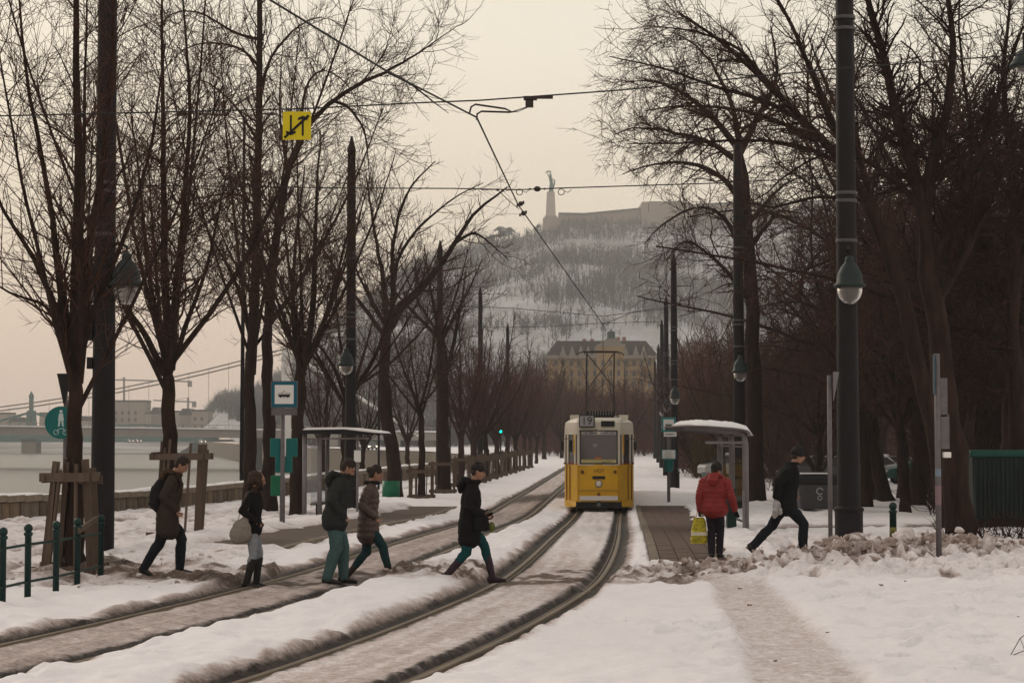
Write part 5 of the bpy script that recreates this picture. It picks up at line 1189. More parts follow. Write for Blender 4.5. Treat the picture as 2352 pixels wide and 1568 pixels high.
flat(t, [circ(0, .17, .025), [(-.03, .14), (.03, .14), (.045, .03), (-.045, .03)], [(-.035, .03), (-.005, .03), (-.02, -.06), (-.045, -.06)], [(.005, .03), (.035, .03), (.045, -.06), (.02, -.06)]], c.y-.062, Mgp, 'walking_symbol', (c.x, c.z))
for dx_ in (-.07, .07): b = MB(); b.tube([(c.x+dx_+math.cos(a)*.038, c.y-.063, c.z-.15+math.sin(a)*.038) for a in np.linspace(0, 6.28, 13)], .005, 4); b.build('bicycle_wheel', Mgp, t)
flat(t, [[(-.07, -.15), (-.06, -.15), (-.02, -.09), (-.03, -.09)], [(-.03, -.09), (.04, -.09), (.04, -.10), (-.03, -.10)], [(.07, -.15), (.06, -.15), (.03, -.08), (.04, -.08)]], c.y-.062, Mgp, 'bicycle_frame', (c.x, c.z))
c = at(146, 895, Y_)-Vector((p.x, Y_, g)); b = MB(); b.prism([(-.09, .25), (.16, .25), (.02, -.24)], .02, Matrix.Translation(c+Vector((0, -.05, 0))) @ Matrix.Rotation(math.pi/2, 4, 'X')); b.build('give_way_back', M['black'], t)
# ---------------------------------------------------------------- right side things
def sign_post(name, label, x, yb_, top, r, cat='sign post'):
    p = on(x, yb_); t = thing(name, label, cat, p); s = (yb_-1000)/2.15*1.0; h = (yb_-top)/((yb_-1000)/(EYE-p.z)); b = MB(); b.lathe([(r, -.15), (r, h)], 12); b.build('post', M['galv'], t, smooth=True); return t, h
t, h = sign_post('sign_post', 'slim grey signpost with an edge-on triangular sign, left of the near right mast', 1908, 1292, 862, .038)
b = MB(); b.prism([(0, .38), (.30, .38), (.0, -.12)], .014, Matrix.Translation((.035, -.15, h-.32)) @ Matrix.Rotation(R(62), 4, 'Z') @ Matrix.Rotation(math.pi/2, 4, 'X')); b.build('triangular_sign', M['galv'], t)
t, h = sign_post('sign_post', 'taller grey signpost with two oblong panels turned away, right of the bollard', 2157, 1308, 812, .047)
b = MB(); b.box((.10, .03, h-.70), (.14, .02, .62)); b.box((.125, .03, h-1.25), (.14, .02, .55)); b.build('panel_back', M['galv'], t, bevel=.004)
b = MB(); b.box((-.055, -.04, h-.33), (.016, .12, .62)); b.build('edge_on_sign', mat('edge_blue', (.03, .06, .09), .5), t)
b = MB(); b.box((.14, -.02, h-1.62), (.12, .10, .09)); b.build('lamp_box', M['white'], t, bevel=.01)
b = MB(); b.lathe([(.049, 1.05), (.049, 1.35)], 12); b.build('sticker', mat('sticker', (.20, .13, .14), .6), t)
b = MB(); b.lathe([(.0485, 1.5), (.0485, 1.62)], 12); b.build('sticker', mat('sticker_blue', (.15, .2, .25), .6), t)
t = thing('bollard', 'dark green ball-topped bollard with a worn yellow stripe, among the snow lumps', 'bollard', on(2052, 1290)); b = MB(); b.lathe([(.06, -.1), (.06, .84), (.072, .85), (.072, .88), (.04, .9)], 14); b.ball((0, 0, .955), .07, 12, 8); b.build('post', M['green'], t, smooth=True)
b = MB(); b.lathe([(.062, .45), (.062, .60)], 14); b.build('yellow_stripe', mat('worn_yellow', (.22, .17, .03), .7, noise=20, col2=(.02, .05, .04)), t, smooth=True)
# grey wheeled container
p = on(1878, 1180); t = thing('waste_container', 'grey wheeled waste container with a white recycling mark, behind the man in black', 'container', p)
Mco = mat('container_grey', (.065, .062, .068), .6, noise=3, bump=.3, bscale=30, col2=(.045, .043, .048)); z0 = .18; wB, wT = .62, .70
b = MB(); b.add([(-wB, -.45, z0), (wB, -.45, z0), (wB, .45, z0), (-wB, .45, z0), (-wT, -.55, 1.0), (wT, -.55, 1.0), (wT, .55, 1.0), (-wT, .55, 1.0)], [(0, 3, 2, 1), (0, 1, 5, 4), (1, 2, 6, 5), (2, 3, 7, 6), (3, 0, 4, 7), (4, 5, 6, 7)]); b.build('body', Mco, t, bevel=.05)
b = MB(); b.box((0, 0, 1.06), (1.50, 1.2, .10)); b.build('rim', M['black'], t, bevel=.02)
b = MB(); b.lathe([(.6, -.72), (.6, .72)], 16); b.v = [(q[2], q[0]*.95, max(0, q[1])*.36+1.10) for q in b.v]; b.build('lid', M['black'], t, smooth=False)
b = MB(); b.box((-.1, 0, 1.335), (.9, .6, .045)); b.build('lid_snow', M['snow_cap'], t, bevel=.02)
for sx in (-.5, .5): b = MB(); b.tube([(sx-.03, -.35, .1), (sx+.03, -.35, .1)], .1, 14); b.build('wheel', M['black'], t)
Mmk = mat('mark_white', (.30, .30, .31), .8)
def ringpoly(cx, cz, r0, r1, a0, a1, n=18): 
    A = np.linspace(a0, a1, n); return [[(cx+math.cos(A[k])*r0, cz+math.sin(A[k])*r0), (cx+math.cos(A[k])*r1, cz+math.sin(A[k])*r1), (cx+math.cos(A[k+1])*r1, cz+math.sin(A[k+1])*r1), (cx+math.cos(A[k+1])*r0, cz+math.sin(A[k+1])*r0)] for k in range(n-1)]
o = flat(t, ringpoly(0, .78, .075, .125, .2, 5.6)+ringpoly(0, .56, .045, .085, 0, 6.28)+[[(-.04, .70), (.04, .70), (.06, .66), (-.05, .66)]], -.0, Mmk, 'recycling_mark'); o.location = (-.02, -.528, 0); o.rotation_euler = (math.atan(.1/.82), 0, 0)
o = flat(t, [[(-.03, -.1), (.03, -.1), (.03, .1), (-.03, .1)]], 0, Mmk, 'label'); o.location = (.28, -.535, .76); o.rotation_euler = (math.atan(.1/.82), 0, 0)
# big green booth
p = on(2310, 1222); Mbt = mat('booth_green', (.003, .013, .012), .6, noise=2, col2=(.004, .008, .008), spec=.2); t = thing('green_booth', 'large dark green ribbed kiosk at the right edge with a lighter green roof rim', 'kiosk', p)
b = MB(); b.box((.15, .9, 1.05), (1.75, 1.7, 1.5), 0, None, 1.04); b.build('body', Mbt, t, bevel=.06)
for k in range(17): b = MB(); b.box((-.70+k*.105, .02, 1.05), (.03, .06, 1.42)); b.build('rib', Mbt, t)
b = MB(); b.box((.15, .9, 1.86), (1.95, 1.9, .16)); b.build('roof_rim', mat('rim_green', (.004, .048, .038), .6), t, bevel=.05); 
b = MB(); b.box((.15, .9, .15), (1.6, 1.5, .3)); b.build('plinth', M['pole'], t)
# bare twigs of hedge in front of it
def shrub(name, label, x, Y, h, wd, n, seed, group=None, m_='twig_dark'):
    r = np.random.RandomState(seed); b0 = (x, Y, float(zb(Y))+.05); t = thing(name, label, 'shrub', b0, 0, group)
    P = []; 
    for k in range(n):
        a = r.uniform(0, 6.28); q = np.array([r.normal()*wd*.12, r.normal()*wd*.1, -.1]); d = np.array([math.cos(a)*.55, math.sin(a)*.55, 1.0]); d /= np.linalg.norm(d); L = h*r.uniform(.6, 1.1)
        P.append(np.array([q+d*L*f+np.array([0, 0, .05*f])+r.normal(size=3)*.02 for f in np.linspace(0, 1, 6)]))
    P = np.array(P); Rr = np.tile(np.linspace(.011, .004, 6), (n, 1)); L = np.full(n, h); prt = [tubes_np(P, Rr, 4)]
    res = spawn(r, P, Rr, L, 7, .15, (.5, 1.1), (.15*h, .5*h), 4, up=.05, wob=.2, rk=.7, rmin=.0045); prt.append(tubes_np(res[0], res[1], 3))
    res = spawn(r, *res, 7, .2, (.5, 1.1), (.08*h, .25*h), 3, up=.05, wob=.2, rk=.7, rmin=.004); prt.append(tubes_np(res[0], res[1], 3))
    v, f = merge(prt); obj('branch', mesh_np('branch', v, f, M[m_]), t); return t
for k in range(10):
    xd = 2185+k*21; shrub('hedge_shrub', ['bare shrub at the foot of the big dark tree', 'bare shrub just right of the big dark tree foot', 'third bare shrub from the big dark tree, before the kiosk', 'bare shrub below the left edge of the green kiosk', 'bare shrub before the left part of the kiosk', 'bare shrub before the kiosk, left of its middle', 'bare shrub before the middle of the kiosk', 'bare shrub right of the kiosk middle', 'bare shrub near the right edge before the kiosk', 'bare shrub cut by the right edge before the kiosk'][k], at(xd, 1000, 38.2).x, 38.2+.3*math.sin(k*2), .8, 1.0, 9, 300+k, 'bare hedge before the green kiosk')
# thicket bushes at the back of the park
BUSHL = ['brown bush behind the tram stop sign post', 'brown bush behind the right shelter roof edge', 'brown bush behind the fan-shaped tree trunk', 'brown bush behind the man in black', 'brown bush behind the grey waste container', 'brown bush directly left of the near right mast', 'brown bush right of the near right mast', 'brown bush behind the tree pair on the snow', 'brown bush behind the tall signpost', 'tall brown bush between big dark trunk and kiosk', 'tall brown bush behind the kiosk', 'tall brown bush at the right picture edge behind the kiosk']
k = 0
for (xd, Y_, s_) in ((1590, 128, 2.6), (1660, 115, 2.4), (1760, 88, 2.2), (1800, 104, 2.6), (1850, 112, 2.8), (1905, 98, 2.4), (1960, 118, 3), (2110, 105, 2.8), (2180, 96, 2.6), (2240, 70, 2.4), (2300, 66, 2.8), (2360, 62, 2.6)):
    shrub('bush', BUSHL[k], at(xd, 1000, Y_).x, Y_, s_, 4, 26, 400+k, 'bushes at the back of the park', 'twig'); k += 1
# parked cars
Mtyre = mat('tyre', (.012, .012, .012), .8); Mlt = mat('lamp_glass', (.6, .58, .55), .1)
def car(label, x, Y, rz, colr, snow=True, lit=False, length=4.2, van=0):
    t = thing('parked_car', label, 'car', (x, Y, float(zb(Y))+.05), rz, 'cars parked beyond the park'); paint = mat('car_paint', colr, .35, coat=.6)
    hl = length/2; prof = [(-hl, .32), (-hl, .72), (-hl+.12, .86), (-hl+.75, .94), (-hl+1.2+.2*0, 1.40+van), (hl-1.55, 1.43+van), (hl-.95, .96), (hl-.15, .82), (hl, .62), (hl, .32)]
    b = MB(); n = len(prof); W_ = .84
    vs = [(p[0], -W_*(.84 if p[1] > 1.2 else 1), p[1]) for p in prof]+[(p[0], W_*(.84 if p[1] > 1.2 else 1), p[1]) for p in prof]
    b.add(vs, [tuple(range(n)), tuple(range(n, 2*n))[::-1]]+[(i, n+i, n+(i+1) % n, (i+1) % n) for i in range(n)]); b.build('body', paint, t, bevel=.05)
    for s_ in (-1, 1):
        b = MB(); b.add([(-hl+.9, s_*.845, .95), (hl-1.1, s_*.845, .95), (hl-1.6, s_*.74, 1.35+van), (-hl+1.25, s_*.74, 1.35+van)], [(0, 1, 2, 3)]); b.build('side_window', M['glass'], t)
    b = MB(); b.add([(hl-.93, -.7, .99), (hl-.93, .7, .99), (hl-1.50, .62, 1.41+van), (hl-1.50, -.62, 1.41+van)], [(0, 1, 2, 3)]); b.build('windscreen', M['glass'], t)
    b = MB(); b.add([(-hl+.70, -.7, .97), (-hl+.70, .7, .97), (-hl+1.12, .62, 1.38+van), (-hl+1.12, -.62, 1.38+van)], [(3, 2, 1, 0)]); b.build('rear_window', M['glass'], t)
    for sx in (-hl+.8, hl-.8):
        for sy in (-.78, .78):
            b = MB(); b.tube([(sx, sy-.09, .32), (sx, sy+.09, .32)], .32, 16); wz_ = b.build('wheel', Mtyre, t); b = MB(); b.tube([(sx, sy-.10, .32), (sx, sy+.10, .32)], .18, 10); b.build('rim', M['galv'], wz_)
    for sy in (-.6, .6): b = MB(); b.ball((hl-.03, sy, .66), (.06, .14, .09), 8, 6); b.build('headlight', M['lit'] if lit else Mlt, t)
    if snow: b = MB(); b.box((-.15, 0, 1.47+van), (length*.36, 1.3, .09)); b.build('roof_snow', M['snow_cap'], t, bevel=.03)
    return t
def emis(name, col, s): 
    m = mat(name, col, .5); b = m.node_tree.nodes['Principled BSDF']; b.inputs['Emission Color'].default_value = (*col, 1); b.inputs['Emission Strength'].default_value = s; return m
M['lit'] = emis('headlamp_lit', (1, .85, .6), 4)
car('dark green car parked sideways beyond the lawn, between the tree pair and the signpost', at(2115, 1000, 100).x, 100, R(180), (.006, .06, .055), False, length=3.9)
car('white car parked beyond the lawn, peeping out right of the near mast', at(2010, 1000, 104).x, 104, R(0), (.4, .4, .4), True)
car('snow-covered dark car parked beyond the grey container', at(1878, 1000, 98).x, 98, R(170), (.05, .05, .055), True)
car('silver car parked beyond the snow behind the right shelter', at(1690, 1000, 112).x, 112, R(10), (.3, .3, .3), True)
car('dark car with lit headlamps beyond the right stop, near the dark cabinet', at(1572, 1000, 150).x, 150, R(-80), (.05, .05, .06), False, lit=True)
car('small dark car between the tree pair beyond the lawn', at(2050, 1000, 106).x, 106, R(20), (.06, .03, .03), False)
# cars with lights on the far side of the river wall
for k, (xd, Y_) in enumerate(((300, 690), (318, 690), (465, 600), (832, 330), (850, 335))):
    car(['lit car on the far embankment road, leftmost of the pair', 'lit car on the far embankment road, right one of the pair', 'lit car on the embankment road below the wooded knoll', 'lit car beyond the left shelter on the quay road, left one', 'lit car beyond the left shelter on the quay road, right one'][k], at(xd, 1000, Y_).x, Y_, R(-70), (.1, .1, .11), False, lit=True)
# traffic light
p = at(1150, 1000, 120); t = thing('traffic_light', 'small traffic light showing green among the reddish lindens', 'traffic light', (p.x, 120, -.42)); b = MB(); b.tube([(0, 0, 0), (0, 0, 3.2)], .05, 8); b.build('post', M['pole'], t); b = MB(); b.box((0, 0, 3.05), (.26, .2, .8)); hs = b.build('housing', M['black'], t)
for z, m_ in ((2.83, emis('green_light', (.0, .75, .55), 2.2)), (3.07, M['black']), (3.30, M['black'])): b = MB(); b.ball((0, -.1, z), (.09, .04, .09), 12, 8); b.build('lens', m_, hs, smooth=True)
# green band round the crooked linden
p = at(898, 1000, 77.6); t = thing('trunk_wrap', 'green sleeve wrapped round the foot of the crooked linden', 'trunk sleeve', (p.x, 77.7, -.42)); b = MB(); b.lathe([(.36, .0), (.35, .75), (.33, .75)], 16); b.build('sleeve', M['dgreen'], t, smooth=True)
# distant lamp posts and thin poles behind the left stop
for k, (xd, Y_, yt) in enumerate(((751, 95, 850), (870, 90, 880), (1034, 150, 930))):
    p = at(xd, 1000, Y_); t = thing('thin_pole', ['thin grey pole left of the guarded platform trees, through the shelter roof', 'thin grey pole right behind the left shelter roof', 'thin far pole between the thick linden and the fourth mast'][k], 'pole', (p.x, Y_, -.42)); b = MB(); b.tube([(0, 0, 0), (0, 0, at(xd, yt, Y_).z+.42)], .055, 8); b.build('shaft', M['pole'], t)
# street lamp whose thin arms show high among the left crowns
Y_ = 72; p = at(556, 1000, Y_); t = thing('arm_lamp', 'tall thin lamp post left of the twin trunks, two pale arms among the crowns', 'lamp', (p.x, Y_, -.42)); z = at(556, 268, Y_).z+.42
b = MB(); b.tube([(0, 0, 0), (0, 0, z*.5), (0, 0, z)], [.09, .07, .05], 10); b.build('post', M['pole'], t, smooth=True)
for sg, L_ in ((-1, 2.1), (1, .8)):
    b = MB(); b.tube([(0, 0, z-.3), (sg*L_*.3, 0, z+.05), (sg*L_, 0, z+.12)], .03, 6); ar = b.build('arm', M['galv'], t); b = MB(); b.ball((sg*(L_+.2), 0, z+.10), (.28, .12, .06), 10, 6); b.build('lamp_head', M['galv'], ar, smooth=True)
# fallen leaves, twigs on the snow
Mlf = mat('dead_leaf', (.14, .06, .03), .8); r = random.Random(9)
lv = [(2290, 1350, 'largest rusty leaf lying on the snow at the right', .05), (2024, 1362, 'small curled dark leaf on the snow right of the footpath', .035), (2270, 1400, 'dark crumpled leaf on the snow near the right edge', .03), (1722, 1400, 'dark leaf at the left rim of the footpath', .04), (1700, 1360, 'small leaf where the footpath meets the dirty snow', .03), (1900, 1480, 'tiny leaf on the footpath, its right rim', .02), (2342, 1440, 'small leaf at the right picture edge', .03), (2080, 1350, 'tiny leaf on the snow right of the signpost foot', .022), (1440, 1440, 'tiny leaf on the clean snow left of the footpath', .018), (1780, 1530, 'tiny dark twig leaf low on the footpath', .02)]
for (xd, yd, lab, s_) in lv:
    p = on(xd, yd); z = hgt(p.x, p.y); b = MB(); n = 7; top = [(s_*math.cos(2*math.pi*k/n)*(1+.35*(k % 2)), s_*.6*math.sin(2*math.pi*k/n), s_*.35*math.sin(k*2.1)) for k in range(n)]
    b.add([(0, 0, s_*.1)]+top, [(0, 1+k, 1+(k+1) % n) for k in range(n)]); b.add([(0, 0, s_*.1-.004)]+[(q[0], q[1], q[2]-.004) for q in top], [(1+(k+1) % n, 1+k, 0) for k in range(n)]); o = b.build('dead_leaf', Mlf, loc=(p.x, p.y, z+s_*.3)); tag(o, lab, 'leaf', 'dead leaves on the snow'); o.rotation_euler = (0, 0, r.uniform(0, 6))
p = at(2344, 1520, 18.2); p.z = hgt(p.x, 18.2)-.02
b = MB(); q = [Vector((-.10, 0, -.0)), Vector((.0, 0, .17)), Vector((.16, .03, .28)), Vector((.3, .05, .30))]
b.tube(q, .004, 5); b.tube([q[0], Vector((0, 0, .04)), Vector((.15, 0, .10)), Vector((.3, 0, .13))], .004, 5)
for k in range(4): b.tube([q[1].lerp(q[2], k/4), Vector((.04+.05*k, 0, .06+.02*k))], .0025, 4)
tag(b.build('dry_stalk', M['twig_dark'], loc=(p.x, p.y, p.z)), 'dry bent stalk sticking out of the snow in the bottom right corner', 'stalk')
# ---------------------------------------------------------------- tram
TY = 63.4; tx = float(cc(C1, TY)); TA = -math.atan(float(slope(C1, TY+5)))
t = thing('tram', 'yellow and cream tram with route box 19 coming towards the camera', 'tram', (tx, TY, float(zb(TY))+.03), TA*1.0)
Tm = t
Mty = mat('tram_yellow', (.62, .345, .006), .5, noise=1.4, col2=(.47, .25, .010), coat=.1); Mtc = mat('tram_cream', (.60, .55, .46), .45, noise=1.6, col2=(.50, .45, .38)); Mtr = mat('tram_red', (.16, .035, .015), .5); Mtg = mat('tram_grey', (.12, .115, .115), .5)
W2 = 1.155; LEN = 13.0
plan = [(-W2, 1.15), (-.64, .0), (.64, .0), (W2, 1.15)]   # front corners
# small rounding of the front face
def ring(z, inset=0, bow=.0):
    pts = [(-W2+inset, LEN), (-W2+inset, 1.2), (-W2+inset+.03, .95), (-.72, .10+bow), (-.62, .02+bow), (0, -.02+bow), (.62, .02+bow), (.72, .10+bow), (W2-inset-.03, .95), (W2-inset, 1.2), (W2-inset, LEN)]
    return [(p[0], p[1], z) for p in pts]
def skin(levels, m_, name):
    b = MB(); n = len(levels[0])
    for L_ in levels: b.v += L_
    for k in range(len(levels)-1):
        for j in range(n-1): b.f.append([k*n+j, k*n+j+1, (k+1)*n+j+1, (k+1)*n+j]); b.m.append(0)
        b.f.append([k*n+n-1, k*n, (k+1)*n, (k+1)*n+n-1]); b.m.append(0)
    b.f.append(list(range(n))[::-1]); b.m.append(0); b.f.append([(len(levels)-1)*n+j for j in range(n)]); b.m.append(0)
    return b.build(name, m_, t)
z0 = .19; zm = 1.59; zt = 2.86
# yellow body: side skirts reach lower than the underrun opening
skin([ring(.36), ring(zm)], Mty, 'lower_body')
for s_ in (-1, 1):
    b = MB(); b.add([(s_*.78, .14, .19), (s_*(W2-.03), .95, .17), (s_*W2, 1.2, .17), (s_*W2, 4.0, .17), (s_*.78, 4, .19), (s_*.70, .10, .40), (s_*(W2-.03), .95, .40), (s_*W2, 1.2, .40), (s_*W2, 4, .40), (s_*.70, 4, .40)], [(0, 1, 6, 5), (1, 2, 7, 6), (2, 3, 8, 7), (3, 4, 9, 8), (4, 0, 5, 9), (4, 3, 2, 1, 0)]); b.build('corner_skirt', Mty, t)
b = MB(); b.box((0, .35, .27), (1.5, .5, .22)); b.build('underrun', M['black'], t)
b = MB(); b.tube([(0, -.12, .28), (0, .2, .28)], .11, 16); b.build('coupler', M['black'], t); b = MB(); b.tube([(0, -.14, .28), (0, -.11, .28)], .06, 12); b.build('coupler_pin', Mtg, t)
b = MB(); b.box((0, -.075, .485), (1.26, .12, .15)); b.build('bumper', mat('bumper_white', (.56, .52, .50), .6), t, bevel=.015)
b = MB(); b.box((0, -.09, .62), (.09, .08, .09)); b.build('bumper_bracket', Mtr, t)
# waist and window zone posts: cream pillars and glass between
gl = mat('tram_glass', (.028, .024, .026), .25, spec=.3)
skin([ring(zm+.0, .02, .03), ring(2.62, .02, .05)], gl, 'glazing')
skin([ring(2.58, .0, .02), ring(2.80, .0, .02), ring(2.98, .03, .05), ring(3.08, .2, .2), ring(3.13, .5, .45)], Mtc, 'upper_body')
def pillar(xa, ya, wd, z_0, z_1, m_, name='pillar', ang=0, th=.05):
    b = MB(); b.box((0, 0, (z_0+z_1)/2), (wd, th, z_1-z_0)); o = b.build(name, m_, t, loc=(xa, ya, 0), bevel=.01); o.rotation_euler = (0, 0, ang); return o
ac = math.atan2(.85, .405)
for s_ in (-1, 1):
    pillar(s_*.665, .055, .085, zm, 2.6, Mtc, ang=s_*.4)
    pillar(s_*.775, .255, .10, zm, 2.6, Mty if 0 else Mtc, ang=s_*ac)
    b = MB(); b.box((0, 0, 2.25), (.12, .03, .66)); o = b.build('yellow_panel', Mty, t, loc=(s_*.80, .28, 0)); o.rotation_euler = (0, 0, s_*ac)
    pillar(s_*1.03, .78, .10, zm, 2.6, Mtc, ang=s_*ac)
    pillar(s_*1.135, 1.12, .12, zm, 2.6, Mtc, ang=s_*1.4)
    b = MB(); b.box((0, 0, 1.62), (1.0, .03, .07)); o = b.build('waist_trim', Mtr, t, loc=(s_*.905, .52, 0)); o.rotation_euler = (0, 0, s_*ac)
    for k in range(6): pillar(s_*1.14, 2.2+k*1.9, .16, zm, 2.6, Mtc, ang=math.pi/2)
    b = MB(); b.box((s_*1.157, 6.6, 1.62), (.02, 12.6, .05)); b.build('waist_trim', Mtr, t)
    # side door folds seen obliquely
    for yy_ in (.62, .86): b = MB(); b.box((0, 0, .98), (.025, .02, 1.15)); o = b.build('door_edge', Mtr, t, loc=(s_*(.68+(yy_-.05)*.475+.02), yy_-.03, 0)); o.rotation_euler = (0, 0, s_*ac)
# sloped cream belt under the windscreen: windscreen frame
def frame(x0_, x1_, z_0, z_1, w_, y_, m_, name):
    b = MB(); b.box(((x0_+x1_)/2, y_, z_1-w_/2), (x1_-x0_, .03, w_)); b.box(((x0_+x1_)/2, y_, z_0+w_/2), (x1_-x0_, .03, w_)); b.box((x0_+w_/2, y_+.001, (z_0+z_1)/2), (w_, .028, z_1-z_0-2*w_)); b.box((x1_-w_/2, y_+.001, (z_0+z_1)/2), (w_, .028, z_1-z_0-2*w_)); return b.build(name, m_, t)
frame(-.63, .63, 1.60, 2.72, .035, -.005, M['black'], 'windscreen_gasket'); frame(-.665, .665, 1.565, 2.75, .035, .004, Mtc, 'windscreen_frame')
b = MB(); b.box((0, .02, 2.16), (1.19, .012, 1.06)); b.build('windscreen', mat('wind_glass', (.035, .033, .038), .07, spec=.8), t)
b = MB(); b.box((0, .009, 2.62), (1.14, .008, .10)); rb = b.build('route_strip', mat('route_strip', (.30, .29, .29), .6), t)
b = MB()
for (xa, xb) in ((-.30, -.16), (-.13, -.02), (.04, .09), (.16, .32), (-.46, -.38), (.38, .5)): b.box(((xa+xb)/2, .0035, 2.62), (xb-xa, .001, .035))
b.build('route_lettering', mat('route_ink', (.10, .10, .10), .6), rb)
b = MB(); b.box((0, .008, 1.70), (1.15, .008, .11)); ds = b.build('dash_strip', mat('dash', (.42, .36, .16), .6), t)
b = MB()
for k in range(16): b.box((-.5+k*.066, .0035, 1.73), (.02, .001, .02))
b.build('dash_dots', M['black'], ds)
b = MB(); b.box((-.02, .0, 1.80), (.22, .01, .07)); b.build('dash_sign', mat('dash_orange', (.35, .12, .03), .6), t)
b = MB(); b.box((-.12, .008, 2.22), (.14, .004, .10)); b.build('paper', mat('paper', (.22, .20, .18), .7), t)
b = MB(); b.tube([(-.05, -.03, 2.78), (-.30, -.035, 2.60)], .008, 5); b.tube([(.1, -.03, 1.66), (.42, -.035, 1.70)], .007, 5); b.build('wiper', M['black'], t)
# route box
b = MB(); b.box((-.385, -.10, 3.015), (.52, .24, .42)); rbx = b.build('route_box', M['black'], t, bevel=.03)
b = MB(); b.box((-.385, -.225, 3.015), (.45, .01, .34)); b.build('route_plate', mat('plate_grey', (.26, .255, .26), .6), t, bevel=.01)
def text(s_, size, loc, m_, par, name, ext=.002):
    cu = bpy.data.curves.new(name, 'FONT'); cu.body = s_; cu.size = size; cu.extrude = ext; cu.align_x = 'CENTER'; cu.align_y = 'CENTER'; cu.resolution_u = 4
    tmp = bpy.data.objects.new('tmp', cu); C.objects.link(tmp); bpy.context.view_layer.update()
    me = bpy.data.meshes.new_from_object(tmp.evaluated_get(bpy.context.evaluated_depsgraph_get())); bpy.data.objects.remove(tmp)
    me.materials.clear(); me.materials.append(m_); o = obj(name, me, par, loc); o.rotation_euler = (math.pi/2, 0, 0); return o
text('19', .36, (-.385, -.2345, 3.015), M['black'], t, 'route_number', .003)
text('1427', .185, (.0, -.027, 1.375), mat('num_red', (.20, .07, .02), .6), t, 'fleet_number')
b = MB(); b.box((.305, .02, 2.93), (.45, .12, .19)); b.build('destination_slot', M['black'], t, bevel=.01)
b = MB(); b.box((0, 7.0, 3.06), (1.7, 11.8, .14)); b.build('roof', mat('tram_roof', (.42, .40, .37), .7), t, bevel=.07)
# front details
b = MB(); b.tube([(0, -.06, .96), (0, .0, .96)], [.115, .125], 24); hl_ = b.build('headlight', Mtg, t); b = MB(); b.ball((0, -.05, .96), (.10, .05, .10), 20, 12); b.build('lens', mat('lens', (.55, .50, .44), .15), hl_, smooth=True)
for s_ in (-.54, .54): b = MB(); b.tube([(s_, -.035, 1.345), (s_, .03, 1.345)], .055, 16); q = b.build('small_lamp', M['black'], t); b = MB(); b.tube([(s_, -.04, 1.345), (s_, -.03, 1.345)], .032, 12); b.build('lens', mat('lens_red', (.18, .07, .02), .3), q)
b = MB(); b.box((0, -.028, 1.16), (.42, .03, .10)); b.build('vent_slot', M['black'], t, bevel=.01)
b = MB(); b.box((0, -.024, .74), (1.36, .02, .025)); b.build('trim_line', mat('trim_line', (.30, .17, .03), .5), t)
for s_ in (-1, 1): b = MB(); b.box((s_*.67, .0, .97), (.02, .02, 1.15)); o = b.build('trim_line', mat('trim_v', (.36, .20, .02), .5), t)
for s_ in (-1, 1):   # mirrors
    b = MB(); b.tube([(s_*1.0, .6, 2.45), (s_*1.18, .35, 2.42), (s_*1.20, .33, 2.3)], .012, 6); q = b.build('mirror_arm', M['black'], t); b = MB(); b.box((s_*1.20, .32, 2.2), (.10, .05, .26)); b.build('mirror', M['black'], q, bevel=.015)
    b = MB(); b.box((s_*.93, .42, 2.20), (.10, .04, .40)); o = b.build('inner_mirror', M['black'], t, bevel=.02)
# bogies
for yy_ in (2.0, 3.8, 9.5, 11.3):
    for s_ in (-.7175, .7175): b = MB(); b.tube([(s_-.06, yy_, .36), (s_+.06, yy_, .36)], .34, 20); b.build('wheel', M['black'], t)
# second car of the articulated tram
for (dy, dx) in ((13.4, .0),):
    b = MB(); b.box((.02, dy+5.5, .98), (2.26, 10.5, 1.22)); b.build('rear_car_body', Mty, t); b = MB(); b.box((.02, dy+5.5, 2.1), (2.22, 10.5, 1.02)); b.build('rear_car_glazing', gl, t); b = MB(); b.box((.02, dy+5.5, 2.80), (2.26, 10.5, .4)); b.build('rear_car_roof', Mtc, t)
b = MB(); b.box((0, 13.2, 1.6), (1.9, .6, 2.3)); b.build('bellows', M['black'], t)
# roof gear and pantograph
b = MB(); b.box((.07, 1.6, 3.27), (.94, 1.1, .18)); rg_ = b.build('resistor_box', M['black'], t, bevel=.03)
for k in range(9): b = MB(); b.box((-.30+k*.09, 1.02, 3.29), (.035, .04, .14)); b.build('fin', Mtg, rg_)
b = MB(); b.box((-.80, 1.6, 3.15), (.34, .9, .16)); b.build('roof_box', Mtc, t, bevel=.02); b = MB(); b.box((.82, 1.6, 3.15), (.32, .9, .16)); b.build('roof_box', Mtc, t, bevel=.02)
for s_ in (-.47, .56): b = MB(); b.lathe([(.05, 0), (.07, .05), (.05, .1), (.07, .15), (.04, .2)], 10, (s_, 1.0, 3.0)); b.build('insulator', mat('ins_pale', (.3, .3, .3), .4), t)
pz = 4.96-(float(zb(TY))+.03)
pg = MB(); 
for s_ in (-.42, .50): pg.tube([(s_, 1.0, 3.15), (s_, 1.35, 4.15), (s_+.02, 1.0, pz-.05)], .028, 6)
pgo = pg.build('pantograph_frame', M['insul'], t)
b = MB(); b.tube([(-.42, 1.3, 4.05), (.50, 1.0, pz-.06)], .017, 6); b.tube([(.50, 1.34, 4.15), (-.40, 1.0, pz-.06)], .017, 6); b.tube([(.0, 1.2, 4.55), (.34, 1.0, 4.9)], .012, 5); b.build('pantograph_brace', M['insul'], pgo)
b = MB(); b.tube([(-.74, .95, pz-.12), (-.66, .95, pz-.04), (-.50, .95, pz), (.04, .95, pz+.01), (.60, .95, pz), (.76, .95, pz-.05), (.84, .95, pz-.13)], .022, 6); b.tube([(-.50, 1.12, pz-.02), (.6, 1.12, pz-.02)], .02, 6); b.build('contact_bow', M['insul'], pgo)
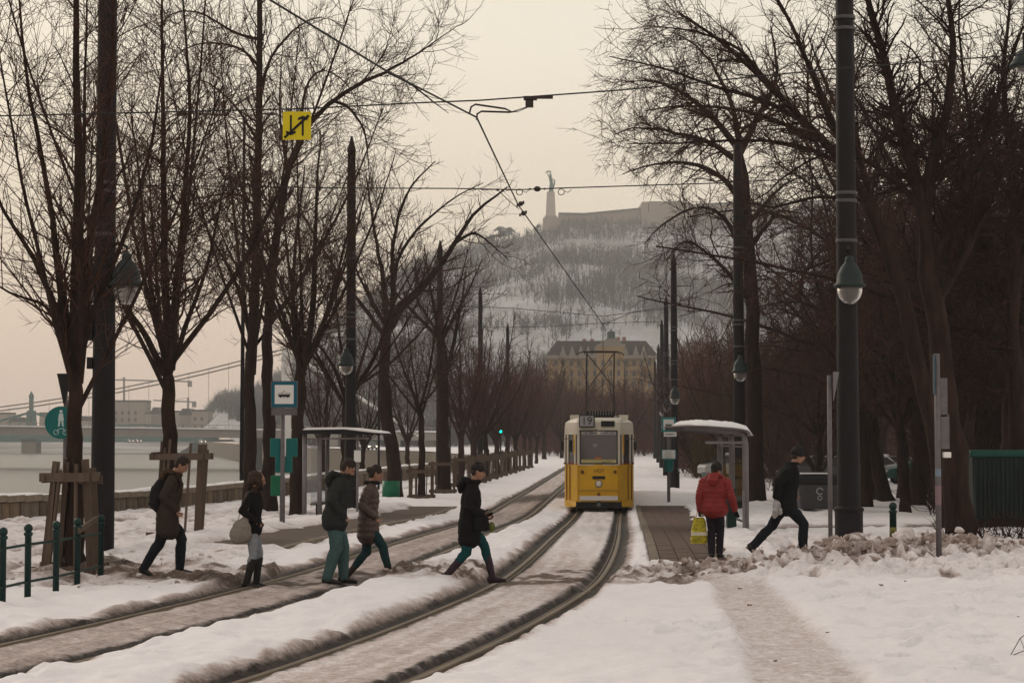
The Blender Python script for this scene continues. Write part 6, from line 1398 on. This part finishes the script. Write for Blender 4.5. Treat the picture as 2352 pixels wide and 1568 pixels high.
# ---------------------------------------------------------------- people
def loft(b, pts, rad, n=14, side=(0, 1, 0)):
    """closed rounded tube; rad entries (fore-aft, lateral)"""
    pts = [Vector(p) for p in pts]; rad = [(r, r) if not isinstance(r, tuple) else r for r in rad]
    d0 = (pts[1]-pts[0]).normalized(); d1 = (pts[-1]-pts[-2]).normalized()
    P = [pts[0]-d0*min(rad[0])*.6, pts[0]-d0*min(rad[0])*.35]+pts+[pts[-1]+d1*min(rad[-1])*.35, pts[-1]+d1*min(rad[-1])*.6]
    Rr = [(rad[0][0]*.45, rad[0][1]*.45), (rad[0][0]*.82, rad[0][1]*.82)]+rad+[(rad[-1][0]*.82, rad[-1][1]*.82), (rad[-1][0]*.45, rad[-1][1]*.45)]
    vs = []; k = len(P)
    for i, p in enumerate(P):
        d = (P[min(i+1, k-1)]-P[max(i-1, 0)]).normalized(); s = Vector(side); s = s-d*s.dot(d)
        if s.length < .2: s = Vector((1, 0, 0)); s = s-d*s.dot(d)
        s.normalize(); f = s.cross(d)
        for j in range(n):
            a = 2*math.pi*j/n; vs.append(p+f*math.cos(a)*Rr[i][0]+s*math.sin(a)*Rr[i][1])
    fs = [(i*n+j, i*n+(j+1) % n, (i+1)*n+(j+1) % n, (i+1)*n+j) for i in range(k-1) for j in range(n)]
    fs += [tuple(range(n))[::-1], tuple((k-1)*n+j for j in range(n))]
    b.add(vs, fs); return b
def remesh(b, name, m_, par, vox=.013, smooth=2, fold=0., fscale=9., seed=0, stretch=(1, 1, .5)):
    me = b.mesh(name+'_src', m_); o = bpy.data.objects.new('tmp', me); C.objects.link(o)
    r = o.modifiers.new('r', 'REMESH'); r.mode = 'VOXEL'; r.voxel_size = vox; r.use_smooth_shade = True
    if smooth: sm_ = o.modifiers.new('s', 'SMOOTH'); sm_.factor = .5; sm_.iterations = smooth
    dg = bpy.context.evaluated_depsgraph_get(); me2 = bpy.data.meshes.new_from_object(o.evaluated_get(dg)); bpy.data.objects.remove(o); bpy.data.meshes.remove(me)
    me2.name = name; n = len(me2.vertices)
    if fold:
        co = np.empty(n*3, np.float32); me2.vertices.foreach_get('co', co); no = np.empty(n*3, np.float32); me2.vertices.foreach_get('normal', no)
        co = co.reshape(-1, 3); no = no.reshape(-1, 3)
        q = fbm(co[:, 0]*fscale*stretch[0]+co[:, 1]*fscale*.7+seed, co[:, 2]*fscale*stretch[2]+co[:, 1]*fscale*.5, 3, seed)+.6*(billow(co[:, 0]*fscale+co[:, 1]*5, co[:, 2]*fscale*1.3, 2, seed+5)-.5)
        co += no*((q-.5)*fold)[:, None]; me2.vertices.foreach_set('co', co.ravel()); me2.update()
    me2.polygons.foreach_set('use_smooth', [True]*len(me2.polygons))
    if not me2.materials: me2.materials.append(m_)
    return obj(name, me2, par)
def cloth(name, c, c2=None, rough=.85, sc=30): return mat(name, c, rough, noise=sc, bump=.35, bscale=70, col2=c2 or tuple(x*.7 for x in c), spec=.06)
M['skin'] = mat('skin', (.30, .165, .115), .55, noise=12, col2=(.25, .13, .09))
def ik(h, a, l1, l2, fwd):
    h = Vector(h); a = Vector(a); d = a-h; L = min(d.length, (l1+l2)*.999); u = d.normalized(); x = (l1*l1-l2*l2+L*L)/(2*L); y = math.sqrt(max(0, l1*l1-x*x))
    f = Vector(fwd); f = (f-u*f.dot(u)).normalized(); return h+u*x+f*y
def hand(b, w_, d, palm_n, curl=.6, sc=1., left=1):
    """palm plus four unequal bent fingers and a thumb; w_ wrist, d direction, palm_n palm normal"""
    d = Vector(d).normalized(); pn = Vector(palm_n); pn = (pn-d*pn.dot(d)).normalized(); sd = d.cross(pn)*left
    w_ = Vector(w_)
    loft(b, [w_, w_+d*.03*sc, w_+d*.075*sc, w_+d*.09*sc], [(.014*sc, .025*sc), (.015*sc, .036*sc), (.013*sc, .040*sc), (.011*sc, .037*sc)], 10, side=sd)
    for k, (o_, L) in enumerate(((-.030, .062), (-.010, .076), (.011, .080), (.031, .070))):
        p = w_+d*.085*sc+sd*o_*sc; q = [p]; a = 0
        for j in range(3):
            a += curl*(.55+.1*k*.3); L3 = L*sc*(.42, .33, .25)[j]; p = p+(d*math.cos(a)+pn*math.sin(a))*L3; q.append(p)
        loft(b, q, [.0092*sc, .0088*sc, .008*sc, .007*sc], 7)
    p = w_+d*.025*sc+sd*.03*sc; loft(b, [p, p+(d*.6+sd*.7+pn*.3)*.038*sc, p+(d*1.2+sd*.75+pn*.8)*.052*sc], [.012*sc, .0105*sc, .008*sc], 8)
def person(label, loc, rz, hgt_, pose, wear, hair='short', hat=None, puff=0, longc=0, seed=0):
    s = hgt_/1.74; t = thing('person', label, 'person', loc, rz); t.scale = (s, s, s)
    P = dict(hip=(0, 0, .92), lean=.04, head=(.10, 0, 1.60), tilt=.2, RA=(-.2, .09), LA=(.2, .09), RF=0., LF=0., RH=None, LH=None, hw=.19, belly=1.)
    P.update(pose); hx = P['hip'][0]; hz = P['hip'][2]; ln = P['lean']
    N = Vector((hx+ln*1.2, 0, hz+.535)); Ch = Vector((hx+ln*.8, 0, hz+.37)); Wa = Vector((hx+ln*.35, 0, hz+.14)); Hp = Vector(P['hip'])
    H = Vector(P['head']); gender = P.get('fem', 0); sw = P['hw']*(.92 if gender else 1)
    hips = {}; knees = {}; ank = {}; LT = .79
    for nm, sg in (('R', -1), ('L', 1)): a = P[nm+'A']; LT = max(LT, (Hp+Vector((0, sg*.09, -.02))-Vector((a[0], sg*(a[2] if len(a) > 2 else .085), a[1]))).length*1.012)
    for nm, sg in (('R', -1), ('L', 1)):
        a = P[nm+'A']; ank[nm] = Vector((a[0], sg*(a[2] if len(a) > 2 else .085), a[1])); hips[nm] = Hp+Vector((0, sg*.09, -.02)); knees[nm] = ik(hips[nm], ank[nm], LT*.505, LT*.495, (1, sg*.05, 0))
    sh = {nm: Vector((N.x-.01, sg*sw, N.z-.06)) for nm, sg in (('R', -1), ('L', 1))}; el = {}; wr = {}
    for nm, sg in (('R', -1), ('L', 1)):
        a = P[nm+'H'] or (hx+.02, sg*.27, hz-.08); wr[nm] = Vector(a); el[nm] = ik(sh[nm], wr[nm], .29, .27, P.get(nm+'E', (-1, sg*.5, 0)))
    # ---- body, one continuous mesh
    b = MB()
    loft(b, [Hp+Vector((0, 0, -.04)), Wa, Ch, N+Vector((0, 0, -.05)), N], [(.10, .145), (.095, .125), (.105, .15), (.08, .15), (.06, .07)], 18)
    tl = P['tilt']; up = Vector((math.sin(tl), 0, math.cos(tl))); fw = Vector((math.cos(tl), 0, -math.sin(tl)))
    yaw = P.get('yaw', 0)
    if yaw: up = Vector((math.sin(tl)*math.cos(yaw), math.sin(tl)*math.sin(yaw), math.cos(tl))); fw = Vector((math.cos(yaw)*math.cos(tl), math.sin(yaw)*math.cos(tl), -math.sin(tl)))
    sd = up.cross(fw)
    loft(b, [N-Vector((0, 0, .03)), H-up*.09-fw*.02], [.056, .052], 12)
    loft(b, [H-up*.085+fw*.025, H-up*.05+fw*.02, H+fw*.0, H+up*.05-fw*.005, H+up*.085-fw*.01], [(.060, .048), (.078, .062), (.094, .073), (.092, .074), (.065, .058)], 18, side=sd)
    loft(b, [H-up*.095+fw*.055, H-up*.07+fw*.068], [.018, .02], 8)                                  # chin
    loft(b, [H+up*.018+fw*.088, H-up*.008+fw*.104, H-up*.026+fw*.112, H-up*.032+fw*.096], [.008, .011, .013, .011], 8)   # nose
    loft(b, [H-up*.056+fw*.088+sd*.02, H-up*.056+fw*.094, H-up*.056+fw*.088-sd*.02], [.007, .008, .007], 7)                 # lips
    loft(b, [H+up*.03+fw*.082+sd*.04, H+up*.032+fw*.092, H+up*.03+fw*.082-sd*.04], [.010, .010, .010], 7)                   # brow
    for q in (-1, 1): loft(b, [H-up*.025+sd*.074*q-fw*.005, H+up*.022+sd*.080*q-fw*.012], [(.014, .006), (.017, .007)], 8, side=sd)
    for nm, sg in (('R', -1), ('L', 1)):
        loft(b, [Hp+Vector((0, sg*.05, 0)), hips[nm]+Vector((0, 0, -.06)), knees[nm], knees[nm]+(ank[nm]-knees[nm])*.3, ank[nm]], [.085, .08, .052, .052, .034], 12)
        ft = P[nm+'F']; fd = Vector((math.cos(ft), sg*.12, -math.sin(ft))); loft(b, [ank[nm]-fd*.04+Vector((0, 0, -.02)), ank[nm]+fd*.06+Vector((0, 0, -.045)), ank[nm]+fd*.16+Vector((0, 0, -.06))], [.032, (.028, .038), (.018, .036)], 10)
        loft(b, [N+Vector((0, sg*.05, -.04)), sh[nm], el[nm], el[nm].lerp(wr[nm], .4), wr[nm]], [.05, .055, .042, .040, .027], 12)
        d = (wr[nm]-el[nm]).normalized()
        if 'glove' in wear: b9 = MB(); hand(b9, wr[nm]-d*.02, P.get(nm+'D', d), P.get(nm+'N', (1, 0, .2)), P.get(nm+'C', .5), 1.16, 1 if nm == 'L' else -1); remesh(b9, 'glove', wear['glove'], t, .006, 1)
        hand(b, wr[nm]-d*.01, P.get(nm+'D', d), P.get(nm+'N', (1, 0, .2)), P.get(nm+'C', .5), 1.0, 1 if nm == 'L' else -1)
    remesh(b, 'body', M['skin'], t, .0105, 1)
    for q in (-1, 1): e = MB(); e.ball(H+up*.012+fw*.084+sd*.031*q, .0105, 8, 6); e.build('eye', M['black'], t, smooth=True)
    # ---- trousers
    tr = wear['trousers']; b = MB(); k_ = tr.get('w', 1.0)
    loft(b, [Hp+Vector((0, 0, .05)), Hp+Vector((0, 0, -.06))], [(.125, .165), (.13, .17)], 18)
    for nm, sg in (('R', -1), ('L', 1)):
        K = knees[nm]; A = ank[nm]; h_ = hips[nm]; low = A.lerp(K, tr.get('cut', .02))
        loft(b, [Hp+Vector((0, sg*.06, -.02)), h_+Vector((-.01, sg*.0, -.08)), h_.lerp(K, .6), K, K.lerp(low, .4)+Vector((-.008, 0, 0)), low], [(.110, .088), (.102, .088), .080*k_, .068*k_, .066*k_, .056*k_], 16)
    remesh(b, 'trousers', tr['m'], t, .012, 2, .022, 10, seed+1)
    # ---- footwear
    bt = wear['boots']
    for nm, sg in (('R', -1), ('L', 1)):
        b = MB(); ft = P[nm+'F']; A = ank[nm]; fd = Vector((math.cos(ft), sg*.12, -math.sin(ft))); u_ = Vector((math.sin(ft), 0, math.cos(ft))); hb = bt.get('h', .08)
        loft(b, [A-fd*.055-u_*.035, A+fd*.03-u_*.045, A+fd*.11-u_*.058, A+fd*.185-u_*.066], [(.040, .038), (.042, .042), (.032, .046), (.020, .038)], 12, side=(0, 1, 0))
        sp_ = A.lerp(knees[nm], hb/.435); loft(b, [A-u_*.03-fd*.01, A+(knees[nm]-A)*.06, sp_], [.047, .046*bt.get('w', 1), (.058 if hb > .2 else .050)*bt.get('w', 1)], 14)
        remesh(b, 'boot' if hb > .2 else 'shoe', bt['m'], t, .010, 2, .010 if hb > .2 else 0, 12, seed+3)
        b = MB(); c = A-u_*.088; loft(b, [c-fd*.06, c+fd*.05, c+fd*.19], [(.010, .036), (.010, .041), (.010, .034)], 10, side=(0, 1, 0)); b.build('sole', M['black'], t, smooth=True)
    # ---- jacket / coat with sleeves
    ja = wear['jacket']; b = MB(); k_ = ja.get('w', 1.0)*1.06; hem = ja['hem']
    zs = [hem, hem+.12, hz, hz+.14, hz+.30, hz+.42, hz+.49, hz+.55]
    rr_ = [(.150*ja.get('flare', 1), .205*ja.get('flare', 1)), (.155, .212), (.150, .205), (.132*ja.get('waist', 1), .175*ja.get('waist', 1)), (.140, .195), (.125, .20), (.10, .165), (.072, .085)]
    T = []; Rn = []
    zz = np.arange(hem, hz+.55, .0175 if puff else .05)
    for z in zz:
        f = (z-hz)/.535; xo = hx+ln*1.2*max(0, f)-.0*(z < hz)+(ja.get('drag', 0)*(z-hz) if z < hz else 0); rx = float(np.interp(z, zs, [q[0] for q in rr_]))*k_; ry = float(np.interp(z, zs, [q[1] for q in rr_]))*k_
        if puff: m_ = .93+.10*abs(math.sin(math.pi*(z-hem)/.085))**.5; rx *= m_; ry *= m_
        T.append((xo, 0, z)); Rn.append((rx, ry))
    n_ = 22; vs = []
    loft(b, T, Rn, n_)
    for nm, sg in (('R', -1), ('L', 1)):
        pts = [N+Vector((0, sg*.06, -.05)), sh[nm], sh[nm].lerp(el[nm], .5), el[nm], el[nm].lerp(wr[nm], .5), wr[nm].lerp(el[nm], .04)]; base_r = [.075, .078, .070, .064, .058, .050]
        P2 = []; R2 = []
        for i in range(len(pts)-1):
            for j in range(5 if puff else 2):
                f = j/(5 if puff else 2); p = pts[i].lerp(pts[i+1], f); P2.append(p); r_ = (base_r[i]*(1-f)+base_r[i+1]*f)*ja.get('sl', 1.)
                if puff: r_ *= .92+.13*((len(P2) % 2))
                R2.append(r_)
        P2.append(pts[-1]); R2.append(base_r[-1]*ja.get('sl', 1.)); loft(b, P2, R2, 14)
    remesh(b, ja.get('name', 'jacket'), ja['m'], t, .011, 1 if puff else 2, .016 if puff else .026, 9, seed+7)
    # collar / hood / scarf
    if 'hood' in wear:
        hm = wear['hood']; b = MB(); c = N+Vector((-.03, 0, .0))
        for k in range(16):
            a0, a1 = 2*math.pi*k/16, 2*math.pi*(k+1)/16; b2 = [c+Vector((math.cos(a)*.105-.0, math.sin(a)*.115, .035-.035*math.cos(a))) for a in (a0, a1)]; loft(b, b2, [.036, .036], 8)
        loft(b, [c+Vector((-.11, 0, .03)), c+Vector((-.145, 0, -.04)), c+Vector((-.14, 0, -.12))], [(.05, .10), (.06, .105), (.03, .06)], 14)
        remesh(b, 'hood', hm, t, .011, 2, .02, 14, seed+9)
    if 'collar' in wear:
        b = MB(); c = N+Vector((.0, 0, .02))
        for k in range(16):
            a = [2*math.pi*(k+j)/16 for j in (0, 1)]; loft(b, [c+Vector((math.cos(q)*.075+.015, math.sin(q)*.078, .01)) for q in a], [(.030, .045)]*2, 8)
        remesh(b, wear.get('collar_name', 'collar'), wear['collar'], t, .011, 2, .015, 16, seed+11)
    # hair and hats
    hm = wear.get('hair_m', M['hair']); b = MB()
    if hair == 'curly':
        r = np.random.RandomState(seed+20); b.ball(H+up*.03-fw*.03, (.105, .10, .11), 14, 10)
        for k in range(90):
            v = norm(r.normal(size=3)); v[0] = v[0]*.9-.35; v[2] = v[2]*1.2-.25; q = H+Vector((v[0]*.115-.015, v[1]*.115, v[2]*.15-.02))
            if q.x > H.x+.055 and q.z < H.z+.07: continue
            b.ball(q, r.uniform(.028, .046), 8, 6)
        remesh(b, 'hair', hm, t, .009, 0, .03, 26, seed)
    elif hair:
        loft(b, [H-up*.03-fw*.045, H+up*.02-fw*.022, H+up*.06-fw*.012, H+up*.10-fw*.008], [(.062, .070), (.084, .083), (.096, .086), (.074, .066)], 18, side=sd)
        loft(b, [H+up*.088+fw*.045, H+up*.095], [(.035, .055), (.05, .06)], 12, side=sd)
        if hair == 'bun': b.ball(H-fw*.11+up*.03, .05, 12, 8)
        if hair == 'long': loft(b, [H-fw*.05, H-fw*.075-up*.09, H-fw*.07-up*.17], [(.05, .075), (.045, .08), (.03, .06)], 14, side=sd)
        remesh(b, 'hair', hm, t, .008, 1, .022, 30, seed)
    if hat == 'beanie':
        b = MB(); loft(b, [H+up*.030-fw*.012, H+up*.055-fw*.012, H+up*.095-fw*.014, H+up*.128-fw*.018], [(.103, .090), (.106, .093), (.092, .082), (.055, .050)], 20, side=sd); loft(b, [H+up*.018-fw*.014, H+up*.045-fw*.012], [(.108, .095), (.108, .095)], 20, side=sd)
        remesh(b, 'knitted_hat', wear['hat_m'], t, .009, 2, .008, 40, seed)
    if hat == 'cap':
        b = MB(); loft(b, [H+up*.035-fw*.012, H+up*.07-fw*.012, H+up*.112-fw*.018], [(.106, .092), (.102, .090), (.066, .060)], 20, side=sd); loft(b, [H+up*.045+fw*.07, H+up*.035+fw*.145], [(.010, .07), (.008, .05)], 12, side=sd)
        remesh(b, 'cap', wear['hat_m'], t, .008, 1, 0, 40, seed)
    return t, dict(N=N, H=H, sh=sh, el=el, wr=wr, Hp=Hp, s=s)
M['hair'] = mat('hair', (.018, .012, .010), .7, noise=60, bump=1, bscale=90, col2=(.035, .022, .018))
M['hair_br'] = mat('hair_brown', (.050, .022, .014), .7, noise=60, bump=1, bscale=60, col2=(.022, .012, .009))
Mk = cloth('black_cloth', (.010, .009, .010)); Mtrk = cloth('trouser_black', (.011, .012, .017)); Mbo = mat('boot_black', (.010, .009, .009), .45, noise=10, col2=(.02, .018, .017))
def ground_pos(x, y):
    p = on(x, y); z = hgt(p.x, p.y)
    for _ in range(4): Y = (EYE-z)*F/(y-1000); p = at(x, y, Y); z = hgt(p.x, Y)
    return Vector((p.x, p.y, z))
# 1 man with backpack
p = ground_pos(384, 1322)
t, J = person('man in a long brown hooded coat with a dark backpack, head bowed, leftmost walker', (p.x, p.y, p.z), R(2), 1.72, dict(hip=(0, 0, .90), lean=.085, head=(.185, 0, 1.575), tilt=.62, RA=(-.31, .115), LA=(.17, .09), RF=.35, LF=0., RH=(.145, -.165, .93), LH=(.13, .17, .92), RD=(.35, .5, -.8), LD=(.25, -.75, -.6), RC=.9, LC=.9, RE=(-1, -.4, 0), LE=(-1, .4, 0)),
    dict(trousers=dict(m=Mtrk, w=1.12, cut=-.02), boots=dict(m=Mbo, h=.09), jacket=dict(m=cloth('coat_brown', (.040, .027, .022), (.026, .018, .015)), hem=.60, w=1.0, name='coat', sl=1.0), hood=cloth('hood_brown', (.055, .030, .018), (.03, .018, .012))), seed=1)
b = MB(); c = Vector((J['N'].x-.235, 0, 1.17)); loft(b, [c+Vector((.02, 0, -.23)), c+Vector((-.03, 0, -.14)), c+Vector((-.02, 0, .05)), c+Vector((.045, 0, .20))], [(.075, .14), (.115, .16), (.10, .15), (.05, .10)], 16); remesh(b, 'backpack', cloth('pack', (.014, .013, .015)), t, .011, 2, .02, 10, 3)
b = MB(); 
for sg in (-1, 1): loft(b, [J['N']+Vector((-.10, sg*.10, .0)), J['sh']['R' if sg < 0 else 'L']+Vector((.03, -sg*.05, .09)), Vector((J['N'].x+.10, sg*.13, 1.30)), Vector((J['N'].x-.05, sg*.17, 1.06))], [(.008, .022)]*4, 8)
b.build('backpack_strap', Mk, t, smooth=True)
# 2 woman with shoulder bag
p = ground_pos(574, 1347)
t, J = person('curly haired woman in short black jacket and pale jeans with round shoulder bag', (p.x, p.y, p.z), R(4), 1.64, dict(fem=1, hip=(.03, 0, .92), lean=.02, head=(.115, 0, 1.605), tilt=.16, RA=(-.045, .09), LA=(.09, .09, .10), RF=0., LF=.1, RH=(.10, -.19, 1.0), LH=(.13, .15, 1.0), RD=(.25, .75, -.6), LD=(.25, -.75, -.6), RC=.8, LC=.8, RE=(-1, -.3, 0), LE=(-1, .3, 0)),
    dict(trousers=dict(m=cloth('jeans_pale', (.26, .275, .30), (.18, .195, .22)), w=.96, cut=.55), boots=dict(m=Mbo, h=.38, w=1.16), jacket=dict(m=Mk, hem=.85, w=.92, waist=.92, sl=.9), collar=Mk, hair_m=M['hair_br']), hair='curly', seed=2)
Mbg = cloth('bag_grey', (.22, .19, .165), (.16, .14, .125)); b = MB(); c = Vector((-.115, -.235, .87)); b.ball(c+Vector((-.02, 0, -.05)), (.165, .078, .155), 24, 16); b.ball(c+Vector((.0, 0, .02)), (.145, .072, .15), 24, 16); b.ball(c+Vector((-.045, 0, -.09)), (.13, .07, .12), 24, 16); loft(b, [c+Vector((.02, .01, .10)), c+Vector((.09, .02, .23))], [(.085, .045), (.03, .02)], 16); bg = remesh(b, 'shoulder_bag', Mbg, None, .010, 8, .02, 7, 4); bg.location = t.location; bg.rotation_euler = t.rotation_euler; bg.scale = t.scale; tag(bg, 'slouchy round grey-beige bag hanging at the curly haired woman\'s side', 'bag')
b = MB(); loft(b, [c+Vector((.06, .02, .2)), c+Vector((.11, .04, .35)), c+Vector((.14, .06, .50)), c+Vector((.14, .09, .585)), c+Vector((.07, .09, .56)), c+Vector((.0, .04, .36)), c+Vector((-.06, .02, .12))], [(.006, .02)]*7, 8); b.build('strap', Mbg, bg, smooth=True)
# 3 man in jeans
p = ground_pos(768, 1347)
t, J = person('man in dark grey jacket and loose blue-green jeans, left one of the walking couple', (p.x, p.y, p.z), R(6), 1.80, dict(hip=(-.0, 0, .91), lean=.075, head=(.175, 0, 1.57), tilt=.58, RA=(-.10, .09, .10), LA=(.125, .09, .10), RF=.0, LF=0.05, RH=(.11, -.19, .93), LH=(.11, .19, .93), RD=(.25, .75, -.6), LD=(.25, -.75, -.6), RC=.9, LC=.9, RE=(-1, -.5, 0), LE=(-1, .5, 0)),
    dict(trousers=dict(m=cloth('jeans_green', (.062, .105, .108), (.036, .072, .076)), w=1.22, cut=-.05), boots=dict(m=Mbo, h=.06), jacket=dict(m=cloth('jacket_grey', (.026, .028, .028), (.017, .018, .019)), hem=.80, w=1.10, sl=1.12), hood=cloth('hood_grey', (.02, .021, .021)), collar=cloth('collar_blk', (.018, .018, .018))), seed=3)
# 4 woman in puffer
p = ground_pos(845, 1338)
t, J = person('woman in a quilted brown padded coat and black scarf, right one of the walking couple', (p.x, p.y, p.z), R(3), 1.73, dict(fem=1, hip=(.0, 0, .91), lean=.03, head=(.11, 0, 1.595), tilt=.30, RA=(.33, .10), LA=(-.30, .125), RF=-.12, LF=.5, RH=(.11, -.16, .98), LH=(.11, .16, .98), RD=(.25, .75, -.6), LD=(.25, -.75, -.6), RC=.9, LC=.9, RE=(-1, -.5, 0), LE=(-1, .5, 0)),
    dict(trousers=dict(m=cloth('jeans_dark_teal', (.014, .040, .046), (.009, .026, .031)), w=.98, cut=.40), boots=dict(m=mat('boot_brown', (.028, .014, .012), .55, noise=8, col2=(.016, .01, .01)), h=.31), jacket=dict(m=mat('padded_brown', (.075, .047, .040), .5, noise=6, bump=.2, bscale=40, col2=(.05, .032, .028)), hem=.66, w=.98, name='padded_coat', sl=1.05), collar=cloth('scarf', (.012, .011, .012)), collar_name='scarf'), hair='bun', puff=1, seed=4)
# 5 woman in black coat
p = ground_pos(1078, 1353)
t, J = person('woman in black knee coat, peaked cap, teal jeans and plum boots striding across the rails', (p.x, p.y, p.z), R(2), 1.70, dict(fem=1, hip=(.0, 0, .89), lean=.035, head=(.12, 0, 1.59), tilt=.22, RA=(-.325, .13), LA=(.33, .10), RF=.55, LF=-.08, RH=(.19, -.20, .98), LH=(.19, .18, 1.0), RC=.8, LC=.8, RE=(-1, -.5, 0), LE=(-1, .5, 0)),
    dict(trousers=dict(m=cloth('jeans_teal', (.006, .055, .060), (.004, .036, .040)), w=1.0, cut=.60), boots=dict(m=mat('boot_plum', (.030, .014, .024), .6, noise=8, col2=(.018, .010, .016)), h=.36, w=1.05), jacket=dict(m=Mk, hem=.60, w=.98, waist=.98, name='coat', sl=.98), hood=Mk, collar=Mk, glove=Mk, hat_m=mat('cap_black', (.012, .012, .012), .85, bump=.3)), hair='short', hat='cap', seed=5)
b = MB(); c = Vector((.17, -.235, .86)); loft(b, [c+Vector((0, 0, -.08)), c+Vector((0, 0, .09))], [(.11, .04), (.10, .035)], 14); bg = remesh(b, 'handbag', Mk, None, .010, 1, .01, 10, 4); bg.location = t.location; bg.rotation_euler = t.rotation_euler; bg.scale = t.scale; tag(bg, 'small black handbag carried at the hip of the woman in the black coat', 'bag')
b = MB(); loft(b, [c+Vector((-.06, .01, .08)), c+Vector((-.10, .04, .35)), c+Vector((-.14, .10, .54))], [(.004, .012)]*3, 6); b.build('strap', Mk, bg, smooth=True)
b = MB(); b.ball((.31, -.17, .80), (.05, .035, .07), 10, 7); q = b.build('green_pouch', mat('olive', (.10, .11, .02), .6, noise=20), None, smooth=True); q.location = t.location; tag(q, 'small olive-yellow packet held in front of the woman in the black coat', 'packet')
# 6 person in red seen from behind
p = ground_pos(1642, 1288); p.z = float(zb(p.y))+.125
t, J = person('person in a red hooded jacket and black hat seen from behind on the paved platform', (p.x, p.y, p.z), R(68), 1.60, dict(hip=(0, 0, .90), lean=.03, head=(.06, -.02, 1.585), tilt=.25, yaw=-.5, RA=(.10, .09, .055), LA=(-.04, .09, .05), RF=0., LF=.1, RH=(.12, -.34, .86), LH=(.0, .27, .84), RD=(.3, -.3, -1), RC=.35, LC=1.1, hw=.2),
    dict(trousers=dict(m=cloth('trousers_plum', (.018, .013, .020)), w=1.0, cut=-.03), boots=dict(m=Mbo, h=.09), jacket=dict(m=mat('jacket_red', (.21, .020, .018), .6, noise=6, bump=.4, bscale=40, col2=(.14, .012, .013)), hem=.81, w=1.14, sl=1.25), hood=mat('hood_red', (.21, .02, .018), .65, noise=6, col2=(.14, .012, .013)), glove=Mk, collar=mat('hood_red2', (.17, .016, .016), .65), hat_m=mat('hat_black', (.010, .010, .011), .85, bump=.3)), hair='short', hat='beanie', puff=1, seed=6)
wl = J['wr']['L']*J['s']; c0 = Matrix.Rotation(R(68), 3, 'Z') @ wl; hp_ = Vector((p.x, p.y, p.z))+c0
tb = thing('shopping_bag', 'yellow carrier bag with a white band hanging from the red-jacketed person\'s left hand', 'bag', hp_-Vector((.02, 0, .06)))
My = mat('bag_yellow', (.55, .42, .01), .45, noise=28, col2=(.10, .12, .02)); Mw = mat('bag_white', (.60, .57, .50), .5, noise=30, col2=(.45, .40, .25))
def bagring(z0_, z1_, m_, name):
    b = MB(); L_ = [(-.05, .085, .04), (-.11, .105, .055), (-.22, .12, .075), (-.30, .132, .085), (-.42, .145, .09), (-.475, .13, .08)]
    zz = np.linspace(z0_, z1_, 9); vs = []
    for z in zz:
        w_ = float(np.interp(-z, [-q[0] for q in L_], [q[1] for q in L_])); d_ = float(np.interp(-z, [-q[0] for q in L_], [q[2] for q in L_]))
        for j in range(20): a = 2*math.pi*j/20; k = 1+.05*math.sin(a*5+z*30); vs.append((w_*math.copysign(abs(math.cos(a))**.6, math.cos(a))*k, d_*math.copysign(abs(math.sin(a))**.6, math.sin(a))*k, z))
    fs = [(i*20+j, i*20+(j+1) % 20, (i+1)*20+(j+1) % 20, (i+1)*20+j) for i in range(8) for j in range(20)]+[tuple(range(20)), tuple(160+j for j in range(20))[::-1]]
    b.add(vs, fs); return b.build(name, m_, tb, smooth=True)
bagring(-.05, -.285, My, 'upper_body'); bagring(-.285, -.345, Mw, 'white_band'); bagring(-.345, -.475, My, 'lower_body')
b = MB(); b.tube([(-.06, 0, -.06), (-.03, 0, .03), (.0, 0, .055), (.03, 0, .03), (.06, 0, -.06)], .012, 6); b.build('handle', Mw, tb)
# 7 man in black
p = ground_pos(1802, 1276)
t, J = person('man in black with a knitted hat striding right past the waste container', (p.x, p.y, p.z+.02), R(4), 1.78, dict(hip=(.02, 0, .86), lean=.075, head=(.22, 0, 1.55), tilt=.22, RA=(.27, .09), LA=(-.47, .17), RF=-.03, LF=.75, RH=(-.17, -.21, .90), LH=(.16, .2, .95), RE=(-1, -.3, 0), LE=(-1, .4, 0), RD=(-.25, 0, -1), RC=.9, hw=.2),
    dict(trousers=dict(m=Mtrk, w=1.1, cut=-.02), boots=dict(m=Mbo, h=.12), jacket=dict(m=cloth('jacket_black', (.009, .009, .010)), hem=.73, w=1.08, sl=1.1), collar=Mk, hat_m=mat('hat_black2', (.010, .010, .011), .85, bump=.3)), hair='short', hat='beanie', seed=7)
h0 = Matrix.Rotation(R(4), 3, 'Z') @ (J['wr']['R']*J['s'])+Vector(t.location)
tb = thing('carrier_bags', 'crumpled pale plastic bags in the right hand of the man in black', 'bag', h0+Vector((-.05, -.03, -.06)))
for k, (c_, o_) in enumerate((((.34, .32, .34), (.02, -.02, -.05)), ((.40, .38, .38), (.06, .02, -.13)))):
    b = MB(); r = np.random.RandomState(k); 
    for j in range(7): b.ball(Vector(o_)+Vector(r.normal(size=3)*.028), (.04, .03, .05), 8, 6)
    remesh(b, 'plastic_bag', mat('plastic_%d' % k, c_, .4, noise=20, col2=tuple(q*.6 for q in c_)), tb, .008, 0, .03, 30, k)
